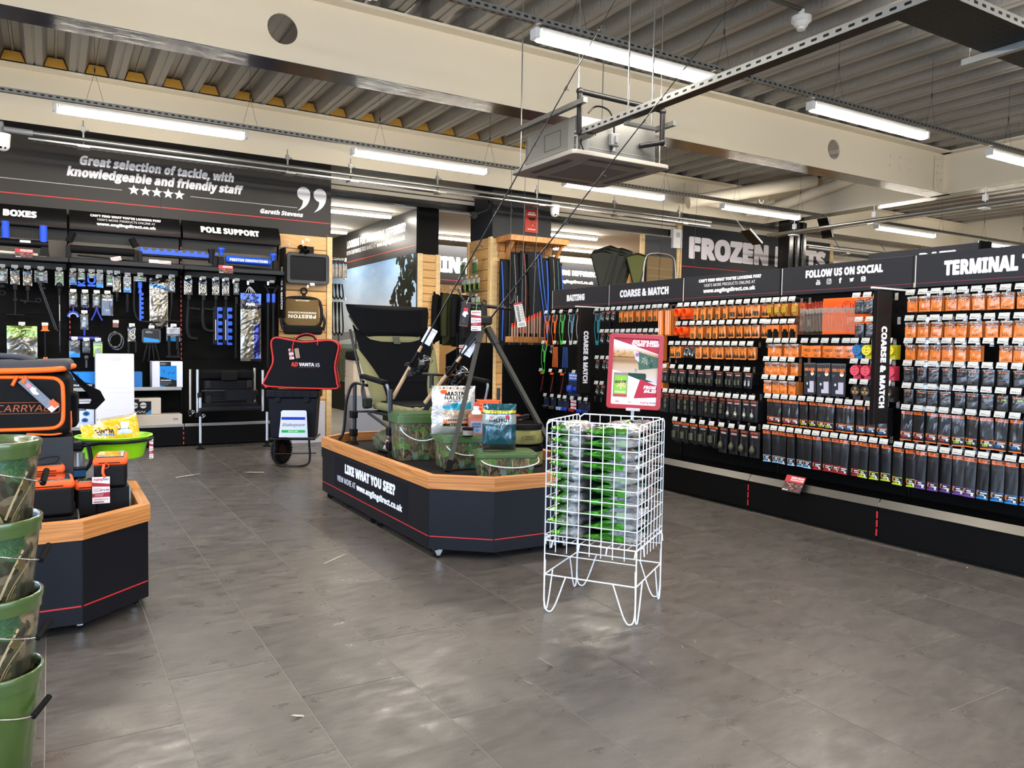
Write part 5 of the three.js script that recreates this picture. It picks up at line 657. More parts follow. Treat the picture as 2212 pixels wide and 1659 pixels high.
// things standing on the top shelf
const shelfY = 2.55;
{ const t = thing('roller', 'black keep-net roller with two upright blue foam cylinders on the top shelf', 'roller', [-0.32, shelfY, -12.08]);
  obj('roller_bar', rod([-0.5, 0.2, 0], [0.32, 0.2, 0], 0.05), blackPl, t); obj('blue_foam', C(0.045, 0.045, 0.22, -0.155, 0.36, 0.0), std(0x1f4fd0, 0.7), t); obj('blue_foam', C(0.045, 0.045, 0.22, 0.265, 0.34, 0.0), std(0x1f4fd0, 0.7), t); obj('end_bracket', [EX([[-0.05, 0], [0.07, 0], [0.05, 0.22], [-0.01, 0.22]], 0.06, 0.004, 0.26, 0, -0.03)], blackPl, t); obj('frame', [rod([-0.5, 0.07, 0.1], [0.2, 0.05, 0.1], 0.018), rod([-0.5, 0.02, 0.12], [0.3, 0.02, 0.12], 0.018)], std(0xc6beb2, 0.4), t); obj('lettering', B(0.12, 0.03, 0.002, 0.06, 0.22, 0.05), whitePlastic, t); }
{ const t = thing('roller', 'all-black pole roller with tilted foam end posts on the top shelf', 'roller', [0.63, shelfY, -12.06]);
  obj('roller_bar', rod([-0.38, 0.17, 0], [0.4, 0.17, 0], 0.055), softBlack, t); obj('foam_post', C(0.045, 0.045, 0.14, -0.37, 0.33, 0, 0, 0, -0.35), softBlack, t); obj('foam_post', C(0.045, 0.045, 0.13, 0.39, 0.31, 0, 0, 0, 0.45), softBlack, t); obj('end_bracket', [RB(0.06, 0.2, 0.08, 0.008, -0.4, 0.11, 0), RB(0.06, 0.2, 0.08, 0.008, 0.42, 0.11, 0)], blackPl, t); obj('frame', [rod([-0.42, 0.03, 0.1], [0.44, 0.03, 0.1], 0.016), rod([-0.3, 0.08, 0.1], [0.4, 0.05, 0.1], 0.012)], blackPl, t); obj('price_tag', flat(0.13, 0.06, 'tagRed', 0.16, 0.06, 0.14, -0.4, 0, 0.3), paper, t); }
{ const s = new THREE.Shape(); s.moveTo(-0.5, -0.03); s.lineTo(-0.5, 0.06); for (let i = 0; i < 10; i++) { const x = -0.48 + i * 0.1; s.lineTo(x + 0.01, 0.05); s.absarc(x + 0.05, 0.045, 0.032, PI, 0, false); s.lineTo(x + 0.1, 0.05); } s.lineTo(0.52, -0.03);
  const t = thing('toothed_roost', 'long blue toothed pole roost on a black folding frame on the top shelf', 'pole rest', [1.62, shelfY, -12.05]);
  obj('comb', EX(s, 0.04, 0.003, -0.02, 0.2, -0.02), blueM, t); obj('frame', [rod([-0.52, 0.15, 0], [0.48, 0.15, 0], 0.02), rod([-0.5, 0.03, 0.1], [0.5, 0.03, 0.1], 0.018), rod([-0.5, 0.03, -0.08], [0.5, 0.03, -0.08], 0.018), RB(0.07, 0.2, 0.06, 0.01, -0.53, 0.1, 0), RB(0.07, 0.22, 0.06, 0.01, 0.47, 0.1, 0)], blackPl, t); obj('price_tag', [flat(0.16, 0.06, 'tagRed', -0.22, 0.05, 0.13, -0.4), flat(0.12, 0.05, 'tagWhite', -0.36, 0.06, 0.12, -0.4)], paper, t); }
{ const t = thing('roller', 'blue pole roller lettered in white with mushroom ends on the top shelf', 'roller', [2.56, shelfY, -12.05]);
  obj('roller_bar', rod([-0.32, 0.17, 0], [0.32, 0.16, 0], 0.06), blueM, t); obj('mushroom', [L([[0.0005, 0.12], [0.05, 0.115], [0.055, 0.08], [0.03, 0.06], [0.028, 0]], 20, -0.38, 0.22, 0), L([[0.0005, 0.12], [0.05, 0.115], [0.055, 0.08], [0.03, 0.06], [0.028, 0]], 20, 0.37, 0.19, 0)], blueM, t); obj('end_bracket', [RB(0.08, 0.2, 0.08, 0.01, -0.39, 0.1, 0), RB(0.08, 0.2, 0.08, 0.01, 0.4, 0.1, 0), C(0.05, 0.04, 0.2, -0.52, 0.2, 0)], blackPl, t); obj('frame', [rod([-0.4, 0.03, 0.1], [0.45, 0.03, 0.1], 0.018), rod([-0.3, 0.07, 0.08], [0.38, 0.05, 0.08], 0.014)], blackPl, t);
  const m = signFace(t, 0.6, 0.06, 0, 0.165, 0.0605, 512, (c, w, h) => { bar(c, 0, 0, w, h, '#1d4fc4'); text(c, 'PRESTON INNOVATIONS', w / 2, h / 2, w * 0.92, h * 0.62, '#e8ecff', { fat: 4 }); }); }
{ // side panel goods on the oak slats
  hookAt([3.44, 3.1, -12.27], 0, 'peg hook above the binocular-like rod holders on the oak slats', 'peg hooks with price tickets'); const a = thing('rod_clip', 'cluster of black rod clips on a card at the top of the oak slats', 'clip', [3.44, 2.96, -12.16]); obj('card', B(0.22, 0.12, 0.01, 0.04, 0.0, -0.03), blackPl, a); obj('socket', [[-0.09, 0.03], [-0.02, 0.02], [-0.06, -0.03], [0.02, -0.035]].map(([x, y]) => L([[0.018, 0], [0.03, 0.005], [0.032, 0.1], [0.018, 0.1], [0.018, 0]], 16).rotateX(PI / 2).translate(x, y, 0)), blackPl, a);
  const b = thing('side_tray', 'large black rounded side tray hung on the oak slats', 'tray', [3.49, 2.67, -12.22]); obj('tray', EX(rrect(0.64, 0.45, 0.05), 0.05, 0.01), blackPl, b); obj('rim', (() => { const s = rrect(0.66, 0.47, 0.06); s.holes.push(rrect(0.57, 0.38, 0.03)); return EX(s, 0.02, 0.006, 0, 0, 0.055); })(), std(0x161618, 0.22), b); hookAt([3.52, 2.42, -12.27], 0, 'peg hook under the black side tray on the oak slats', 'peg hooks with price tickets');
  const c = thing('rod_clip', 'single black ring rod clip between the tray and the mesh seat', 'clip', [3.44, 2.3, -12.2]); obj('ring', TR(0.045, 0.014, 0, 0.02, 0), blackPl, c); obj('stem', RB(0.05, 0.12, 0.04, 0.01, 0, -0.08, 0), blackPl, c);
  const d = thing('mesh_tray', 'brown mesh-bottomed folding tray printed upside down, hung on the oak slats', 'tray', [3.4, 1.95, -12.16]); const fr = (k) => tube([[-0.24, 0.24, 0], [0.24, 0.24, 0], [0.285, 0.18, 0.01], [0.26, -0.16, 0.03], [-0.27, -0.16, 0.03], [-0.29, 0.18, 0.01]], k, 60, true); obj('frame', [fr(0.025)], blackPl, d);
  const mesh = canvas(512, 400, (q, w, h) => { bar(q, 0, 0, w, h, '#75603c'); q.fillStyle = '#54432a'; for (let y = 0; y < h; y += 5) for (let x = (y / 5) % 2 * 3; x < w; x += 6) q.fillRect(x, y, 3, 3); q.save(); q.translate(w, h); q.rotate(PI); text(q, 'INNOVATIONS', w * 0.5, h * 0.5, w * 0.86, 26, '#e9e2d4', { fat: 3 }); text(q, 'PRESTON', w * 0.5, h * 0.36, w * 0.86, 50, '#e9e2d4', { fat: 5 }); text(q, 'VENTALITE', w * 0.5, h * 0.95, w * 0.42, 16, '#e9e2d4', { fat: 2 }); q.restore(); });
  obj('mesh_panel', P(0.52, 0.42, 0, 0.03, 0.012, 0.06), printed(mesh, 0.8), d); obj('pocket', [RB(0.6, 0.14, 0.1, 0.04, 0, -0.24, 0.06)], softBlack, d); obj('side_arm', [tube([[-0.3, 0.0, 0.02], [-0.34, -0.1, 0.06], [-0.31, -0.24, 0.08]], 0.022, 12), tube([[0.32, 0.0, 0.02], [0.34, -0.1, 0.06], [0.31, -0.24, 0.08]], 0.022, 12)], blackPl, d); }
// boxes on the lower shelves
const cartonArt = (n, draw) => canvas(256, 256, draw);
{ const t = thing('carton', 'white carton with a blue and black product panel on the middle shelf', 'carton', [1.43, 0.845, -12.07]); obj('carton', RB(0.4, 0.37, 0.28, 0.004, 0, 0.185, 0), whiteBox, t); signFace(t, 0.22, 0.36, 0.01, 0.185, 0.141, 200, (c, w, h) => { bar(c, 0, 0, w, h, '#16181c'); bar(c, w * 0.66, 0, w * 0.34, h * 0.16, '#dfe3ee'); poly(c, [[0, h * 0.17], [w, h * 0.17], [w, h * 0.74], [0, h * 0.58]], '#1f7fd0'); c.strokeStyle = '#0d2a4a'; c.lineWidth = 5; c.beginPath(); c.moveTo(20, h * 0.32); c.lineTo(55, h * 0.36); c.lineTo(50, h * 0.46); c.moveTo(100, h * 0.52); c.lineTo(110, h * 0.42); c.lineTo(160, h * 0.48); c.lineTo(180, h * 0.36); c.stroke(); text(c, 'KETTLE ADAPTER', w * 0.36, h * 0.73, w * 0.6, 13, '#dfe3ee'); lines(c, 8, h * 0.8, 140, 4, 12, '#8a8f98'); lines(c, 8, h * 0.05, 100, 3, 10, '#c9cdd6'); poly(c, [[0, h * 0.92], [w * 0.5, h], [0, h]], '#1f7fd0'); }); }
{ const t = thing('carton', 'low white carton with pictures of reels, standing on the bottom shelf', 'carton', [1.12, 0.47, -12.08]); obj('carton', RB(0.45, 0.23, 0.26, 0.004, 0, 0.115, 0), std(0xc9c0b4, 0.6), t); signFace(t, 0.3, 0.21, -0.05, 0.11, 0.131, 256, (c, w, h) => { bar(c, 0, 0, w, h, '#15171d'); bar(c, w * 0.48, 0, w * 0.52, h * 0.15, '#cfc7bb'); for (const x of [0.3, 0.66]) { disc(c, w * x, h * 0.42, 36, '#d6d6da'); bar(c, w * x - 36, h * 0.4, 72, 10, '#15171d'); } for (const x of [0.36, 0.52, 0.68]) { c.strokeStyle = '#e4e4e8'; c.lineWidth = 6; c.beginPath(); c.arc(w * x, h * 0.82, 13, -0.6, 3.8); c.stroke(); } poly(c, [[w, h * 0.7], [w, h], [w * 0.72, h]], '#1f86d2'); }); }
{ const t = thing('carton', 'long flat cream carton marked with two letters on the bottom shelf', 'carton', [1.28, 0.315, -12.06]); obj('carton', RB(0.68, 0.15, 0.3, 0.006, 0, 0.075, 0), std(0xc4b8aa, 0.7), t); signFace(t, 0.1, 0.06, 0.25, 0.08, 0.151, 100, (c, w, h) => { bar(c, 0, 0, w, h, '#c9bdaf'); text(c, 'PIN', w / 2, h * 0.45, w * 0.7, 22, '#3a3632', { fat: 2 }); bar(c, 14, h * 0.75, 70, 4, '#3a3632'); }); }
{ const t = thing('carton', 'tall plain white carton standing upright in front of the middle bay', 'carton', [0.72, 0.3, -11.72]); obj('carton', RB(0.46, 1.02, 0.26, 0.004, 0.03, 0.51, -0.06), std(0xd9d9e6, 0.5), t); obj('side_label', B(0.003, 0.1, 0.06, -0.202, 0.95, 0.02), std(0x9fb4d8, 0.5), t); obj('tape', B(0.1, 0.05, 0.001, 0.05, 0.95, 0.0705), std(0xc9c8d2, 0.3), t); obj('crease', [0.56, 0.5, 0.27, 0.24, 0.15].map((y, i) => B(0.3, 0.003, 0.001, 0.04 + (i % 2) * 0.06, y, 0.0704)), std(0xc2c6dc, 0.5), t); }
{ const t = thing('carton', 'blue carton behind the tall white carton on the middle shelf', 'carton', [0.72, 0.845, -12.1]); obj('carton', RB(0.9, 0.22, 0.26, 0.004, -0.06, 0.11, 0), std(0x1f78cc, 0.5), t); signFace(t, 0.34, 0.215, -0.33, 0.11, 0.131, 256, (c, w, h) => { bar(c, 0, 0, w, h, '#2a86d8'); poly(c, [[0, h * 0.42], [w, h * 0.8], [w, h], [0, h]], '#1a1d26'); text(c, 'POLE SUPPORT', w * 0.45, h * 0.82, w * 0.7, 16, '#e6eaf4'); text(c, 'XXXL', w * 0.2, h * 0.2, w * 0.3, 22, '#16406e'); }); }
{ const t = thing('carton', 'white and blue pictured carton left of the tall white carton', 'carton', [0.33, 0.315, -12.06]); obj('carton', RB(0.36, 0.38, 0.3, 0.004, 0, 0.19, 0), whiteBox, t); signFace(t, 0.34, 0.36, 0, 0.19, 0.151, 200, (c, w, h) => { bar(c, 0, 0, w, h, '#d4dcee'); bar(c, 0, 0, w, 14, '#9a958c'); for (const [x, y] of [[0.5, 0.2], [0.3, 0.45], [0.75, 0.5], [0.7, 0.75]]) { disc(c, w * x, h * y, 24, '#2f6aa8', 0.8); disc(c, w * x, h * y, 12, '#182c4a', 0.7); } bar(c, 30, 70, 120, 10, '#20242c'); bar(c, 0, h * 0.82, w, h * 0.05, '#b8cdf0'); }); }
// seat box on legs in the right bay
{ const t = thing('seat_box', 'black lidded fishing seat box on silver legs under POLE SUPPORT', 'seat box', [2.2, 0, -11.72]);
  obj('deck', [RB(0.78, 0.07, 0.42, 0.012, 0, 0.6, -0.06)], std(0x141416, 0.35), t); obj('drawer_unit', [RB(0.66, 0.17, 0.4, 0.01, 0, 0.72, -0.08), RB(0.66, 0.14, 0.4, 0.01, 0, 0.88, -0.08)], blackPl, t); obj('drawer_groove', [0.67, 0.7, 0.73, 0.76, 0.86, 0.89, 0.92, 0.95].map((y) => B(0.44, 0.006, 0.01, 0, y, 0.122)), std(0x2a2a2e, 0.3), t); obj('side_catch', [[-0.28, 0.9], [0.28, 0.9], [-0.28, 0.69], [0.28, 0.69]].map(([x, y]) => RB(0.07, 0.11, 0.03, 0.008, x, y, 0.12)), std(0x222226, 0.35), t);
  obj('rail', [rod([-0.38, 0.81, 0.15], [0.38, 0.81, 0.15], 0.008)], steelDark, t); obj('seat_cushion', [RB(0.7, 0.13, 0.4, 0.04, 0, 1.03, -0.08)], blackFab, t); obj('seat_grip', [RB(0.22, 0.15, 0.06, 0.03, 0.0, 1.02, 0.14)], softBlack, t); obj('price_tag', flat(0.09, 0.06, 'tagRed', 0.02, 0.755, 0.145), std(0x4a2a2c, 0.6), t); obj('footplate', [RB(0.84, 0.05, 0.34, 0.01, 0, 0.555, 0.12)], std(0x1d1d20, 0.3), t);
  const leg = (x, z, y0, y1, k) => { obj('leg', rod([x, y0, z], [x, y1, z], 0.018), k ? std(0xb8b2a4, 0.3, 0.6) : std(0xc4ccd8, 0.3, 0.4), t); };
  leg(-0.5, 0.0, 0.45, 1.11, 1); leg(-0.42, 0.1, 0.45, 1.11); leg(-0.4, 0.2, 0.07, 0.72); leg(0.38, 0.0, 0.6, 1.13, 1); leg(0.48, 0.08, 0.5, 1.1); leg(0.5, 0.26, 0.07, 0.5);
  obj('leg_clamp', [[-0.5, 0.5, 0], [-0.42, 0.47, 0.1], [-0.4, 0.5, 0.2], [0.48, 0.86, 0.08], [-0.4, 0.75, 0.16], [0.38, 0.76, 0.1]].map(([x, y, z]) => RB(0.06, 0.08, 0.07, 0.015, x, y, z)), blackPl, t); obj('wing_knob', [[-0.47, 0.5, 0.05], [-0.39, 0.48, 0.15], [-0.36, 0.46, 0.25]].map(([x, y, z]) => merge([TR(0.016, 0.005, x, y + 0.015, z), rod([x - 0.015, y - 0.02, z], [x + 0.006, y + 0.005, z], 0.005)])), chrome, t);
  obj('foot', [L([[0.0005, 0.03], [0.03, 0.025], [0.065, 0.0], [0.0005, 0]], 18, -0.4, 0, 0.2), L([[0.0005, 0.03], [0.03, 0.025], [0.065, 0.0], [0.0005, 0]], 18, 0.5, 0, 0.26), RB(0.05, 0.05, 0.05, 0.01, -0.4, 0.06, 0.2), RB(0.05, 0.05, 0.05, 0.01, 0.5, 0.06, 0.26)], rubber, t); }
{ const t = thing('side_tray', 'small black side tray projecting left of the trolley box', 'tray', [2.25, 0.78, -11.1]); const s = new THREE.Shape(); obj('tray', [RB(0.36, 0.015, 0.26, 0.005, 0, -0.06, 0), B(0.36, 0.12, 0.012, 0, 0, 0.125), B(0.36, 0.12, 0.012, 0, 0, -0.125), B(0.012, 0.12, 0.26, -0.175, 0, 0), B(0.012, 0.12, 0.26, 0.175, 0, 0)], std(0x17181c, 0.4), t); obj('support_arm', rod([0.1, -0.05, -0.1], [0.2, -0.05, -0.4], 0.015), blackPl, t); }
// trolley with tackle box and bag
{ const t = thing('trolley', 'black folding trolley frame with a knobbly pneumatic wheel', 'trolley', [2.58, 0, -9.55], -0.42);
  const W = 0.2; obj('foot_frame', tube([[-W, 0.34, 0.16], [-W, 0.06, 0.16], [-W + 0.05, 0.02, 0.16], [W - 0.05, 0.02, 0.16], [W, 0.06, 0.16], [W, 0.34, 0.16]], 0.013, 60), std(0x101012, 0.25, 0.3), t); obj('bed', [rod([-0.26, 0.34, 0.16], [0.26, 0.34, 0.16], 0.014), rod([-W, 0.16, 0.16], [W + 0.08, 0.16, 0.1], 0.008), rod([-0.26, 0.34, 0.16], [-0.26, 0.34, -0.35], 0.014), rod([0.26, 0.34, 0.16], [0.26, 0.34, -0.35], 0.014)], std(0x101012, 0.25, 0.3), t);
  for (const x of [-0.17, 0.44]) { const w = obj('wheel', [TR(0.125, 0.045, x, 0.17, -0.1, 0, 1.05, 0, PI * 2, 12, 36)], rubber, t); const kn = []; for (let i = 0; i < 30; i++) for (const q of [-1, 1]) { const a = i / 30 * PI * 2, g = RB(0.02, 0.016, 0.022, 0.004); g.translate(0, 0.167, q * 0.018).rotateZ(a); kn.push(g.rotateY(1.05).translate(x, 0.17, -0.1)); } obj('tread', kn, std(0x1c1e22, 0.5), t); obj('hub', [C(0.08, 0.08, 0.04, 0, 0, 0, PI / 2).rotateY(1.05).translate(x, 0.17, -0.1)], std(0x2a0e10, 0.5), t); }
  const b = thing('tackle_box', 'black lidded tackle box strapped on the trolley, with two latches', 'box', [2.58, 0.36, -9.55], -0.42); obj('box', EX([[-0.25, 0], [0.25, 0], [0.28, 0.47], [-0.28, 0.47]], 0.34, 0.006, 0, 0, -0.2), navyBlack, b); obj('lid', RB(0.62, 0.09, 0.4, 0.015, 0, 0.525, -0.03), navyBlack, b); obj('lid_rib', [-0.2, -0.1, 0, 0.1, 0.2].map((x) => RB(0.012, 0.06, 0.012, 0.004, x, 0.53, 0.17)), navyBlack, b); for (const x of [-0.17, 0.17]) obj('latch', [RB(0.07, 0.06, 0.02, 0.006, x, 0.455, 0.155), RB(0.04, 0.03, 0.03, 0.006, x, 0.44, 0.16)], blackPl, b);
  const p = thing('brand_plate', 'white tapered card with a script name between blue and green bars, on the trolley', 'sign', [2.51, 0.37, -9.335], -0.42); const g = EX([[-0.17, 0], [0.17, 0], [0.155, 0.31], [0.14, 0.325], [-0.125, 0.325], [-0.14, 0.31]], 0.004, 0, 0, 0, 0); obj('card', g, std(0xdbe0f4, 0.5), p);
  signFace(p, 0.29, 0.3, 0.0, 0.16, 0.0048, 400, (c, w, h) => { bar(c, 0, 0, w, h, '#dbe0f4'); bar(c, 8, h * 0.22, w - 16, h * 0.11, '#1a37b0'); text(c, 'Shakespeare', w / 2, h * 0.53, w * 0.92, h * 0.15, '#15151c', { font: 'serif', it: 1, light: 1, fat: 2, skew: -0.25, low: 1 }); bar(c, 8, h * 0.74, w - 16, h * 0.11, '#1fb84e'); text(c, 'SINCE 1897', w / 2, h * 0.795, w * 0.42, h * 0.06, '#e4f4e8', { font: 'serif', fat: 1 }); });
  const bag = thing('holdall', 'black padded holdall with red piping and a printed word, lying on the tackle box', 'bag', [2.68, 0.94, -9.5], -0.42);
  const out = [[-0.39, 0.02], [0.35, 0.0], [0.385, 0.06], [0.36, 0.26], [0.4, 0.5], [0.3, 0.56], [0, 0.535], [-0.29, 0.58], [-0.345, 0.52], [-0.325, 0.3], [-0.4, 0.12]]; const cv = new THREE.CatmullRomCurve3(out.map(([x, y]) => V(x, y, 0)), true, 'catmullrom', 0.35).getPoints(70);
  { const s = new THREE.Shape(cv.map((q) => new THREE.Vector2(q.x, q.y))); const body = EX(s, 0.2, 0.03, 0, 0.03, -0.12); obj('body', body, std(0x0d0e13, 0.7), bag); for (const z of [0.105, -0.12, -0.06]) obj('piping', tube(cv.filter((_, i) => i % 2 === 0).map((q) => [q.x * 1.07, q.y * 1.05 + 0.015, z]), 0.011, 120, true), std(0xd42a26, 0.5), bag);
    obj('handle', [tube([[-0.13, 0.46, 0.12], [-0.1, 0.6, 0.09], [0.0, 0.66, 0.05], [0.12, 0.65, 0.05], [0.17, 0.58, 0.1], [0.17, 0.54, 0.12]], 0.017, 30)], std(0x1a1014, 0.7), bag); obj('handle_piping', [tube([[-0.12, 0.46, 0.135], [-0.09, 0.61, 0.1], [0, 0.675, 0.06], [0.12, 0.665, 0.06], [0.18, 0.59, 0.11], [0.18, 0.54, 0.135]], 0.006, 30)], std(0xd42a26, 0.5), bag);
    signFace(bag, 0.34, 0.1, 0.04, 0.3, 0.113, 400, (c, w, h) => { bar(c, 0, 0, w, h, '#0f1015'); text(c, 'AD', w * 0.11, h * 0.45, w * 0.25, h * 0.5, '#d8403a', { skew: -0.2, fat: 8 }); text(c, 'VANTA', w * 0.53, h * 0.45, w * 0.52, h * 0.38, '#ececf0', { fat: 7 }); text(c, 'X5', w * 0.91, h * 0.5, w * 0.16, h * 0.42, '#ececf0', { light: 1, fat: 2 }); bar(c, w * 0.26, h * 0.78, w * 0.54, 4, '#c43a36'); }, 0, 0.7);
    obj('swing_tag', [flat(0.055, 0.13, 'tagRed', -0.13, 0.43, 0.122, 0, 0, 0.12)], paper, bag); obj('swing_tag', [flat(0.05, 0.12, 'ticket', -0.06, 0.44, 0.126, 0, 0.2, 0.16)], std(0xa8937c, 0.6), bag); } }
// ---------- display plinths: octagons of black panels with a stained timber rim, on castors ----------
const inset = (pts, d) => pts.map((p, i) => { const n = pts.length, a = pts[(i + n - 1) % n], b = pts[(i + 1) % n]; const u = [p[0] - a[0], p[1] - a[1]], v = [b[0] - p[0], b[1] - p[1]]; const lu = Math.hypot(...u), lv = Math.hypot(...v); const n1 = [-u[1] / lu, u[0] / lu], n2 = [-v[1] / lv, v[0] / lv], k = 1 + n1[0] * n2[0] + n1[1] * n2[1]; return [p[0] + d * (n1[0] + n2[0]) / k, p[1] + d * (n1[1] + n2[1]) / k]; });
const panelM = phy(0x0a0c14, 0.42, { specularIntensity: 0.6 });
const plinth = (label, pts, castors, print) => {        // pts: outline seen from above as [x, z], counter-clockwise on screen axes so that the inside is to the left
  const t = thing('display_plinth', label, 'plinth'); const inn = inset(pts, 0.055), pin = inset(pts, 0.012), pin2 = inset(pts, 0.03);
  const quad = (A, B2, Ci, D, y0, y1) => { const s = shape([[A[0], -A[1]], [B2[0], -B2[1]], [Ci[0], -Ci[1]], [D[0], -D[1]]]); return metre(EX(s, y1 - y0, 0.002, 0, 0, 0).rotateX(-PI / 2).translate(0, y0, 0), 1); };
  const floorS = shape(inset(pts, 0.03).map(([x, z]) => [x, -z])); obj('deck', EX(floorS, 0.02, 0).rotateX(-PI / 2).translate(0, 0.48, 0), softBlack, t);
  pts.forEach((p, i) => {
    const q = pts[(i + 1) % pts.length], len = Math.hypot(q[0] - p[0], q[1] - p[1]), cuts = len > 1.5 ? [0, 0.47, 1] : [0, 1];
    for (let c = 0; c + 1 < cuts.length; c++) { const l = (a, b, f) => [a[0] + (b[0] - a[0]) * f, a[1] + (b[1] - a[1]) * f], g = 0.0015 / len; const f0 = cuts[c] + g, f1 = cuts[c + 1] - g, j = (i + 1) % pts.length;
      const gm = quad(l(p, q, f0), l(p, q, f1), l(inn[i], inn[j], f1), l(inn[i], inn[j], f0), 0.492, 0.585); const dir = Math.atan2(q[1] - p[1], q[0] - p[0]), n = gm.attributes.normal, P3 = gm.attributes.position, uv = gm.attributes.uv; for (let k = 0; k < uv.count; k++) { const al = P3.getX(k) * Math.cos(dir) + P3.getZ(k) * Math.sin(dir); uv.setXY(k, (Math.abs(n.getY(k)) > 0.5 ? -P3.getX(k) * Math.sin(dir) + P3.getZ(k) * Math.cos(dir) : P3.getY(k)) * 4 + i * 0.37 + c * 0.21, al * 0.9 + c * 0.3); } obj('rim_board', gm, wood, t); }
    const j = (i + 1) % pts.length, gp = quad(pin[i], pin[j], pin2[j], pin2[i], 0.06, 0.49); obj('panel', gp, panelM, t);
    const mid = [(pin[i][0] + pin[j][0]) / 2, (pin[i][1] + pin[j][1]) / 2], a = Math.atan2(-(q[1] - p[1]), q[0] - p[0]), nx = [(q[1] - p[1]) / len, -(q[0] - p[0]) / len];
    obj('red_stripe', B(len - 0.02, 0.007, 0.001, mid[0] + nx[0] * 0.0028, 0.15, mid[1] + nx[1] * 0.0028, 0, a, 0), redLine, t);
  });
  for (const [x, z] of castors) { const c = obj('castor', [EX([[-0.03, 0.06], [0.03, 0.06], [0.012, 0.02], [-0.012, 0.02]], 0.004, 0, x, 0, z + 0.018), EX([[-0.03, 0.06], [0.03, 0.06], [0.012, 0.02], [-0.012, 0.02]], 0.004, 0, x, 0, z - 0.022)], chrome, t); obj('wheel', C(0.027, 0.027, 0.024, x, 0.027, z, PI / 2, 0, 0, 18), rubber, c); }
  return t;
};
const oct = (x0, x1, z0, z1, c, d) => [[x0 + c, z1], [x0, z1 - d], [x0, z0 + d], [x0 + c, z0], [x1 - c, z0], [x1, z0 + d], [x1, z1 - d], [x1 - c, z1]];
const mainP = plinth('long octagonal black display plinth with timber rim, printed with an invitation to view more', oct(2.285, 3.82, -7.78, -4.66, 0.365, 0.31), [[2.335, -7.34], [2.33, -6.16], [2.335, -6.02], [2.345, -4.93], [3.3, -4.75], [3.75, -5.1], [3.75, -7.3]]);
signFace(mainP, 1.75, 0.28, 2.2945, 0.315, -6.22, 1200, (c, w, h) => { bar(c, 0, 0, w, h, '#0d0f17'); const k = w / 1.75, X = (z) => (z + 7.095) * k, Y = (y) => (0.455 - y) * k; text(c, 'LIKE WHAT YOU SEE?', X(-6.2), Y(0.37), 1.2 * k, 0.075 * k, '#eef2fb', { fat: 10 }); text(c, 'VIEW MORE AT', X(-6.76), Y(0.255), 0.5 * k, 0.05 * k, '#eef2fb', { light: 1, fat: 1 }); text(c, 'www.anglingdirect.co.uk', X(-5.97), Y(0.253), 1.02 * k, 0.062 * k, '#eef2fb', { low: 1, fat: 8 }); }, -PI / 2, 0.5);
plinth('octagonal black display plinth with timber rim at the left, behind the stacked buckets', oct(-1.4, 0.475, -5.9, -4.43, 0.34, 0.32), [[0.12, -4.56], [0.42, -5.4], [-1.2, -4.9], [0.4, -4.85]]);

// ---------- goods on the long plinth ----------
const D0 = 0.502;
const i2 = (c) => '#' + new THREE.Color(c).lerp(new THREE.Color('#0d1a0c'), 0.5).getHexString();
const camo = (v) => canvas(512, 512, (c, w, h) => {
  bar(c, 0, 0, w, h, v ? '#4a4636' : '#5a5440');
  for (let i = 0; i < 260; i++) { c.save(); c.translate(rnd() * w, rnd() * h); c.rotate(rnd() * 6); c.globalAlpha = 0.7; disc(c, 0, 0, rr(14, 46), ['#2b2a20', '#6b5a40', '#8a7b5e', '#3c4a34', '#24231c', '#7c6a4a'][i % 6], 0.4); c.restore(); } c.globalAlpha = 1;
  for (let i = 0; i < 26; i++) { c.strokeStyle = ['#a89468', '#8c7850', '#bfae84', '#5f4a30'][i % 4]; c.lineWidth = rr(3, v ? 12 : 8); c.beginPath(); const x = rnd() * w, y = rnd() * h; c.moveTo(x, y); c.quadraticCurveTo(x + rr(-40, 40), y - 90, x + rr(-110, 110), y - rr(120, 260)); c.stroke(); }
  const leaf = (x, y, r, a, col, vein) => { c.save(); c.translate(x, y); c.rotate(a); const p = []; const L5 = [[0, 0.12], [0.35, 0.1], [0.75, -0.1], [0.6, -0.45], [0.95, -0.75], [0.45, -0.8], [0, -1.35], [-0.45, -0.8], [-0.95, -0.75], [-0.6, -0.45], [-0.75, -0.1], [-0.35, 0.1]]; for (const q of L5) p.push([q[0] * r, q[1] * r]); poly(c, p, col); c.globalAlpha = 0.4; poly(c, p.map((q, k) => [q[0] * (k % 2 ? 0.7 : 0.85) + r * 0.08, q[1] * 0.8 - r * 0.1]), i2(col)); c.strokeStyle = vein; c.lineWidth = 1.6; for (const q of [[0, -1.2], [0.7, -0.65], [-0.7, -0.65], [0.55, -0.1], [-0.55, -0.1]]) { c.beginPath(); c.moveTo(0, 0); c.lineTo(q[0] * r, q[1] * r); c.stroke(); } c.restore(); c.globalAlpha = 1; };
  for (let i = 0; i < (v ? 34 : 46); i++) leaf(rnd() * w, rnd() * h, rr(24, v ? 66 : 48), rr(-3, 3), (v ? ['#2c5230', '#3b6238', '#24412c', '#5f7f74', '#39604a', '#2b4f30', '#6b5a34'] : ['#3f6a38', '#4c7a36', '#2f4f38', '#6f9390', '#4f7a5a', '#35603a', '#5f8030'])[i % 7], ['#8fa67a', '#a9bdb0', '#223a20'][i % 3]);
}, { repeat: [1, 1] });
const camoA = camo(0), camoB = camo(1); for (const t of [camoA, camoB]) t.wrapS = t.wrapT = THREE.RepeatWrapping;
const camoM = phy(0xffffff, 0.35, { map: camoA, clearcoat: 0.4 }), camoM2 = phy(0xffffff, 0.3, { map: camoB, clearcoat: 0.6, clearcoatRoughness: 0.1 }), lidM = phy(0x3f5c31, 0.34, { clearcoat: 0.3 });
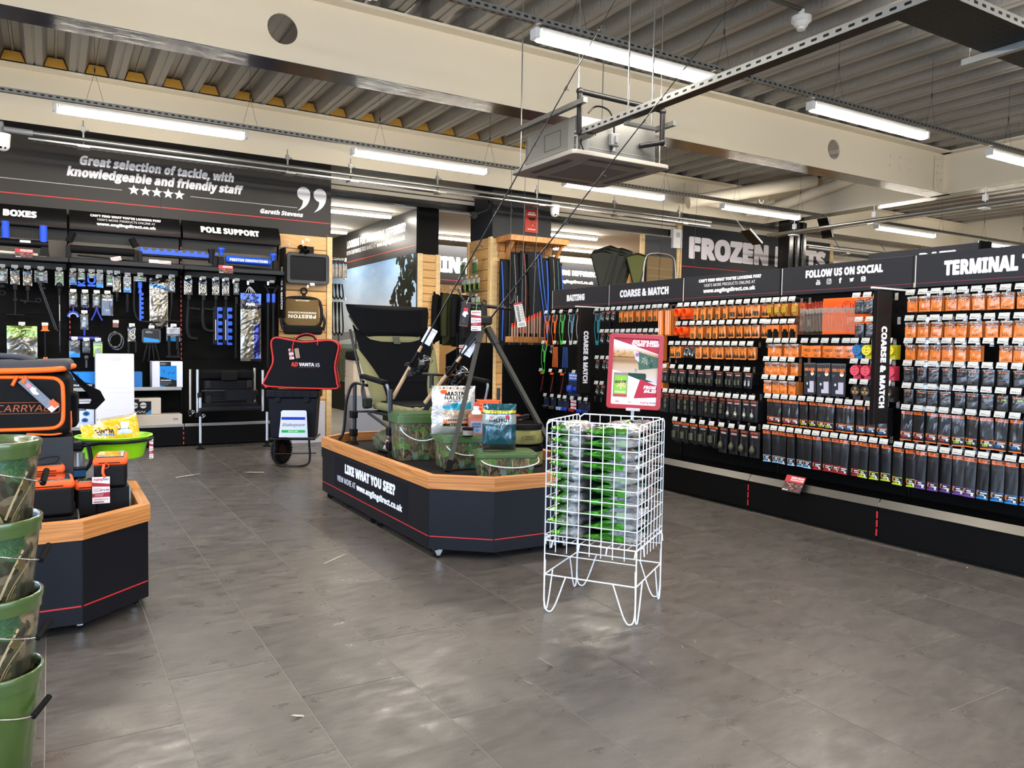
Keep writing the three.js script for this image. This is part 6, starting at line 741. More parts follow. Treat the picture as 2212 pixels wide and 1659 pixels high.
const around = (g, sx, sy) => { const p = g.attributes.position, uv = g.attributes.uv, n = g.attributes.normal; for (let i = 0; i < p.count; i++) { const s = Math.abs(n.getX(i)) > Math.abs(n.getZ(i)) ? p.getZ(i) + 0.2 : p.getX(i); uv.setXY(i, s * sx, p.getY(i) * sy); } return g; };
const bucketSq = (label, pos, ry, w, d, h, cut) => {
  const t = thing('bucket', label, 'bucket', pos, ry); const s = rrect(w * 0.96, d * 0.96, 0.05), b = EX(s, h * 0.8, 0.004).rotateX(-PI / 2).translate(0, 0.004, 0); const p = b.attributes.position; for (let i = 0; i < p.count; i++) { const k = 0.93 + 0.07 * Math.min(1, p.getY(i) / (h * 0.8)); p.setX(i, p.getX(i) * k); p.setZ(i, p.getZ(i) * k); } b.computeVertexNormals();
  obj('body', around(b.toNonIndexed ? b : b, 2.3, 2.3), camoM, t);
  const lid = (a, y0, y1, r = 0.06) => EX(rrect(w * a, d * a, r), y1 - y0 - 0.008, 0.004).rotateX(-PI / 2).translate(0, y0 + 0.004, 0); obj('lid', [lid(1.04, h * 0.79, h * 0.94), lid(1.0, h * 0.93, h * 0.965), lid(0.94, h * 0.96, h)], lidM, t);
  obj('handle', tube([[-w * 0.49, h * 0.86, d * 0.3], [-w * 0.38, h * 0.6, d * 0.53], [-w * 0.05, h * 0.44, d * 0.56], [w * 0.3, h * 0.46, d * 0.56], [w * 0.52, h * 0.62, d * 0.48], [w * 0.53, h * 0.84, d * 0.2]], 0.0045, 50), whiteMetal, t); return t;
};
bucketSq('tall square camouflage bucket with green lid in front of the padded chair', [2.76, D0, -6.32], -0.12, 0.37, 0.34, 0.41);
bucketSq('square camouflage bucket with green lid carrying the silver bait bag', [2.91, D0, -5.72], -0.12, 0.36, 0.32, 0.27);
bucketSq('low wide camouflage bucket with green lid carrying the teal pellet bag, nearest the rim', [3.03, D0, -5.18], -0.36, 0.46, 0.3, 0.195);
const foilBump = field(256, 256, (u, v) => { const a = Math.abs(fbm(u, v, 4, 4, 3, 31)); return 255 * Math.min(1, a * 2.4); });
const foilM = (tex, o = {}) => new THREE.MeshPhysicalMaterial({ map: tex, roughness: 0.25, metalness: 0.25, clearcoat: 1, clearcoatRoughness: 0.08, bumpMap: foilBump, bumpScale: 0.006, ...o });
const pillow = (w, h, t, sd, k = 14, seal = 0.06, amp = 0.35) => {  // filled bag: two skins joined at the edges, crinkled, flat at the seals
  const gs = []; for (const side of [1, -1]) { const g = new THREE.PlaneGeometry(w, h, k, k), p = g.attributes.position;
    for (let i = 0; i < p.count; i++) { const x = p.getX(i) / w * 2, y = p.getY(i) / h * 2, e = Math.pow(Math.max(0, 1 - Math.abs(x) ** 3), 0.6) * Math.pow(Math.max(0, 1 - Math.max(0, (Math.abs(y) - seal) / (1 - seal)) ** 3), 0.7); const n = noise.noise(x * 2.1 + sd, y * 2.3, sd) + 0.5 * noise.noise(x * 5 + sd, y * 5, sd + 3); p.setZ(i, side * t / 2 * e * (1 + amp * n)); p.setX(i, p.getX(i) * (1 - 0.06 * e) + 0.02 * w * n * (1 - e)); p.setY(i, p.getY(i) * (1 - 0.02 * e)); }
    g.computeVertexNormals(); if (side < 0) { const ix = g.index.array; for (let i = 0; i < ix.length; i += 3) { const q = ix[i]; ix[i] = ix[i + 1]; ix[i + 1] = q; } g.computeVertexNormals(); } gs.push(g); } return merge(gs); };
{ const tex = canvas(512, 640, (c, w, h) => { bar(c, 0, 0, w, h, '#c3c2bd'); for (let i = 0; i < 10; i++) poly(c, [[90 + i * 40, 20], [110 + i * 40, 20], [100 + i * 40, 36], [80 + i * 40, 36]], i % 2 ? '#1d1a18' : '#f07a2a'); bar(c, 110, 60, 340, 130, '#e8e6dc'); text(c, 'MARINE', 290, 98, 300, 50, '#23201e'); text(c, 'HALIBUT', 290, 152, 320, 44, '#23201e'); text(c, 'METHOD MIX', 300, 194, 250, 24, '#23201e'); disc(c, 130, 76, 40, '#f0552a', 0.7); poly(c, [[120, 230], [470, 210], [470, 300], [380, 320], [140, 310], [110, 270]], '#1d9ab4'); for (let i = 0; i < 12; i++) { const a = i * 0.52; poly(c, [[170, 225], [170 + 66 * Math.cos(a), 225 + 46 * Math.sin(a)], [170 + 40 * Math.cos(a + 0.25), 225 + 26 * Math.sin(a + 0.25)]], '#f0b49a'); } bar(c, 130, 320, 340, 90, '#b99a7c'); disc(c, 360, 320, 24, '#f08a2a'); for (let i = 0; i < 12; i++) poly(c, [[130 + i * 28, 440], [146 + i * 28, 440], [138 + i * 28, 456], [122 + i * 28, 456]], '#1d1a18'); bar(c, 120, 456, 350, 44, '#f0701c'); text(c, 'METHOD MIX', 290, 478, 250, 28, '#f6e6d2'); bar(c, 120, 500, 350, 34, '#1d1a18'); text(c, 'BIG CARP', 280, 517, 150, 18, '#e8e0d8', { fat: 2 }); });
  const t = thing('bait_bag', 'large silver foil bait bag with blue and orange print standing on a camouflage bucket', 'bag', [2.88, D0 + 0.272, -5.78], -0.35); obj('pouch', pillow(0.36, 0.4, 0.13, 4).translate(0, 0.195, 0), foilM(tex), t); }
{ const tex = canvas(400, 600, (c, w, h) => { bar(c, 0, 0, w, h, '#0c4a58'); bar(c, 0, 80, w, 36, '#d8c82e'); text(c, 'PELLETS', 200, 98, 240, 20, '#5a5a1a', { fat: 2 }); bar(c, 0, 130, w, 130, '#9aa8a8'); disc(c, 300, 160, 30, '#c8404a'); disc(c, 90, 170, 22, '#c86a74'); text(c, 'HALIBUT', 200, 208, 260, 44, '#20282a'); text(c, 'PELLETS', 200, 248, 150, 18, '#20282a'); bar(c, 0, h * 0.86, w, h * 0.14, '#2a2e30'); });
  const t = thing('pellet_bag', 'dark teal foil pellet bag with a yellow stripe standing on the low bucket', 'bag', [2.99, D0 + 0.197, -5.2], -0.5); obj('pouch', pillow(0.26, 0.36, 0.13, 9).translate(0, 0.18, 0), foilM(tex), t); }
{ const t = thing('attractant_bottle', 'orange-brown liquid bottle with white neck and red cap beside the silver bag', 'bottle', [3.01, D0 + 0.272, -5.62], -0.4); obj('body', EX(rrect(0.115, 0.17, 0.025, 0, 0.085), 0.045, 0.01, 0, 0, -0.022), phy(0xb5694a, 0.2, { clearcoat: 0.6 }), t); obj('neck', [C(0.028, 0.05, 0.03, 0, 0.185, 0), C(0.024, 0.024, 0.04, 0, 0.215, 0)], whitePlastic, t); obj('cap', L([[0.018, 0.235], [0.016, 0.255], [0.006, 0.27], [0.0005, 0.27]], 14), redLine, t); signFace(t, 0.095, 0.12, 0, 0.075, 0.0335, 128, (c, w, h) => { bar(c, 0, 0, w, h, '#8fa0b8'); bar(c, 0, 0, w, 28, '#c86a5a'); text(c, 'LIQUID', w / 2, 60, w * 0.8, 22, '#27304a'); text(c, 'HALIBUT', w / 2, 90, w * 0.8, 22, '#27304a'); disc(c, w * 0.6, 130, 22, '#5a8ab8'); }); }
{ const t = thing('bait_tub', 'small black bait tub with photo label beside the bottle', 'tub', [2.9, D0 + 0.27, -5.55]); obj('tub', L([[0.0005, 0], [0.04, 0], [0.045, 0.06], [0.045, 0.07], [0.0005, 0.07]], 22), matBlack, t); obj('label_band', new THREE.CylinderGeometry(0.0455, 0.044, 0.04, 22, 1, true).translate(0, 0.03, 0), std(0x8a8078, 0.5), t); }
{ // two round EVA cases, orange tubs
  const mk = (y, label, g) => { const t = thing('round_case', label, 'case', [3.45, y, -5.62]); obj('case', L([[0.0005, 0], [0.17, 0], [0.185, 0.015], [0.185, 0.125], [0.0005, 0.125]], 36), std(0x6a6838, 0.7), t); obj('lid', L([[0.187, 0.125], [0.187, 0.165], [0.175, 0.175], [0.0005, 0.178]], 36), matBlack, t); obj('clear_window', L([[0.15, 0.18], [0.0005, 0.181]], 30), shiny(0x3a3630, 0.1), t); signFace(t, 0.12, 0.045, -0.04, 0.06, 0.187, 128, (c, w, h) => { bar(c, 0, 0, w, h, '#6a6838'); text(c, 'AIRTIGHT', w / 2, h * 0.3, w * 0.5, 12, '#33321a', { fat: 2 }); text(c, 'PROTECTIVE', w / 2, h * 0.7, w * 0.7, 12, '#33321a', { fat: 2 }); }); return t; };
  mk(D0, 'lower olive round case with black zipped lid on the plinth'); mk(D0 + 0.183, 'upper olive round case with black zipped lid, stacked on another');
  { const h = thing('pump_handle', 'loose black handle lying on the upper round case', 'handle', [3.42, D0 + 0.39, -5.6], 0.2); obj('handle', [rod([-0.12, 0, 0], [0.1, 0.02, 0], 0.018), S(0.022, -0.12, 0, 0)], blackPl, h); }
  const tray = thing('display_tray', 'low black display tray holding the orange tubs', 'tray', [3.5, 0, -6.9]); obj('top', RB(0.55, 0.03, 0.9, 0.008, 0.02, 0.78, 0.15), matBlack, tray); obj('legs', [[-0.2, -0.2], [0.25, -0.2], [-0.2, 0.5], [0.25, 0.5]].map(([x, z]) => RB(0.03, 0.265, 0.03, 0.004, x, 0.632, z)), matBlack, tray); obj('ticket_strip', [B(0.06, 0.03, 0.004, -0.15, 0.785, 0.6), B(0.06, 0.03, 0.004, 0.1, 0.785, 0.6)], whitePlastic, tray);
  const tub = (x, y, z, l) => { const t = thing('worm_tub', l, 'tub', [x, y, z], -0.25, 'bright orange stacking tubs'); const s = EX(rrect(0.19, 0.14, 0.015), 0.055, 0.003).rotateX(-PI / 2).translate(0, 0.003, 0); obj('tub', s, shiny(0xff5a0c, 0.35), t); obj('rim', EX(rrect(0.205, 0.155, 0.018), 0.008, 0.002).rotateX(-PI / 2).translate(0, 0.05, 0), shiny(0xff6a1c, 0.35), t); };
  for (let i = 0; i < 5; i++) tub(3.62, 0.797 + i * 0.033, -6.52, `orange tub, ${ORD[4 - i]} from the top of the tall orange stack`); tub(3.44, 0.797, -6.5, 'single orange tub left of the tall orange stack'); tub(3.74, 0.797, -6.3, 'orange tub right of the tall stack, behind the wire basket');
}
{ // padded carp chair
  const t = thing('fishing_chair', 'black and olive padded reclining fishing chair with armrests and adjustable legs', 'chair', [3.15, D0, -7.0]); const tubeM = std(0x25282c, 0.3, 0.4), pad = phy(0x05060a, 0.9, { specularIntensity: 0.3 }), olv = std(0x75734e, 0.85);
  const lean = (y) => -0.36 - (y - 0.42) * 0.62; // z of the backrest at height y
  const sheet = (fx, y0, y1, th, n = 12, m = 10) => { const gs = []; for (const s of [1, -1]) { const g = new THREE.PlaneGeometry(1, 1, n, m), p = g.attributes.position; for (let i = 0; i < p.count; i++) { const u = p.getX(i) + 0.5, v = p.getY(i) + 0.5, y = y0 + (y1 - y0) * v, [a, b] = fx(v); const e = Math.pow(Math.sin(PI * Math.min(1, Math.max(0.0, u))), 0.4) * Math.pow(Math.sin(PI * Math.min(1, Math.max(0, v))), 0.3); p.setXYZ(i, a + (b - a) * u, y, lean(y) + s * th * e * (1 + 0.12 * noise.noise(u * 5, v * 6, y0 * 9))); } if (s < 0) { const ix = g.index.array; for (let i = 0; i < ix.length; i += 3) { const q = ix[i]; ix[i] = ix[i + 1]; ix[i + 1] = q; } } g.computeVertexNormals(); gs.push(g); } return merge(gs); };
  obj('back_panel', sheet((v) => [-0.43 + 0.07 * (1 - v), 0.43 - 0.07 * (1 - v)], 0.42, 1.2, 0.045), pad, t);
  obj('side_panel', sheet((v) => [-0.445 + 0.06 * (1 - v), -0.445 + 0.06 * (1 - v) + 0.03 + 0.15 * Math.pow(Math.sin(PI * Math.min(1, (1 - v) * 0.62 + 0.0)), 1.1)], 0.42, 0.95, 0.056, 8), olv, t); obj('side_panel', sheet((v) => [0.445 - 0.06 * (1 - v) - 0.03 - 0.15 * Math.pow(Math.sin(PI * Math.min(1, (1 - v) * 0.62)), 1.1), 0.445 - 0.06 * (1 - v)], 0.42, 0.95, 0.056, 8), olv, t);
  obj('collar_panel', sheet((v) => [-0.24 - 0.215 * Math.sqrt(v), 0.24 + 0.215 * Math.sqrt(v)], 1.0, 1.3, 0.06), olv, t);
  const hp = sheet((v) => [-0.3 - 0.17 * Math.sqrt(Math.min(1, v * 1.2)), 0.3 + 0.17 * Math.sqrt(Math.min(1, v * 1.2))], 1.08, 1.42, 0.09); obj('head_pillow', hp.translate(0, 0, 0.035), pad, t);
  obj('badge', [RB(0.075, 0.085, 0.006, 0.003, 0.0, 1.045, lean(1.045) + 0.068, -0.5)], std(0x3a3c34, 0.6), t); obj('seam', [0.62, 0.78].map((y) => B(0.5, 0.004, 0.004, 0, y, lean(y) + 0.046)), softBlack, t);
  obj('seat', RB(0.62, 0.07, 0.74, 0.03, 0, 0.4, 0.0), pad, t); const br = []; for (let i = 0; i < 9; i++) br.push(RB(0.078, 0.07, 0.11, 0.032, -0.31 + i * 0.0775, 0.39, 0.4)); for (let i = 0; i < 8; i++) for (const x of [-0.34, 0.34]) br.push(RB(0.1, 0.075, 0.1, 0.034, x, 0.39, -0.32 + i * 0.093)); obj('seat_border', br, olv, t);
  obj('seat_frame', [rod([-0.4, 0.33, -0.4], [-0.4, 0.33, 0.44], 0.014), rod([0.4, 0.33, -0.4], [0.4, 0.33, 0.44], 0.014), rod([-0.4, 0.33, 0.42], [0.4, 0.33, 0.42], 0.014), rod([-0.4, 0.33, -0.38], [0.4, 0.33, -0.38], 0.014)], tubeM, t);
  for (const sx of [-1, 1]) { obj('leg', [rod([sx * 0.55, 0, 0.54], [sx * 0.55, 0.6, 0.54], 0.017), rod([sx * 0.55, 0.33, 0.54], [sx * 0.4, 0.33, 0.4], 0.012), rod([sx * 0.55, 0.25, 0.54], [sx * 0.52, 0.34, -0.1], 0.014)], tubeM, t); obj('leg', [rod([sx * 0.54, 0, -0.44], [sx * 0.54, 0.62, -0.44], 0.019), rod([sx * 0.54, 0.33, -0.44], [sx * 0.4, 0.33, -0.38], 0.012), tube([[sx * 0.5, 0.6, -0.2], [sx * 0.56, 0.6, -0.44], [sx * 0.6, 0.45, -0.5], [sx * 0.62, 0.1, -0.56], [sx * 0.66, 0.02, -0.58]], 0.015, 24)], tubeM, t); obj('leg_collar', [[0.54, 0.23], [0.54, 0.1], [-0.44, 0.3], [-0.44, 0.12]].map(([z, y]) => RB(0.07, 0.075, 0.07, 0.012, sx * 0.55, y, z)), blackPl, t); obj('foot', [C(0.026, 0.05, 0.03, sx * 0.55, 0.015, 0.54), C(0.026, 0.05, 0.03, sx * 0.54, 0.015, -0.44)], rubber, t);
    const a = obj('armrest', RB(0.07, 0.045, 0.62, 0.02, sx * 0.53, 0.67, 0.06, 0.06), blackFab, t); obj('arm_tube', [tube([[sx * 0.53, 0.645, 0.33], [sx * 0.52, 0.62, 0.38], [sx * 0.48, 0.33, 0.34]], 0.014, 16), tube([[sx * 0.53, 0.64, -0.22], [sx * 0.5, 0.55, -0.34], [sx * 0.45, 0.36, -0.4]], 0.014, 16)], std(0x7a8088, 0.3, 0.6), t); obj('back_tube', rod([sx * 0.42, 0.36, -0.4], [sx * 0.45, 1.15, lean(1.15) - 0.04], 0.014), tubeM, t); }
  obj('buckle', RB(0.09, 0.1, 0.07, 0.02, -0.46, 0.42, -0.3), std(0x1c2420, 0.5), t);
}
{ const t = thing('folded_bag', 'crumpled olive bag with a swing tag lying under the padded chair', 'bag', [2.78, D0, -6.75]); const g = new THREE.SphereGeometry(1, 28, 20), p = g.attributes.position; for (let i = 0; i < p.count; i++) { const x = p.getX(i), y = p.getY(i), z = p.getZ(i), n = 1 + 0.3 * noise.noise(x * 2.2, y * 2.4, z * 2.1) + 0.1 * noise.noise(x * 6, y * 6, z * 6); p.setXYZ(i, x * 0.2 * n, Math.max(0, 0.1 + y * 0.12 * n), z * 0.26 * n); } g.computeVertexNormals(); obj('cloth', g, std(0x474a35, 0.9), t); obj('rolled_end', [C(0.06, 0.06, 0.16, 0.06, 0.06, 0.24, PI / 2, 0.3), TR(0.05, 0.012, 0.05, 0.06, 0.33, 0, 0.3)], std(0x56604c, 0.85), t); obj('swing_tag', flat(0.04, 0.14, 'tagRed', -0.17, 0.12, 0.2, -0.3, 0, -0.5), paper, t); obj('strap', tube([[-0.1, 0.03, 0.2], [-0.22, 0.01, 0.3], [-0.3, 0.01, 0.36]], 0.008, 12), blackFab, t); }
{ // tripod with two made-up rods on rests
  const ap = [3.19, 1.72, -5.85], t = thing('rod_tripod', 'tall black three-legged rod stand with a cross bar, on the long plinth', 'tripod'); const lm = std(0x34332f, 0.45, 0.3), dark = std(0x141415, 0.45, 0.2);
  for (const [f, m] of [[[2.7, D0, -5.5], lm], [[3.7, D0, -5.36], lm], [[2.85, D0, -6.85], dark]]) { const k = (s) => ap.map((v, i) => v + (f[i] - v) * s); const l = obj('leg', [sqbar(k(0.05), k(0.16), 0.05), sqbar(k(0.15), k(0.97), 0.036)], m, t); obj('foot', [sqbar(k(0.93), k(1.0), 0.045)], rubber, l); }
  obj('head', [RB(0.13, 0.08, 0.12, 0.025, ap[0], ap[1] + 0.0, ap[2]), C(0.03, 0.035, 0.1, ap[0], ap[1] + 0.08, ap[2])], std(0x26241f, 0.5), t); obj('cross_bar', rod([2.98, 1.86, -5.85], [3.46, 1.83, -5.85], 0.016), dark, t); obj('screw_knob', TR(0.02, 0.006, 3.19, 1.875, -5.84), dark, t);
  obj('front_rest', [tube([[2.97, 1.98, -5.9], [2.99, 1.9, -5.86], [3.02, 1.87, -5.86], [3.06, 1.9, -5.86], [3.08, 1.97, -5.86]], 0.009, 18), tube([[3.36, 1.98, -5.75], [3.4, 1.9, -5.8], [3.44, 1.87, -5.84], [3.48, 1.9, -5.84], [3.5, 1.97, -5.84]], 0.009, 18)], dark, t);
  obj('rear_bar', rod([2.69, 1.255, -6.3], [3.3, 1.225, -6.3], 0.013), std(0x2a2a28, 0.35, 0.5), t); obj('rear_rest', [RB(0.04, 0.06, 0.03, 0.008, 2.7, 1.25, -6.29, 0, 0, -0.4), C(0.02, 0.02, 0.12, 2.92, 1.18, -6.3), TR(0.028, 0.008, 2.71, 1.33, -6.34, 1.1, 0, 0.3), TR(0.028, 0.008, 3.05, 1.3, -6.22, 1.1, 0, 0.3)], dark, t);
  const mkRod = (label, a, d, len, tagSide) => { const t = thing('fishing_rod', label, 'rod'); const dv = V(...d).normalize(), at = (s) => V(...a).addScaledVector(dv, s), arr = (v) => [v.x, v.y, v.z], seg = (s0, s1, r0, r1) => rod(arr(at(s0)), arr(at(s1)), r0, r1, 12); const corkM = std(0xb99a78, 0.75);
    obj('blank', [seg(0.55, 1.75, 0.0085, 0.006), seg(1.75, 2.9, 0.0065, 0.0045), seg(2.9, len, 0.0045, 0.002)], std(0x0c0c0d, 0.22), t); obj('cork_handle', [seg(0, 0.34, 0.018, 0.0165), seg(0.5, 0.56, 0.015, 0.011)], corkM, t); obj('reel_seat', [seg(0.34, 0.5, 0.0165, 0.0155)], blackPl, t);
    const side = V(0, 1, 0).cross(dv).normalize(), dn = side.clone().cross(dv).normalize().multiplyScalar(dv.y > 0 ? 1 : -1); const under = dn; for (let i = 0; i < 6; i++) { const s = 1.15 + i * 0.42 + i * i * 0.01, r = 0.022 - i * 0.0025, c = at(s).addScaledVector(under, r + 0.008); const g = new THREE.TorusGeometry(r, 0.002, 6, 18); g.applyQuaternion(new THREE.Quaternion().setFromUnitVectors(V(0, 0, 1), dv)).translate(c.x, c.y, c.z); obj('line_guide', [g, seg(s - 0.02, s + 0.02, 0.0085, 0.0085)], steelDark, t); }
    const R = at(0.42).addScaledVector(under, 0.1), rl = thing('reel', tagSide < 0 && a[0] < 2.7 ? 'spinning reel under the left slanting rod' : 'spinning reel under the right slanting rod', 'reel', arr(R)); const q = new THREE.Quaternion().setFromUnitVectors(V(0, 1, 0), dv); rl.quaternion.copy(q); rl.rotateY(0.4);
    obj('reel_foot', [rod([0, 0, 0], [0, 0.02, -0.085], 0.01), RB(0.05, 0.09, 0.06, 0.02, 0, -0.04, 0)], blackPl, rl); obj('spool', [L([[0.0005, 0.09], [0.03, 0.09], [0.04, 0.082], [0.032, 0.07], [0.032, 0.04], [0.042, 0.03], [0.045, 0.0], [0.03, -0.02], [0.0005, -0.02]], 24)], shiny(0x101012, 0.2), rl); obj('bail_arm', tube([[-0.05, 0.0, 0], [-0.055, 0.06, 0.03], [0, 0.1, 0.06], [0.055, 0.06, 0.03], [0.05, 0, 0]], 0.003, 24), chrome, rl); obj('crank', [rod([0, -0.04, 0], [-0.1, -0.04, 0.01], 0.006), rod([-0.1, -0.04, 0.01], [-0.1, -0.09, 0.03], 0.006), S(0.016, -0.1, -0.1, 0.03)], blackPl, rl);
    const T = at(0.66).addScaledVector(side, -0.035 * tagSide), tg = obj('swing_tag', [flat(0.085, 0.15, 'tagWhite', 0, 0, 0, 0, 0, -0.5)], paper, t); tg.position.copy(T); tg.rotation.y = -0.5; return t; };
  mkRod('left fishing rod with a cork handle slanting up across the padded chair', [2.632, 1.024, -6.5], [0.298, 0.843, 0.449], 3.75, -1);
  mkRod('right fishing rod slanting up past the rod bags towards the cable tray', [2.881, 0.988, -6.35], [0.349, 0.753, 0.557], 4.1, -1);
  const hangTag = (l, w, h, pos, ry, s, rz) => { const g = thing('swing_ticket', l, 'tag', pos, ry); obj('card', [flat(w, h, s, 0, -h / 2, 0.0015, 0, 0, 0), B(w, h, 0.002, 0, -h / 2, 0)], paper, g); obj('string', rod([0, 0, 0], [0.01, 0.06, 0], 0.0015, 0.0015, 5), whitePlastic, g); g.rotation.z = rz; };
  hangTag('black printed swing card hanging left of the tripod head', 0.075, 0.19, [2.99, 1.85, -5.78], -0.4, 'blackTag', -0.13); hangTag('red and white swing ticket hanging from the cross bar', 0.085, 0.17, [3.08, 1.8, -5.78], -0.4, 'tagRed', 0.02); hangTag('long grey swing card hanging right of the tripod head', 0.075, 0.21, [3.47, 1.88, -5.75], -0.4, 'greyTag', 0.2);
}
// ---------- white wire dump bin full of foil bags ----------
{
  const ctr = [2.772, 0, -3.565], ry = -0.972, w = 0.533, d = 0.54, hw = w / 2, hd = d / 2, wm = std(0xe6ebf4, 0.3);
  const t = thing('wire_bin', 'white wire dump bin on hairpin legs, filled with foil bags', 'bin', ctr, ry); const yT = 1.09, yB = 0.4, r1 = 0.0042, r2 = 0.0027;
  const panel = (len, depth) => { const g = [tube([[-len / 2, yB - 0.08, 0], [-len / 2, yT - 0.02, 0], [-len / 2 + 0.02, yT, 0], [len / 2 - 0.02, yT, 0], [len / 2, yT - 0.02, 0], [len / 2, yB - 0.08, 0]], r1, 60, false, false)]; for (let i = 1; i <= 9; i++) g.push(rod([-len / 2, yT - i * 0.072, 0], [len / 2, yT - i * 0.072, 0], r2, r2, 6)); for (let i = 1; i < 8; i++) { const x = -len / 2 + len * i / 8; g.push(rod([x, yT, r2 * 1.6], [x, yB - 0.05, r2 * 1.6], r2, r2, 6)); } return merge(g); };
  obj('grid_panel', panel(w).translate(0, 0, hd), wm, t); obj('grid_panel', panel(w).translate(0, 0, -hd), wm, t); obj('grid_panel', panel(d).rotateY(PI / 2).translate(hw, 0, 0), wm, t); obj('grid_panel', panel(d).rotateY(PI / 2).translate(-hw, 0, 0), wm, t);
  { const g = []; for (let i = 0; i <= 10; i++) { const x = -hw + w * i / 10; g.push(rod([x, 0.415, -hd], [x, 0.415, hd], r2, r2, 6)); if (i % 3 === 1) g.push(tube([[x, 0.415, hd], [x, 0.415, hd + 0.02], [x - 0.004, 0.38, hd + 0.024]], r1, 8, false, false)); } for (const s of [-1, 1]) { g.push(rod([-hw, 0.412, s * hd], [hw, 0.412, s * hd], r1), rod([s * hw, 0.412, -hd], [s * hw, 0.412, hd], r1)); for (const q of [-0.2, 0.2]) g.push(tube([[s * hw, 0.415, q], [s * (hw + 0.02), 0.415, q], [s * (hw + 0.024), 0.37, q]], r1, 8, false, false)); } obj('base_grid', g, wm, t); }
  { const g = []; for (const y of [0.215]) for (const s of [-1, 1]) g.push(rod([-hw, y, s * hd], [hw, y, s * hd], r1), rod([s * hw, y, -hd], [s * hw, y, hd], r1)); g.push(rod([-hw, 0.335, hd], [hw, 0.335, hd], r2), rod([-hw, 0.335, -hd], [hw, 0.335, -hd], r2)); for (const sx of [-1, 1]) for (const sz of [-1, 1]) g.push(rod([sx * hw, 0.06, sz * hd], [sx * hw, 0.42, sz * hd], r1)); obj('leg_frame', g, wm, t); }
  const leg = (x, z, dx, dz) => obj('leg', tube([[x, 0.3, z], [x, 0.05, z], [x + dx * 0.012, 0.012, z + dz * 0.012], [x + dx * 0.035, 0.006, z + dz * 0.035], [x + dx * 0.055, 0.03, z + dz * 0.055], [x + dx * 0.125, 0.215, z + dz * 0.125]], r1, 50), wm, t);
  for (const sx of [-1, 1]) for (const sz of [-1, 1]) { leg(sx * (hw - 0.004), sz * hd, -sx, 0); leg(sx * hw, sz * (hd - 0.004), 0, -sz); }
  // the bags, laid flat in layers
  const art = (k) => canvas(384, 320, (c, w2, h) => { bar(c, 0, 0, w2, h, '#c9cbcc'); const gr = k % 2 ? '#4a9e2a' : '#55aa2c', e = k === 2 ? 0 : 1; bar(c, 0, h * 0.9, w2 * (e ? 0.8 : 0.3), h * 0.1, gr); bar(c, w2 * 0.2, 0, w2 * (e ? 0.6 : 0.3), h * 0.1, gr); poly(c, [[0, h * 0.05], [0, h * 0.95], [w2 * 0.3, h * 0.95], [w2 * 0.52, h * 0.72], [w2 * 0.52, h * 0.3], [w2 * 0.3, h * 0.05]], '#1a352c'); poly(c, [[w2 * 0.2, h], [w2 * 0.5, h * 0.7], [w2 * 0.58, h * 0.7], [w2 * 0.34, h]], '#62b834'); poly(c, [[w2 * 0.3, 0], [w2 * 0.52, h * 0.3], [w2 * 0.58, h * 0.3], [w2 * 0.4, 0]], '#62b834'); for (let i = 0; i < 26; i++) bar(c, w2 * 0.3 + i * 5, h * 0.91, rnd() < 0.5 ? 2 : 3, h * 0.08, '#1f4416'); for (let i = 0; i < 26; i++) bar(c, w2 * 0.3 + i * 5, h * 0.02, 2, h * 0.06, '#1f4416'); if (k > 1) { bar(c, w2 * 0.45, h * 0.3, w2 * 0.4, h * 0.24, '#e2e0d0'); text(c, 'SWIM STIM', w2 * 0.65, h * 0.4, w2 * 0.34, 24, '#222'); disc(c, w2 * 0.5, h * 0.34, 18, '#d2452a'); poly(c, [[w2 * 0.6, h * 0.44], [w2 * 0.9, h * 0.5], [w2 * 0.7, h * 0.56]], '#e0802a'); } bar(c, w2 * 0.62, h * 0.6, 30, 14, '#22262a'); });
  const mats = [0, 1, 2, 2].map((k) => foilM(art(k), { metalness: 0.7, roughness: 0.22, bumpScale: 0.007 }));
  const lay = (g) => g.rotateX(-PI / 2);
  const big = [3, 7, 12].map((s) => lay(pillow(0.31, 0.26, 0.07, s, 20, 0.12, 0.4))), small = [5, 9, 14].map((s) => lay(pillow(0.2, 0.27, 0.072, s, 20, 0.12, 0.45)));
  const W = (lx, ly, lz) => { const c = Math.cos(ry), s = Math.sin(ry); return [ctr[0] + lx * c + lz * s, ly, ctr[2] - lx * s + lz * c]; };
  const LAY = 10, tw = ['top', 'second', 'third', 'fourth', 'fifth', 'sixth', 'seventh', 'eighth', 'ninth', 'lowest'], first = {};
  for (let i = 0; i < LAY; i++) { const y = 0.455 + (LAY - 1 - i) * 0.0655;
    [[0.095, 0.13, 0, 'front right'], [-0.155, 0.125, 1, 'front left'], [0.095, -0.13, 0, 'back right'], [-0.155, -0.13, 1, 'back left']].forEach(([x, z, k, nm], j) => {
      if (i === 0 && nm === 'back left') return; const v = (i * 5 + j) % 3, key = k + '_' + v, pos = W(x + rr(-0.008, 0.008), y, z + rr(-0.006, 0.006)), l = `green and silver foil bait bag, ${tw[i]} in the ${nm} stack of the wire bin`;
      let o = first[key]; if (!o) { o = first[key] = obj('bait_pouch', (k ? small : big)[v], k && v < 2 ? mats[2 + v] : mats[v]); tag(o, l, 'bag', 'foil bags stacked in the wire bin'); } else { o = o.clone(); o.name = numbered('bait_pouch'); o.userData = { ...o.userData, label: l }; scene.add(o); }
      o.position.set(...pos); o.rotation.set(rr(-0.06, 0.06), ry + (j > 1 ? PI : 0) + rr(-0.08, 0.08), rr(-0.05, 0.05)); }); }
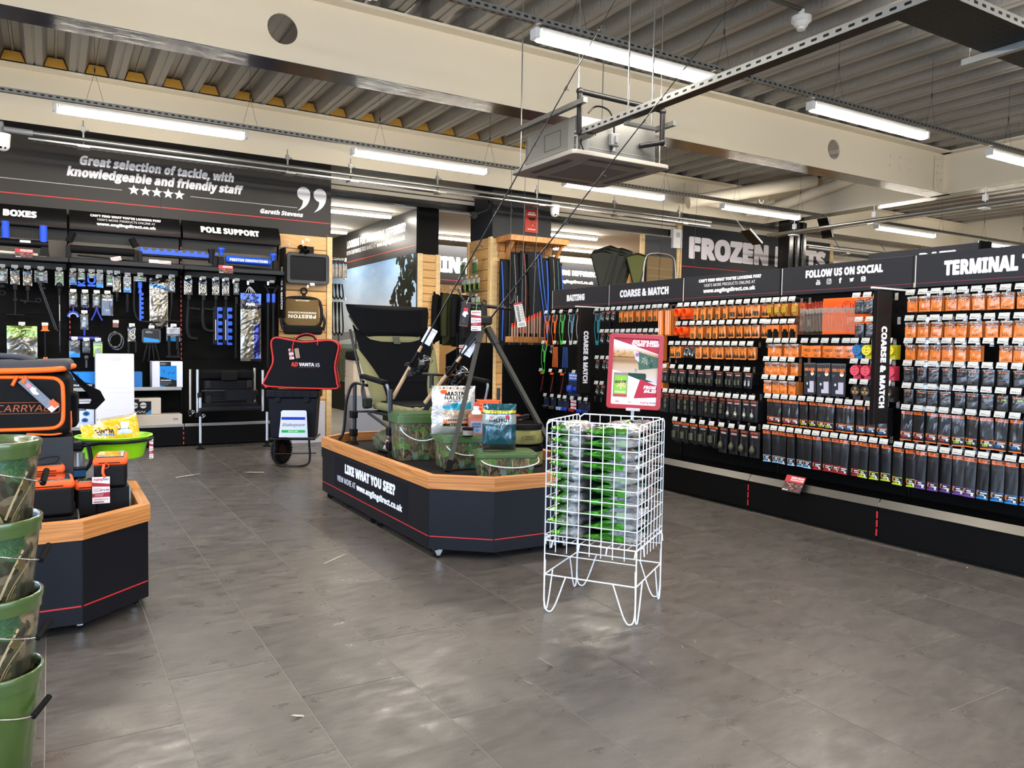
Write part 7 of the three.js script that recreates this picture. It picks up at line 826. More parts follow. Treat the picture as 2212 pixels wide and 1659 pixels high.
  // red framed poster on a pole in the bin
  const p = thing('promotion_sign', 'red framed promotion poster on a clear pole standing in the wire bin', 'sign', [3.16, 0, -3.86], -0.66); obj('pole', rod([0, 0.42, -0.03], [0, 1.14, -0.03], 0.011), phy(0xeef2f6, 0.15, { transmission: 0.6, thickness: 0 }), p); obj('pole_clip', RB(0.09, 0.02, 0.03, 0.005, 0, 1.115, -0.005), phy(0xf2f2f2, 0.2, { transmission: 0.5, thickness: 0 }), p);
  const s = rrect(0.335, 0.47, 0.022), h = rrect(0.29, 0.425, 0.014); s.holes.push(h); const fr = obj('frame', EX(s, 0.008, 0.003, 0, 1.355, -0.004), std(0xa3131f, 0.3), p); obj('back', B(0.32, 0.455, 0.004, 0, 1.355, -0.006), std(0xb81c2a, 0.4), p);
  signFace(p, 0.3, 0.435, 0, 1.355, -0.0035, 640, (c, w2, h2) => {
    bar(c, 0, 0, w2, h2, '#e9ebf6'); poly(c, [[0, 0], [w2, 0], [w2, h2 * 0.24], [w2 * 0.5, h2 * 0.13], [0, h2 * 0.03]], '#a8283a');
    const g = c.createLinearGradient(0, h2 * 0.1, 0, h2 * 0.7); g.addColorStop(0, '#e9e6ea'); g.addColorStop(0.3, '#a97c4e'); g.addColorStop(0.42, '#8a6a4a'); g.addColorStop(0.5, '#b89a7a'); g.addColorStop(1, '#c9c6ca'); poly(c, [[w2 * 0.02, h2 * 0.12], [w2 * 0.5, h2 * 0.15], [w2, h2 * 0.25], [w2, h2 * 0.7], [w2 * 0.5, h2 * 0.56], [0, h2 * 0.48]], g);
    for (let i = 0; i < 120; i++) { c.globalAlpha = 0.25; disc(c, rnd() * w2 * 0.6, h2 * rr(0.2, 0.29), rr(4, 20), ['#c98a3c', '#7a5a34', '#d9a860'][i % 3]); } c.globalAlpha = 1; bar(c, 0, h2 * 0.285, w2 * 0.5, 10, '#4a3a28');
    poly(c, [[w2 * 0.52, h2 * 0.2], [w2, h2 * 0.29], [w2, h2 * 0.43], [w2 * 0.58, h2 * 0.47]], '#3d5a4a'); poly(c, [[w2 * 0.44, h2 * 0.19], [w2 * 0.56, h2 * 0.21], [w2 * 0.58, h2 * 0.36], [w2 * 0.5, h2 * 0.32]], '#b9c0c4'); for (let i = 0; i < 10; i++) { const a = i * 0.63; poly(c, [[w2 * 0.72, h2 * 0.33], [w2 * 0.72 + 90 * Math.cos(a), h2 * 0.33 + 70 * Math.sin(a)], [w2 * 0.72 + 50 * Math.cos(a + 0.3), h2 * 0.33 + 40 * Math.sin(a + 0.3)]], i % 2 ? '#6f9a6a' : '#c7a0a0'); } text(c, 'SWIM STIM', w2 * 0.8, h2 * 0.35, 150, 40, '#20302a', { rot: 1.2 }); disc(c, w2 * 0.53, h2 * 0.25, 26, '#a85a8a');
    poly(c, [[w2 * 0.5, h2 * 0.44], [w2 * 0.56, h2 * 0.47], [w2 * 0.5, h2 * 0.52]], '#888'); c.fillStyle = '#17382c'; c.beginPath(); c.roundRect(w2 * 0.32, h2 * 0.52, w2 * 0.42, h2 * 0.09, 24); c.fill(); poly(c, [[w2 * 0.6, h2 * 0.58], [w2 * 0.9, h2 * 0.64], [w2 * 0.6, h2 * 0.64]], '#22302a');
    poly(c, [[0, h2 * 0.47], [w2 * 0.62, h2 * 0.62], [w2 * 0.5, h2 * 0.87], [0, h2 * 0.87]], '#e9ebf6'); poly(c, [[w2 * 0.62, h2 * 0.6], [w2, h2 * 0.7], [w2, h2 * 0.86], [w2 * 0.5, h2 * 0.89]], '#a8283a');
    bar(c, w2 * 0.06, h2 * 0.52, w2 * 0.3, h2 * 0.36, '#8d7a78'); bar(c, w2 * 0.08, h2 * 0.56, w2 * 0.26, h2 * 0.27, '#7fb83c'); for (let i = 0; i < 12; i++) { const a = i * 0.52; poly(c, [[w2 * 0.23, h2 * 0.69], [w2 * 0.23 + 84 * Math.cos(a), h2 * 0.69 + 84 * Math.sin(a)], [w2 * 0.23 + 44 * Math.cos(a + 0.26), h2 * 0.69 + 44 * Math.sin(a + 0.26)]], i % 2 ? '#f4f4ee' : '#f0a05a'); } text(c, 'SWIM STIM', w2 * 0.21, h2 * 0.655, w2 * 0.24, 34, '#22261e', { skew: -0.1, rot: -0.08 }); text(c, 'BETAINE GREEN', w2 * 0.21, h2 * 0.805, w2 * 0.22, 20, '#e6f0da', { fat: 2 }); bar(c, w2 * 0.06, h2 * 0.84, w2 * 0.3, h2 * 0.03, '#b8402a');
    text(c, 'GIVE YOUR SWIM', w2 * 0.69, h2 * 0.055, w2 * 0.54, 30, '#f4eef0', { skew: -0.2 }); text(c, 'SOME STIM!', w2 * 0.69, h2 * 0.1, w2 * 0.58, 44, '#f4eef0', { skew: -0.2 }); text(c, 'FROM', w2 * 0.83, h2 * 0.72, w2 * 0.26, 40, '#f4eef0', { skew: -0.2 }); text(c, '£4.25', w2 * 0.84, h2 * 0.775, w2 * 0.25, 40, '#f4eef0', { skew: -0.2 }); text(c, 'Angling', w2 * 0.73, h2 * 0.945, w2 * 0.18, 24, '#c2303f', { fat: 4 }); text(c, 'Direct', w2 * 0.91, h2 * 0.945, w2 * 0.15, 24, '#2a2a2e', { fat: 4 }); bar(c, w2 * 0.12, h2 * 0.935, 50, 16, '#c25058'); text(c, 'npv', w2 * 0.42, h2 * 0.945, 50, 18, '#333', { fat: 3 }); lines(c, w2 * 0.5, h2 * 0.935, 60, 2, 10, '#666');
  }, 0, 0.25); p.rotation.z = -0.03;
}
// ---------- the left plinth's goods and the stacked buckets ----------
{ // four round buckets nested in one another
  const R = 0.155, mk = (i, green) => {
    const y = i * 0.262, t = thing('bucket', ['plain green lidless bucket at the foot of the bucket stack', 'leaf printed bucket second from the floor in the stack', 'leaf printed bucket third from the floor in the stack', 'leaf printed bucket topmost of the stack, with a green lid'][i], 'bucket', [-0.19, y, -3.15], i * 0.15); const H = 0.36, y0 = i ? 0.09 : 0;
    const b = L([[0.0005, y0], [R * (0.8 + 0.2 * y0 / H), y0], [R * 0.985, H - 0.05], [R, H]], 56); if (!green) { const uv = b.attributes.uv, p = b.attributes.position; for (let k = 0; k < uv.count; k++) uv.setXY(k, uv.getX(k) * 2.0 + 0.1, p.getY(k) * 2.1); }
    obj('body', b, green ? shiny(0x3f5620, 0.35) : camoM2, t); obj('rim', L([[R * 0.985, H - 0.045], [R * 1.03, H - 0.043], [R * 1.035, H - 0.012], [R * 1.06, H - 0.01], [R * 1.065, H + 0.008], [R * 1.03, H + 0.012], [R * 0.99, H + 0.01], [R * 0.96, H - 0.02]], 56), shiny(0x42592a, 0.3), t); if (i === 3) obj('lid', L([[0.0005, H - 0.005], [R * 0.9, H - 0.003], [R * 0.93, H + 0.008], [R * 0.98, H + 0.009]], 56), shiny(0x42592a, 0.3), t);
    const hy = H - 0.075; obj('handle', tube([[-0.165, hy, 0.02], [-0.12, hy + 0.01, 0.125], [0, hy - 0.02, 0.172], [0.09, hy - 0.05, 0.148], [0.13, hy - 0.064, 0.112]], 0.0026, 40), chrome, t); obj('grip', rod([0.128, hy - 0.066, 0.114], [0.176, hy - 0.035, 0.04], 0.0105), rubber, t); return t; };
  for (let i = 0; i < 4; i++) mk(i, i === 0);
}
{ const t = thing('display_block', 'tall black woodgrain display block under the carryall', 'block', [-0.2, 0.502, -5.2]); obj('block', RB(0.62, 0.45, 0.34, 0.004, 0, 0.225, 0), phy(0x0c0c0d, 0.45, { bumpMap: pineT, bumpScale: 0.001 }), t); }
{ // carryall
  const t = thing('carryall', 'black soft tackle carryall with bright orange piping and zip pulls', 'bag', [-0.2, 0.955, -5.22], -0.08); const w = 0.62, h = 0.36, d = 0.36; obj('body', RB(w, h, d, 0.05, 0, h / 2, 0, 0, 0, 0, 5), std(0x0b0b0c, 0.6), t); obj('lid', RB(w + 0.01, 0.07, d + 0.01, 0.03, 0, h + 0.03, 0, 0, 0, 0.03, 4), std(0x33353c, 0.6), t);
  const loop = (x0, x1, y0, y1, z, r) => { const p = [], R = 0.055; for (const [cx, cy, a0] of [[x1 - R, y1 - R, 0], [x0 + R, y1 - R, 1], [x0 + R, y0 + R, 2], [x1 - R, y0 + R, 3]]) for (let k = 0; k <= 4; k++) { const a = (a0 + k / 4) * PI / 2; p.push([cx + R * Math.cos(a), cy + R * Math.sin(a), z]); } return tube(p, r, 120, true); };
  const om = std(0xff6a14, 0.45); obj('front_piping', loop(-w / 2 + 0.02, w / 2 - 0.035, 0.05, h - 0.03, d / 2 - 0.003, 0.011), om, t); obj('lid_piping', tube([[-w / 2, h + 0.005, d / 2], [0, h + 0.008, d / 2 + 0.012], [w / 2 - 0.05, h + 0.02, d / 2 + 0.01], [w / 2 - 0.005, h + 0.03, d / 2 - 0.05], [w / 2 + 0.005, h + 0.03, -0.1]], 0.016, 40), om, t); obj('base_piping', tube([[0.1, 0.02, d / 2], [w / 2 - 0.06, 0.015, d / 2 - 0.01], [w / 2 - 0.005, 0.04, d / 2 - 0.05], [w / 2, 0.14, d / 2 - 0.05]], 0.006, 24), om, t);
  obj('zip_pull', [tube([[0.1, h - 0.02, d / 2 + 0.01], [0.09, h - 0.06, d / 2 + 0.03]], 0.009, 6), tube([[0.06, h - 0.02, d / 2 + 0.01], [0.04, h - 0.07, d / 2 + 0.03]], 0.009, 6)], om, t);
  signFace(t, 0.46, 0.075, 0.035, 0.165, d / 2 + 0.001, 512, (c, a, b) => { bar(c, 0, 0, a, b, '#0b0b0c'); c.strokeStyle = '#b5603a'; c.lineWidth = 3; c.beginPath(); c.roundRect(4, 8, a - 10, b - 16, 18); c.stroke(); text(c, 'ION CARRYALL', a * 0.5, b * 0.52, a * 0.9, b * 0.5, '#b5603a', { light: 1, fat: 0, skew: -0.15 }); }, 0, 0.7);
  obj('swing_card', [flat(0.045, 0.2, 'blackTag', 0.15, h - 0.11, d / 2 + 0.03, -0.1, 0, 0.75)], wrap, t); obj('swing_card', flat(0.05, 0.05, 'tagWhite', 0.225, h - 0.185, d / 2 + 0.034, -0.1, 0, 0.75), paper, t); obj('card_window', RB(0.03, 0.045, 0.002, 0.001, 0.235, h - 0.17, d / 2 + 0.036, -0.1, 0, 0.75), orangeM, t);
  obj('grab_handle', tube([[-0.3, h + 0.075, 0.06], [-0.1, h + 0.09, 0.08], [0.08, h + 0.08, 0.09], [0.14, h + 0.06, 0.1]], 0.016, 20), std(0x3a3d46, 0.7), t); obj('strap', [EX([[0, 0], [0.1, -0.1], [0.165, -0.135], [0.19, -0.19], [0.14, -0.245], [0.0, -0.235], [0, -0.215], [0.11, -0.21], [0.12, -0.19], [0.1, -0.15], [0.05, -0.09]], 0.008, 0.001, w / 2 - 0.02, h + 0.02, -0.02)], blackFab, t); obj('side_pocket', RB(0.05, 0.2, 0.22, 0.02, w / 2 + 0.005, 0.14, -0.02), blackFab, t);
}
{ // lime bowl on an arm, with bags and a bottle
  const t = thing('groundbait_bowl', 'lime green bowl held in a black ring arm', 'bowl', [0.365, 0, -5.8]); obj('bowl', L([[0.0005, 0.715], [0.16, 0.715], [0.175, 0.725], [0.212, 0.85], [0.235, 0.862], [0.235, 0.868], [0.205, 0.868], [0.168, 0.732], [0.0005, 0.728]], 48), std(0x8fd80a, 0.35), t); obj('ring', TR(0.232, 0.011, 0, 0.842, 0, PI / 2, 0, 0, PI * 2, 10, 48), std(0x16181c, 0.3), t); obj('arm', [tube([[-0.16, 0.84, 0.17], [-0.15, 0.72, 0.2], [-0.19, 0.66, 0.2], [-0.24, 0.6, 0.16]], 0.013, 20), RB(0.07, 0.06, 0.06, 0.015, -0.22, 0.82, 0.14), rod([-0.2, 0.82, 0.15], [-0.1, 0.842, 0.21], 0.012)], blackPl, t);
  obj('leg', rod([-0.2, 0.51, 0.12], [-0.2, 0.775, 0.12], 0.024), std(0xa9adb4, 0.3, 0.6), t); obj('swing_tag', flat(0.03, 0.13, 'tagRed', 0.215, 0.775, 0.1, 0, 0.5), paper, t);
  const tex = canvas(384, 384, (c, w, h) => { bar(c, 0, 0, w, h, '#f0b81a'); bar(c, 0, 0, w, 40, '#b0a89a'); for (let i = 0; i < 12; i++) { const a = i * 0.52; poly(c, [[190, 220], [190 + 150 * Math.cos(a), 220 + 120 * Math.sin(a)], [190 + 80 * Math.cos(a + 0.25), 220 + 60 * Math.sin(a + 0.25)]], i % 2 ? '#f4f2ee' : '#f07a1c'); } text(c, 'SWIM', 200, 200, 200, 60, '#26241e', { rot: -0.15 }); text(c, 'STIM', 210, 260, 170, 44, '#2f7ab8', { rot: -0.15 }); });
  const fm = foilM(tex, { metalness: 0.1 }); const bag = (l, pos, r, sd) => { const b = thing('groundbait_bag', l, 'bag', pos); obj('pouch', pillow(0.24, 0.22, 0.1, sd), fm, b); b.rotation.set(...r); };
  bag('yellow foil groundbait bag lying at the left of the lime bowl', [0.29, 0.865, -5.76], [-1.0, 0.2, 0.1], 21); bag('yellow foil groundbait bag standing at the right of the lime bowl', [0.4, 0.885, -5.84], [-0.25, -0.1, 0.14], 27);
  const o = thing('liquid_bottle', 'small yellow bottle with a pale shoulder and cap in the lime bowl', 'bottle', [0.42, 0.8, -5.69]); obj('body', L([[0.0005, 0], [0.046, 0], [0.048, 0.085], [0.046, 0.09]], 26), std(0xe8b80e, 0.3), o); obj('shoulder', L([[0.047, 0.09], [0.044, 0.105], [0.022, 0.118], [0.02, 0.13]], 26), std(0xaebfcc, 0.3), o); obj('cap', L([[0.022, 0.125], [0.024, 0.165], [0.0005, 0.168]], 20), whitePlastic, o); signFace(o, 0.07, 0.04, 0, 0.035, 0.0485, 128, (c, w, h) => { bar(c, 0, 0, w, h, '#e8b80e'); text(c, 'SWIM STIM', w / 2, h / 2, w * 0.9, h * 0.4, '#4a3a08', { fat: 4 }); });
}
{ // orange lidded bait boxes
  const bx = (l, pos, w, h, d, ry, top, tagged) => { const t = thing('bait_box', l, 'box', pos, ry); obj('box', RB(w, h, d, 0.02, 0, h / 2, 0, 0, 0, 0, 3), phy(0x090909, 0.5, { specularIntensity: 0.4 }), t); obj('lid_rim', RB(w + 0.012, 0.045, d + 0.012, 0.02, 0, h + 0.01, 0, 0, 0, 0, 3), std(0xff5a18, 0.5), t); obj('clear_top', RB(w - 0.025, 0.012, d - 0.025, 0.005, 0, h + 0.033, 0), shiny(top || 0x1b1c20, 0.08), t); obj('zip', [tube([[-w * 0.35, h + 0.005, d / 2 + 0.007], [w * 0.3, h + 0.005, d / 2 + 0.007]], 0.0025, 6)], matBlack, t);
    if (tagged) { obj('zip_pull', [tube([[-0.03, h, d / 2 + 0.012], [-0.035, h - 0.05, d / 2 + 0.02], [-0.025, h - 0.075, d / 2 + 0.02]], 0.008, 10), TR(0.014, 0.002, -0.02, h - 0.01, d / 2 + 0.014)], std(0xff5a18, 0.4), t); obj('swing_tag', [flat(0.088, 0.15, 'tagRed', -0.045, h - 0.145, d / 2 + 0.022), B(0.088, 0.15, 0.0015, -0.045, h - 0.145, d / 2 + 0.0208)], paper, t); } };
  const st = (l, pos, w, h, d, clr) => { const t = thing('display_riser', l, 'riser', pos); obj('block', RB(w, h, d, 0.004, 0, h / 2, 0), std(0x111112, 0.5), t); obj('side_trim', [B(0.008, h, d, w / 2 + 0.004, h / 2, 0)], galv, t); };
  st('black riser with a bright side under the tagged bait box', [0.3, D0, -5.05], 0.17, 0.16, 0.24); bx('black bait box with orange zip lid and a red price tag, highest at the right', [0.3, D0 + 0.162, -5.04], 0.165, 0.14, 0.27, -0.1, 0, true);
  st('low black riser with a bright side under the wide bait box', [-0.0, D0, -4.82], 0.24, 0.06, 0.24); bx('wide black bait box with orange zip lid nearest the bucket stack', [-0.02, D0 + 0.062, -4.83], 0.24, 0.16, 0.25, 0.02); bx('small black bait box with an orange rim between the two larger ones', [0.17, D0, -4.98], 0.11, 0.17, 0.14, 0, 0x55503c); bx('black bait box with orange lid carrying a looped lead, behind the wide one', [-0.03, D0, -5.0], 0.18, 0.27, 0.12, 0);
  const w = thing('lead_loop', 'thin black looped lead lying on the rear bait box', 'cable', [-0.02, D0 + 0.31, -5.0]); obj('loop', tube([[-0.08, 0.0, 0], [0, 0.035, 0.02], [0.06, 0.03, 0], [0.04, 0.005, 0.03], [-0.02, -0.0, 0.04]], 0.0025, 30), blackPl, w);
  const b2 = thing('box_stack', 'blue and black boxed reels stacked behind the carryall', 'box', [0.2, 0.502, -5.52]); obj('box', RB(0.13, 0.2, 0.1, 0.004, -0.08, 0.1, 0), matBlack, b2); obj('band', B(0.132, 0.04, 0.102, -0.08, 0.17, 0), std(0x1f5f9a, 0.5), b2);
}
// ---------- services under the ceiling ----------
const dome = (l, p) => { const t = thing('dome_camera', l, 'camera', p); obj('mount', C(0.085, 0.075, 0.12, 0, 0.06, 0, 0, 0, 0, 28), whitePlastic, t); obj('ball', S(0.075, 0, -0.01, 0, 1, 1, 1, 24, 18), whitePlastic, t); obj('lens', [C(0.018, 0.018, 0.02, -0.02, -0.045, 0.055, 1.0, 0, 0), C(0.012, 0.012, 0.02, 0.025, -0.05, 0.052, 1.0, 0, 0)], blackPl, t); };
dome('white dome camera at the left edge under the cable conduit', [-0.46, 3.84, -11.3]); dome('white dome camera right of the red camera notice', [7.64, 3.87, -11.45]);
{ const slot = canvas(64, 32, (c, w, h) => { bar(c, 0, 0, w, h, '#9a9c9b'); c.fillStyle = '#17181a'; c.beginPath(); c.roundRect(16, 11, 32, 10, 5); c.fill(); }); slot.wrapS = slot.wrapT = THREE.RepeatWrapping; const sm = std(0xffffff, 0.36, 0.75, { map: slot }), dark = std(0x303132, 0.5, 0.7, { map: slot });
  const uvx = (g, axis, sx, sy) => { g = g.toNonIndexed(); const p = g.attributes.position, n = g.attributes.normal, uv = g.attributes.uv; for (let i = 0; i < uv.count; i++) { const al = axis === 'x' ? p.getX(i) : p.getZ(i), ot = Math.abs(n.getY(i)) > 0.5 ? (axis === 'x' ? p.getZ(i) : p.getX(i)) : p.getY(i); uv.setXY(i, al * sx, ot * sy + 0.5); } return g; };
  const tray = (name, label, axis, len, w, h, pos) => { const t = thing(name, label, 'cable tray', pos); const s = (a, b, c2, x, y, z) => axis === 'x' ? B(a, b, c2, x, y, z) : B(c2, b, a, z, y, x); obj('side', uvx(s(len, h, 0.004, 0, 0, w / 2), axis, 11, 1 / h), sm, t); obj('side', uvx(s(len, h, 0.004, 0, 0, -w / 2), axis, 11, 1 / h), sm, t); obj('bed', uvx(s(len, 0.004, w, 0, -h / 2, 0), axis, 11, 22), dark, t); return t; };
  const t1 = tray('cable_tray', 'bright slotted cable tray running from the ceiling air unit towards the camera', 'z', 5.4, 0.1, 0.055, [4.29, 3.5, -3.35]); obj('trapeze', [B(0.34, 0.025, 0.045, 0.16, -0.06, -2.0), rod([0.02, -0.06, -2.0], [0.02, 1.55, -2.0], 0.007), rod([0.29, -0.06, -2.0], [0.29, 1.55, -2.0], 0.007), B(0.32, 0.03, 0.05, 0.16, 1.5, -2.0)], galv, t1);
  const t2 = tray('cable_tray', 'wide perforated cable tray crossing the top right corner of the ceiling', 'x', 6, 0.36, 0.06, [7.5, 3.62, -2.88]); obj('strut', [B(0.045, 0.045, 0.66, -1.9, -0.055, 0), rod([-1.9, -0.05, 0.28], [-1.9, 1.42, 0.28], 0.006), rod([-1.9, -0.05, -0.28], [-1.9, 1.42, -0.28], 0.006)], galv, t2);
  const t3 = thing('conduit_run', 'long galvanised conduit and cable tray along the back wall under the beam', 'conduit', [5.4, 4.0, -11.42]); obj('pipe', rod([-5.6, 0.03, 0.06], [5.9, 0.03, 0.06], 0.026), galv, t3); obj('bed', uvx(B(11.5, 0.02, 0.16, 0.15, -0.04, -0.02), 'x', 11, 10), sm, t3);
  obj('clamp', [-5.0, -2.4, -1.45, 0.0, 1.9, 3.6, 5.2].map((x) => merge([B(0.14, 0.02, 0.2, x, -0.06, 0), B(0.02, 0.2, 0.02, x, 0.06, -0.09), B(0.05, 0.07, 0.03, x, 0.2, -0.1), rod([x, 0.14, -0.1], [x, 0.31, -0.1], 0.008), B(0.09, 0.02, 0.05, x + 0.02, 0.19, -0.1)])), galv, t3); obj('coupling', [rod([-4.25, 0.03, 0.06], [-3.85, 0.03, 0.06], 0.032), rod([-1, 0.03, 0.06], [-0.8, 0.03, 0.06], 0.031), rod([2.5, 0.03, 0.06], [2.7, 0.03, 0.06], 0.031)], galv, t3);
  const t4 = thing('end_box', 'white conduit end fitting where the run begins at the left edge', 'fitting', [-0.45, 4.02, -11.4]); obj('box', [RB(0.24, 0.14, 0.16, 0.02, -0.12, 0.03, 0), rod([0.0, 0.0, 0.1], [0.3, 0.0, 0.08], 0.035)], std(0x8f9194, 0.5, 0.3), t4);
  const t5 = thing('conduit_run', 'galvanised conduit and tray running away over the right hand shelving', 'conduit', [13.1, 3.95, -7.5]); obj('pipe', rod([0, 0, -4], [0, 0, 3.5], 0.03), galv, t5); obj('bed', uvx(B(0.14, 0.02, 7.4, 0.12, -0.03, -0.2), 'z', 11, 10), sm, t5); obj('clamp', [-3.4, -1.6, 0.4, 2].map((z) => merge([B(0.18, 0.02, 0.12, 0.08, -0.06, z), rod([0.1, -0.06, z], [0.1, 0.3, z], 0.01), B(0.04, 0.1, 0.08, 0.1, 0.12, z)])), whiteMetal, t5);
  const t6 = thing('conduit_run', 'pale conduit crossing beyond the black column to the right', 'conduit', [17, 3.82, -11.6]); obj('pipe', rod([-2.5, 0, 0], [4, 0, 0], 0.03), galv, t6); obj('bed', B(6.4, 0.02, 0.14, 0.7, 0.06, -0.12), galv, t6); obj('clamp', [-1.2, 0.6, 2.4].map((x) => merge([B(0.12, 0.02, 0.2, x, -0.05, 0), rod([x, -0.05, -0.06], [x, 0.47, -0.4], 0.009)])), galv, t6);
  const f = thing('perforated_bracket', 'slanted perforated steel bracket left of the black column', 'bracket', [12.6, 3.86, -11.5]); obj('plate', uvx(B(0.46, 0.006, 0.24, 0, 0, 0, 0, 0, -0.6), 'x', 9, 9), dark, f); obj('lip', [B(0.46, 0.03, 0.02, 0.02, 0.02, 0.12, 0, 0, -0.6), rod([-0.2, 0.13, 0], [-0.2, 0.56, -0.4], 0.008)], whiteMetal, f); const f2 = thing('perforated_bracket', 'steep perforated steel bracket at the end of the back light rail', 'bracket', [13.38, 3.98, -10.3]); obj('plate', uvx(B(0.42, 0.006, 0.24, 0, 0, 0, 0, 0, -1.1), 'x', 9, 9), dark, f2); obj('lip', B(0.42, 0.03, 0.02, 0.01, 0.01, 0.12, 0, 0, -1.1), whiteMetal, f2);
  const pr = thing('detector', 'white smoke detector hung from a conduit under the ribbed deck', 'detector', [6.66, 4.82, -5.5]); obj('pipe', rod([-1.1, 0.18, 0.02], [0.02, 0.18, 0], 0.024), std(0x55524c, 0.5, 0.5), pr); obj('base', [C(0.1, 0.1, 0.05, 0, 0.08, 0), C(0.03, 0.03, 0.08, 0, 0.14, 0)], whitePlastic, pr); obj('sensor', [C(0.085, 0.06, 0.05, 0, 0.03, 0), C(0.045, 0.04, 0.03, 0, -0.01, 0)], whitePlastic, pr); obj('saddle', [B(0.05, 0.06, 0.05, -0.6, 0.2, 0.01)], galv, pr);
  // white bracing tubes in the far bay
  const br = thing('bracing_tube', 'cream painted diagonal bracing tubes meeting at a plate near the cross beam', 'bracing'); obj('tube', [rod([10.9, 4.42, -11.6], [13.4, 4.98, -10.6], 0.13, 0.13, 20)], cream, br); obj('tube', rod([11.2, 4.52, -11.75], [12.85, 4.52, -11.75], 0.1, 0.1, 20), cream, br); obj('tube', rod([13.3, 4.52, -11.7], [13.6, 4.95, -9.6], 0.11, 0.11, 20), cream, br); obj('end_plate', [B(0.02, 0.3, 0.28, 12.87, 4.52, -11.75), B(0.3, 0.06, 0.06, 13.0, 4.48, -11.7), B(0.02, 0.34, 0.28, 13.28, 4.54, -11.65)], cream, br); obj('hook', TR(0.06, 0.012, 12.2, 4.5, -10.9, 0, 0, PI, PI), cream, br);
}
{ // cassette air unit
  const t = thing('air_unit', 'ceiling cassette air conditioning unit with galvanised body and grey grille', 'air conditioner', [4.74, 3.3, -6.5]); const gal2 = std(0x6d6e6c, 0.42, 0.8, { bumpMap: orangePeel, bumpScale: 0.0006 }); obj('body', RB(0.96, 0.36, 0.92, 0.01, 0.0, 0.2, 0), gal2, t); obj('seam', [B(0.965, 0.015, 0.925, 0, 0.06, 0), B(0.965, 0.01, 0.925, 0, 0.1, 0), B(0.1, 0.3, 0.012, -0.39, 0.21, 0.462), B(0.012, 0.3, 0.1, -0.482, 0.21, 0.38)], std(0x7c7e7c, 0.4, 0.7), t); obj('panel', EX(rrect(1.17, 1.13, 0.06), 0.03, 0.006).rotateX(-PI / 2).translate(0.0, -0.005, 0.0), std(0x8e8880, 0.5), t); obj('grille', [RB(0.62, 0.015, 0.6, 0.006, 0, -0.014, 0)], std(0x6e6862, 0.6), t); obj('flap', [B(0.66, 0.006, 0.06, 0, -0.014, 0.45), B(0.66, 0.006, 0.06, 0, -0.014, -0.45), B(0.06, 0.006, 0.66, 0.46, -0.014, 0), B(0.06, 0.006, 0.66, -0.46, -0.014, 0)], std(0x4e4a46, 0.6), t);
  obj('outline_mark', [B(0.002, 0.006, 0.28, -0.4815, 0.3, 0.05), B(0.002, 0.006, 0.28, -0.4815, 0.14, 0.05), B(0.002, 0.16, 0.006, -0.4815, 0.22, -0.09), B(0.002, 0.16, 0.006, -0.4815, 0.22, 0.19)], steelDark, t);
  obj('hanger_rod', [[-0.5, 0.5], [0.52, 0.48], [-0.52, -0.48], [0.52, -0.48]].map(([x, z]) => rod([x, 0.05, z], [x, 1.74, z], 0.007)), galv, t); obj('channel', B(0.045, 0.045, 1.4, -0.56, 0.44, 0.0), gal2, t); obj('channel', B(0.045, 0.045, 1.3, 0.56, 0.42, 0.0), gal2, t);
  obj('junction_box', [RB(0.1, 0.12, 0.05, 0.01, -0.06, 0.2, 0.485), B(0.03, 0.06, 0.02, -0.055, 0.2, 0.515), C(0.015, 0.02, 0.05, -0.06, 0.115, 0.485)], std(0x55575a, 0.5), t); obj('cable', [tube([[-0.06, 0.26, 0.485], [-0.08, 0.36, 0.5], [-0.14, 0.46, 0.5], [-0.28, 0.48, 0.49], [-0.38, 0.4, 0.5]], 0.008, 24), tube([[-0.44, 0.2, 0.5], [-0.47, 0.1, 0.52], [-0.42, 0.04, 0.5]], 0.006, 14)], blackPl, t); obj('duct_stub', [C(0.06, 0.06, 0.16, -0.44, 0.2, 0.54, PI / 2), C(0.035, 0.035, 0.1, -0.38, 0.22, 0.54, 0, 0, PI / 2)], std(0x77706a, 0.5, 0.3), t);
  const p = thing('condensate_pipe', 'black condensate pipe with square bends over the air unit', 'pipe', [4.2, 3.46, -5.92]); obj('pipe', [rod([0, 0, 0], [0, 0.39, 0], 0.026), rod([0, 0.39, 0], [0.98, 0.39, -0.02], 0.026), rod([1.0, 0.35, 0], [1.0, 0.08, 0], 0.026), rod([1.0, 0.07, 0], [0.8, 0.03, -0.1], 0.026)], blackPl, p); obj('elbow', [[0, 0.39, 0], [1.0, 0.37, 0], [1.0, 0.07, 0]].map((q) => S(0.034, ...q)), blackPl, p);
}
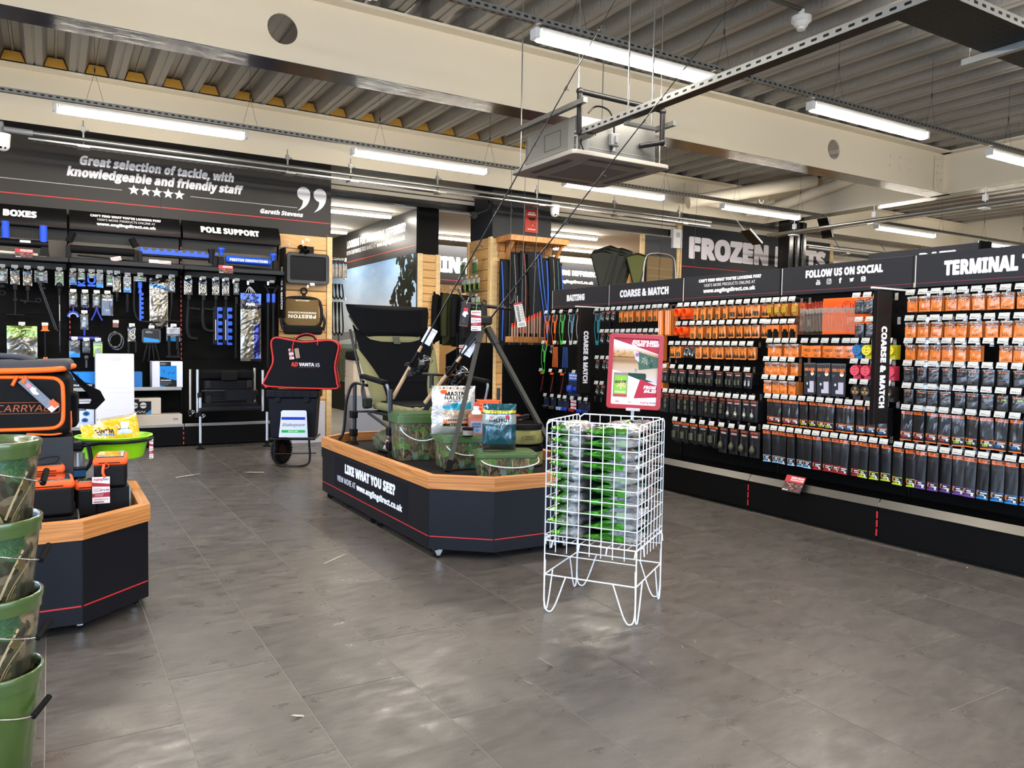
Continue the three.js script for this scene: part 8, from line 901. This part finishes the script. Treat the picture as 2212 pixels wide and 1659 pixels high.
// ---------- goods in and around the back rooms ----------
{ const t = thing('hanging_shelf', 'stained timber shelf on brackets with a rail of hooks, over the rod bags', 'shelf', [7.48, 3.4, -11.92]); obj('shelf_board', metre(RB(1.24, 0.1, 0.52, 0.006, 0, 0, 0), 1), wood, t); obj('bracket', [metre(sqbar([-0.52, -0.5, -0.24], [-0.52, -0.05, 0.2], 0.05), 1), metre(sqbar([0.52, -0.5, -0.24], [0.52, -0.05, 0.2], 0.05), 1), metre(B(1.2, 0.1, 0.03, 0, -0.14, -0.24), 1)], wood, t); obj('hook', [-0.3, -0.12, 0.18, 0.36].map((x) => TR(0.03, 0.006, x, -0.1, 0.05, 0, 0, -0.6, 4.4, 6, 14)), std(0xb98a3c, 0.3, 0.8), t);
  const hb = (l, x, z, w, h, y, stripe, sd, tilt = 0) => { const b = thing('rod_bag', l, 'bag', [x, y, z]); const g = pillow(w, h, 0.1, sd, 14, 0.3, 0.25).translate(0, -h / 2, 0); obj('body', g, std(0x17191c, 0.8), b); obj('hanging_loop', rod([0, -0.03, 0], [0, 3.36 - y, 0.02], 0.006), matBlack, b); for (const [q, c, r] of stripe) obj('piping', tube([[q, -0.05, 0.03], [q + 0.02, -h * 0.4, 0.062], [q + 0.05 * (tilt ? 2.6 : 0.4), -h * 0.9, 0.05]], r, 16), c, b); b.rotation.z = tilt; };
  const bl = std(0x1f55b8, 0.6), gy = std(0x7d827c, 0.6), rd = std(0xb05a48, 0.6), tl = std(0x2f5a5e, 0.6);
  hb('dark rod bag with a blue edge at the far left of the hanging shelf', 6.95, -11.98, 0.22, 1.6, 3.05, [[-0.08, bl, 0.012]], 3); hb('dark rod bag with grey piping, second from the left of the shelf', 7.12, -11.9, 0.2, 1.7, 3.18, [[-0.04, gy, 0.006]], 5); hb('dark rod bag with a rust red piping line', 7.27, -11.84, 0.2, 1.7, 3.2, [[-0.02, rd, 0.006]], 8); hb('broad dark rod bag with two bright blue lines curving right', 7.44, -11.76, 0.32, 1.75, 3.2, [[0.03, bl, 0.009], [0.1, bl, 0.009]], 11, 0.07);
  hb('black rod bag with a thick blue stripe right of the broad bag', 7.72, -11.9, 0.22, 1.6, 3.12, [[0.04, bl, 0.018]], 15); hb('black rod bag with a slim grey line near the pillar edge', 7.88, -11.86, 0.16, 1.6, 3.15, [[0.0, gy, 0.006]], 18); hb('dark rod bag with teal piping near the pillar edge', 8.0, -11.9, 0.14, 1.6, 3.14, [[0.0, tl, 0.009]], 20); hb('dark rod bag with a blue edge at the right end of the shelf', 8.1, -11.95, 0.12, 1.5, 3.06, [[0.02, bl, 0.012]], 24);
  for (let i = 0; i < 3; i++) { const x = 6.72 + i * 0.22, r = thing('display_rod', `thin dark fishing rod standing upright, ${ORD[i]} from left before the rod bags`, 'rod', [x, 0.4, -11.4]); obj('blank', rod([0, 0, 0], [0.05 * i, 4.1, 0], 0.012, 0.003), i ? std(0x4a5058, 0.3, 0.4) : std(0x3a2f26, 0.4), r); obj('line_guide', [1.9, 2.5, 3.0, 3.4].map((y) => TR(0.018, 0.003, 0.05 * i * y / 4.1, y, 0.02)), steelDark, r); } 
  for (let i = 0; i < 5; i++) { const r = thing('display_rod', `thin rod tip rising before the back beam, ${ORD[i]} from left in the right hand bay`, 'rod', [9.9 + [0, 0.5, 0.85, 3.1, 3.3][i], 2.0, -11.3]); obj('blank', rod([-0.09, -2, 0], [0.12, 2.7 - (i > 2 ? 1.0 : 0), 0], 0.008, 0.002, 6), blackPl, r); obj('line_guide', [0.7, 1.2, 1.6].map((y) => TR(0.014, 0.002, 0.12 * y / 2.7, y, 0.01)), steelDark, r); } }
{ // packs on the pillar's side and on the rod-room wall
  const side = (z, y, k, n) => { const l = `green carded tackle pack, ${ORD[n % 4]} from left, ${['top row', 'second row', 'third row', 'fourth row'][k]} on the pillar side`; hookAt([6.8, y + 0.03, z], -PI / 2, `peg hook, ${ORD[n % 4]} from left, ${['top row', 'second row', 'third row', 'fourth row'][k]} on the pillar side`, 'peg hooks with price tickets'); const t = thing('green_pack', l, 'packet', [6.58, y, z], -PI / 2 + rr(-0.1, 0.1), 'green packs on the pillar side'); obj('card', card(0.15, 0.24, 'greenPack', 0.012), wrap, t); obj('tool', k ? [RB(0.05, 0.1, 0.03, 0.012, 0.01, -0.15, 0.02)] : [-0.05, 0, 0.05].map((x) => rod([x, -0.05, 0.02], [x * 1.3, -0.3, 0.02], 0.014, 0.008)), k % 2 ? matBlack : std(0x2c4a22, 0.5), t); };
  [3.05, 2.72, 2.38, 2.02].forEach((y, k) => { for (let i = 0; i < (k ? 4 : 2); i++) side(-12.86 + i * (k ? 0.19 : 0.46), y, k, i); });
  const wl = (y, n, tall, s) => { for (let i = 0; i < n; i++) { const z = -12.95 + i * 0.12; const t = thing('reel_pack', `${['clear glinting', 'dark', 'black corded'][s]} pack hanging at the rod room entrance, ${ORD[i]} of its row`, 'packet', [4.02 + i * 0.055, y, -12.7 + i * 0.02], 0.5, ['clear packs', 'dark packs', 'black corded packs'][s] + ' at the rod room entrance'); if (s === 0) obj('card', card(0.1, tall, 'silver', 0.02), wrap, t); else obj('cord', [tube([[-0.03, 0, 0], [-0.04, -tall, 0.01], [0.0, -tall - 0.05, 0.02], [0.04, -tall, 0.01], [0.02, 0, 0]], 0.012, 20)], blackPl, t); } };
  wl(2.86, 5, 0.26, 0); wl(2.5, 4, 0.2, 1); wl(2.2, 4, 0.5, 2); for (const y of [2.9, 2.6, 2.25]) { const h = thing('display_prong', `long chrome display prong at height of the ${y > 2.8 ? 'glinting' : y > 2.5 ? 'dark' : 'corded'} packs by the rod room`, 'prong', [3.93, y, -12.75]); obj('arm', [rod([0, 0, 0], [0.36, 0.01, 0], 0.006), rod([0, 0.03, 0], [0.36, 0.03, 0], 0.004), B(0.03, 0.06, 0.05, 0.36, 0.015, 0)], chrome, h); } }
{ // cartons and cases behind the trolley
  const bx = (l, x, y, z, w, h, d, m, lab) => { const t = thing('carton', l, 'carton', [x, y, z]); obj('carton', RB(w, h, d, 0.004, 0, h / 2, 0), m, t); if (lab) signFace(t, w * 0.5, h * 0.6, 0.04, h * 0.55, d / 2 + 0.001, 128, (c, a, b) => { bar(c, 0, 0, a, b, '#c4b8aa'); text(c, 'BLENDER', a / 2, b * 0.3, a * 0.5, 12, '#4a4640', { fat: 2 }); for (let i = 0; i < 12; i++) bar(c, 48 + i * 3, b * 0.66, i % 3 ? 1 : 2, 20, '#333'); }); };
  bx('pale carton with a printed label on top of another carton behind the trolley', 4.36, 0.96, -12.1, 0.42, 0.28, 0.4, cardBox, 1); bx('pale carton beneath the labelled carton behind the trolley', 4.38, 0.68, -12.08, 0.48, 0.28, 0.42, cardBox); bx('grey carton at the bottom of the pile behind the trolley', 4.38, 0, -12.05, 0.5, 0.68, 0.4, std(0x8c8e96, 0.8));
  bx('tall pale carton standing on the floor behind the trolley frame', 3.35, 0, -11.75, 0.5, 0.62, 0.3, std(0xb4b2b6, 0.7)); 
  const p = thing('clear_pack', 'clear plastic pack leaning on the cartons behind the chair', 'packet', [4.3, 1.62, -11.9], 0.3); obj('card', card(0.2, 0.36, 'silver', 0.03).translate(0, 0.2, 0), wrap, p); p.rotation.z = 0.25; const q = thing('tackle_bag', 'black and grey bundled bag on the cartons behind the holdall', 'bag', [4.3, 1.245, -12.0]); obj('body', [RB(0.42, 0.16, 0.3, 0.05, 0, 0.08, 0)], softBlack, q); obj('reflective', B(0.1, 0.05, 0.002, 0.02, 0.1, 0.151), std(0xb9bcc4, 0.2, 0.6), q);
  const c = thing('tool_case', 'black lidded case on the floor between the trolley and the long plinth', 'case', [3.0, 0, -8.75]); obj('case', RB(0.42, 0.3, 0.3, 0.015, 0, 0.15, 0), navyBlack, c); obj('lid', RB(0.44, 0.05, 0.32, 0.012, 0, 0.31, 0), blackPl, c); obj('red_line', B(0.2, 0.006, 0.322, 0, 0.285, 0), redLine, c); }
{ // jackets and rod rack between the pillars
  for (let i = 0; i < 4; i++) { const t = thing('jacket', `${['black', 'dark olive', 'black', 'charcoal'][i]} jacket on the back rail, ${ORD[i]} from the narrow pillar`, 'jacket', [6.18 + i * 0.13, 2.5 - i * 0.02, -12.95 + i * 0.12], 0.4); obj('body', pillow(0.44, 0.95, 0.2, 40 + i, 14, 0.4, 0.5).translate(0, -0.5, 0), std([0x0c0d0e, 0x33351f, 0x101112, 0x1a1b1c][i], 0.9), t); for (const q of [-1, 1]) obj('sleeve', tube([[q * 0.2, -0.1, 0.04], [q * 0.25, -0.4, 0.06], [q * 0.23, -0.8, 0.05]], 0.06, 14), std([0x0c0d0e, 0x33351f, 0x101112, 0x1a1b1c][i], 0.9), t); obj('hanger', tube([[-0.1, -0.02, 0], [0, 0.05, 0], [0, 0.1, 0]], 0.006, 8), chrome, t); }
  const rk = thing('rod_rack', 'black rod rack with angled top beside the gondola end', 'rack', [4.98, 0, -9.5]); obj('rack_side', [EX([[0, 0], [0.5, 0], [0.5, 1.55], [0.32, 1.55], [0, 1.38]], 0.02, 0, -0.25, 0, 0.18), EX([[0, 0], [0.5, 0], [0.5, 1.55], [0.32, 1.55], [0, 1.38]], 0.02, 0, -0.25, 0, -0.25)], matBlack, rk); obj('rack_bar', [B(0.5, 0.03, 0.04, 0, 1.25, 0.02), B(0.5, 0.04, 0.4, 0, 0.2, -0.02)], matBlack, rk);
  for (let i = 0; i < 9; i++) { const x = 4.78 + (i % 5) * 0.1, z = -9.42 - Math.floor(i / 5) * 0.12, t = thing('racked_rod', `black rod standing in the rack, ${ORD[i % 5]} from left in the ${i < 5 ? 'front' : 'rear'} row`, 'rod', [x, 0.23, z], 0, 'rods standing in the black rack'); obj('blank', rod([0, 0, 0], [0.01 * (i % 3), 1.45, 0], 0.013, 0.007), blackPl, t); obj('butt_cap', S(0.022, 0, 0.03, 0), chrome, t); if (i % 2 === 0) obj('swing_tag', flat(0.08, 0.17, 'tagRed', 0.02, i % 4 ? 0.85 : 1.2, 0.025, 0, 0, 0.06), paper, t); } }
{ // landing nets and mesh bedchair above the shelving, pink hat
  const nm = phy(0x1c2214, 0.8, { transmission: 0.35, thickness: 0 }), nets = (l, x, dx, h, m, z) => { const t = thing('landing_net', l, 'net', [x, 2.6, z]); obj('frame', [tube([[0, 0, 0], [-dx, h * 0.9, 0], [0, h, 0.04], [dx, h * 0.95, 0], [0, 0, 0]], 0.014, 40, false, false), rod([0, -2.6, 0], [0, 0, 0], 0.016)], std(0x1a1c18, 0.4), t); obj('mesh', EX([[0, 0], [-dx, h * 0.9], [0, h], [dx, h * 0.95]], 0.006, 0), m, t); };
  for (let i = 0; i < 7; i++) nets(`dark triangular landing net frame, ${ORD[i]} from left above the shelving signs`, 9.25 + i * 0.13, 0.26 + (i % 2) * 0.06, 0.8 + 0.06 * (i % 3), nm, -12.2 - i * 0.05); nets('olive green triangular landing net right of the dark nets', 10.3, 0.28, 0.84, std(0x4e5224, 0.8), -12.4);
  const b = thing('bedchair', 'folded chair with a brown mesh back and silver tube frame above the shelving', 'chair', [10.92, 2.55, -12.4]); obj('frame', tube([[-0.38, -2.55, 0], [-0.4, 0.8, 0], [-0.32, 0.9, 0], [0.32, 0.9, 0], [0.4, 0.8, 0], [0.4, -2.55, 0]], 0.022, 80), galv, b); obj('mesh', EX(rrect(0.68, 0.86, 0.06, 0, 0.43), 0.02, 0.004, 0, 0, -0.01), std(0x6a5636, 0.85, 0, { bumpMap: peg, bumpScale: 0.002 }), b); obj('crossbars', [0.3, 0.46, 0.62].map((y) => rod([-0.34, y, 0.016], [0.34, y, 0.016], 0.005)), std(0x8a8474, 0.5), b); obj('handle', RB(0.16, 0.04, 0.04, 0.012, 0, 0.92, 0), std(0x3a2220, 0.6), b);
  const h = thing('hat', 'bright pink bobble hat showing over the BAITING header', 'hat', [7.05, 2.33, -9.95]); obj('crown', S(0.1, 0, 0, 0, 1, 1, 1, 24, 16), std(0xe0106a, 0.9), h); obj('cuff', TR(0.09, 0.03, 0, -0.07, 0, PI / 2), std(0x4a2038, 0.9), h); obj('stand', rod([0, -2.33, 0], [0, -0.05, 0], 0.03), blackPl, h);
  const g = thing('grey_panel', 'grey board with pale edge left of the frozen baits sign', 'panel', [11.3, 3.42, -12.83]); obj('board', RB(0.9, 1.0, 0.03, 0.004, 0, 0, 0), std(0x3a3b3e, 0.6), g); obj('edge_trim', metre(B(0.1, 1.0, 0.05, -0.5, 0, 0), 1, true), pale, g);
  const w = thing('wall_box', 'small white control box beside the frozen baits sign', 'box', [11.72, 3.9, -12.8]); obj('box', RB(0.26, 0.42, 0.12, 0.02, 0, 0, 0), whitePlastic, w); obj('face', B(0.1, 0.1, 0.004, 0, 0.08, 0.062), std(0xb4b4b0, 0.5), w);
  const a = thing('door_closer', 'black pivot arm fixed under the lintel beside the camera pillar', 'arm', [6.4, 3.87, -11.62]); obj('arm', [rod([0.15, 0.42, -0.45], [0.15, 0.06, -0.2], 0.02), tube([[0.15, 0.08, -0.2], [0.0, -0.05, 0], [-0.3, -0.18, 0.1]], 0.025, 16)], blackPl, a); obj('wheel', C(0.06, 0.06, 0.05, -0.33, -0.2, 0.1, PI / 2), blackPl, a); }
renderer.render(scene, camera);
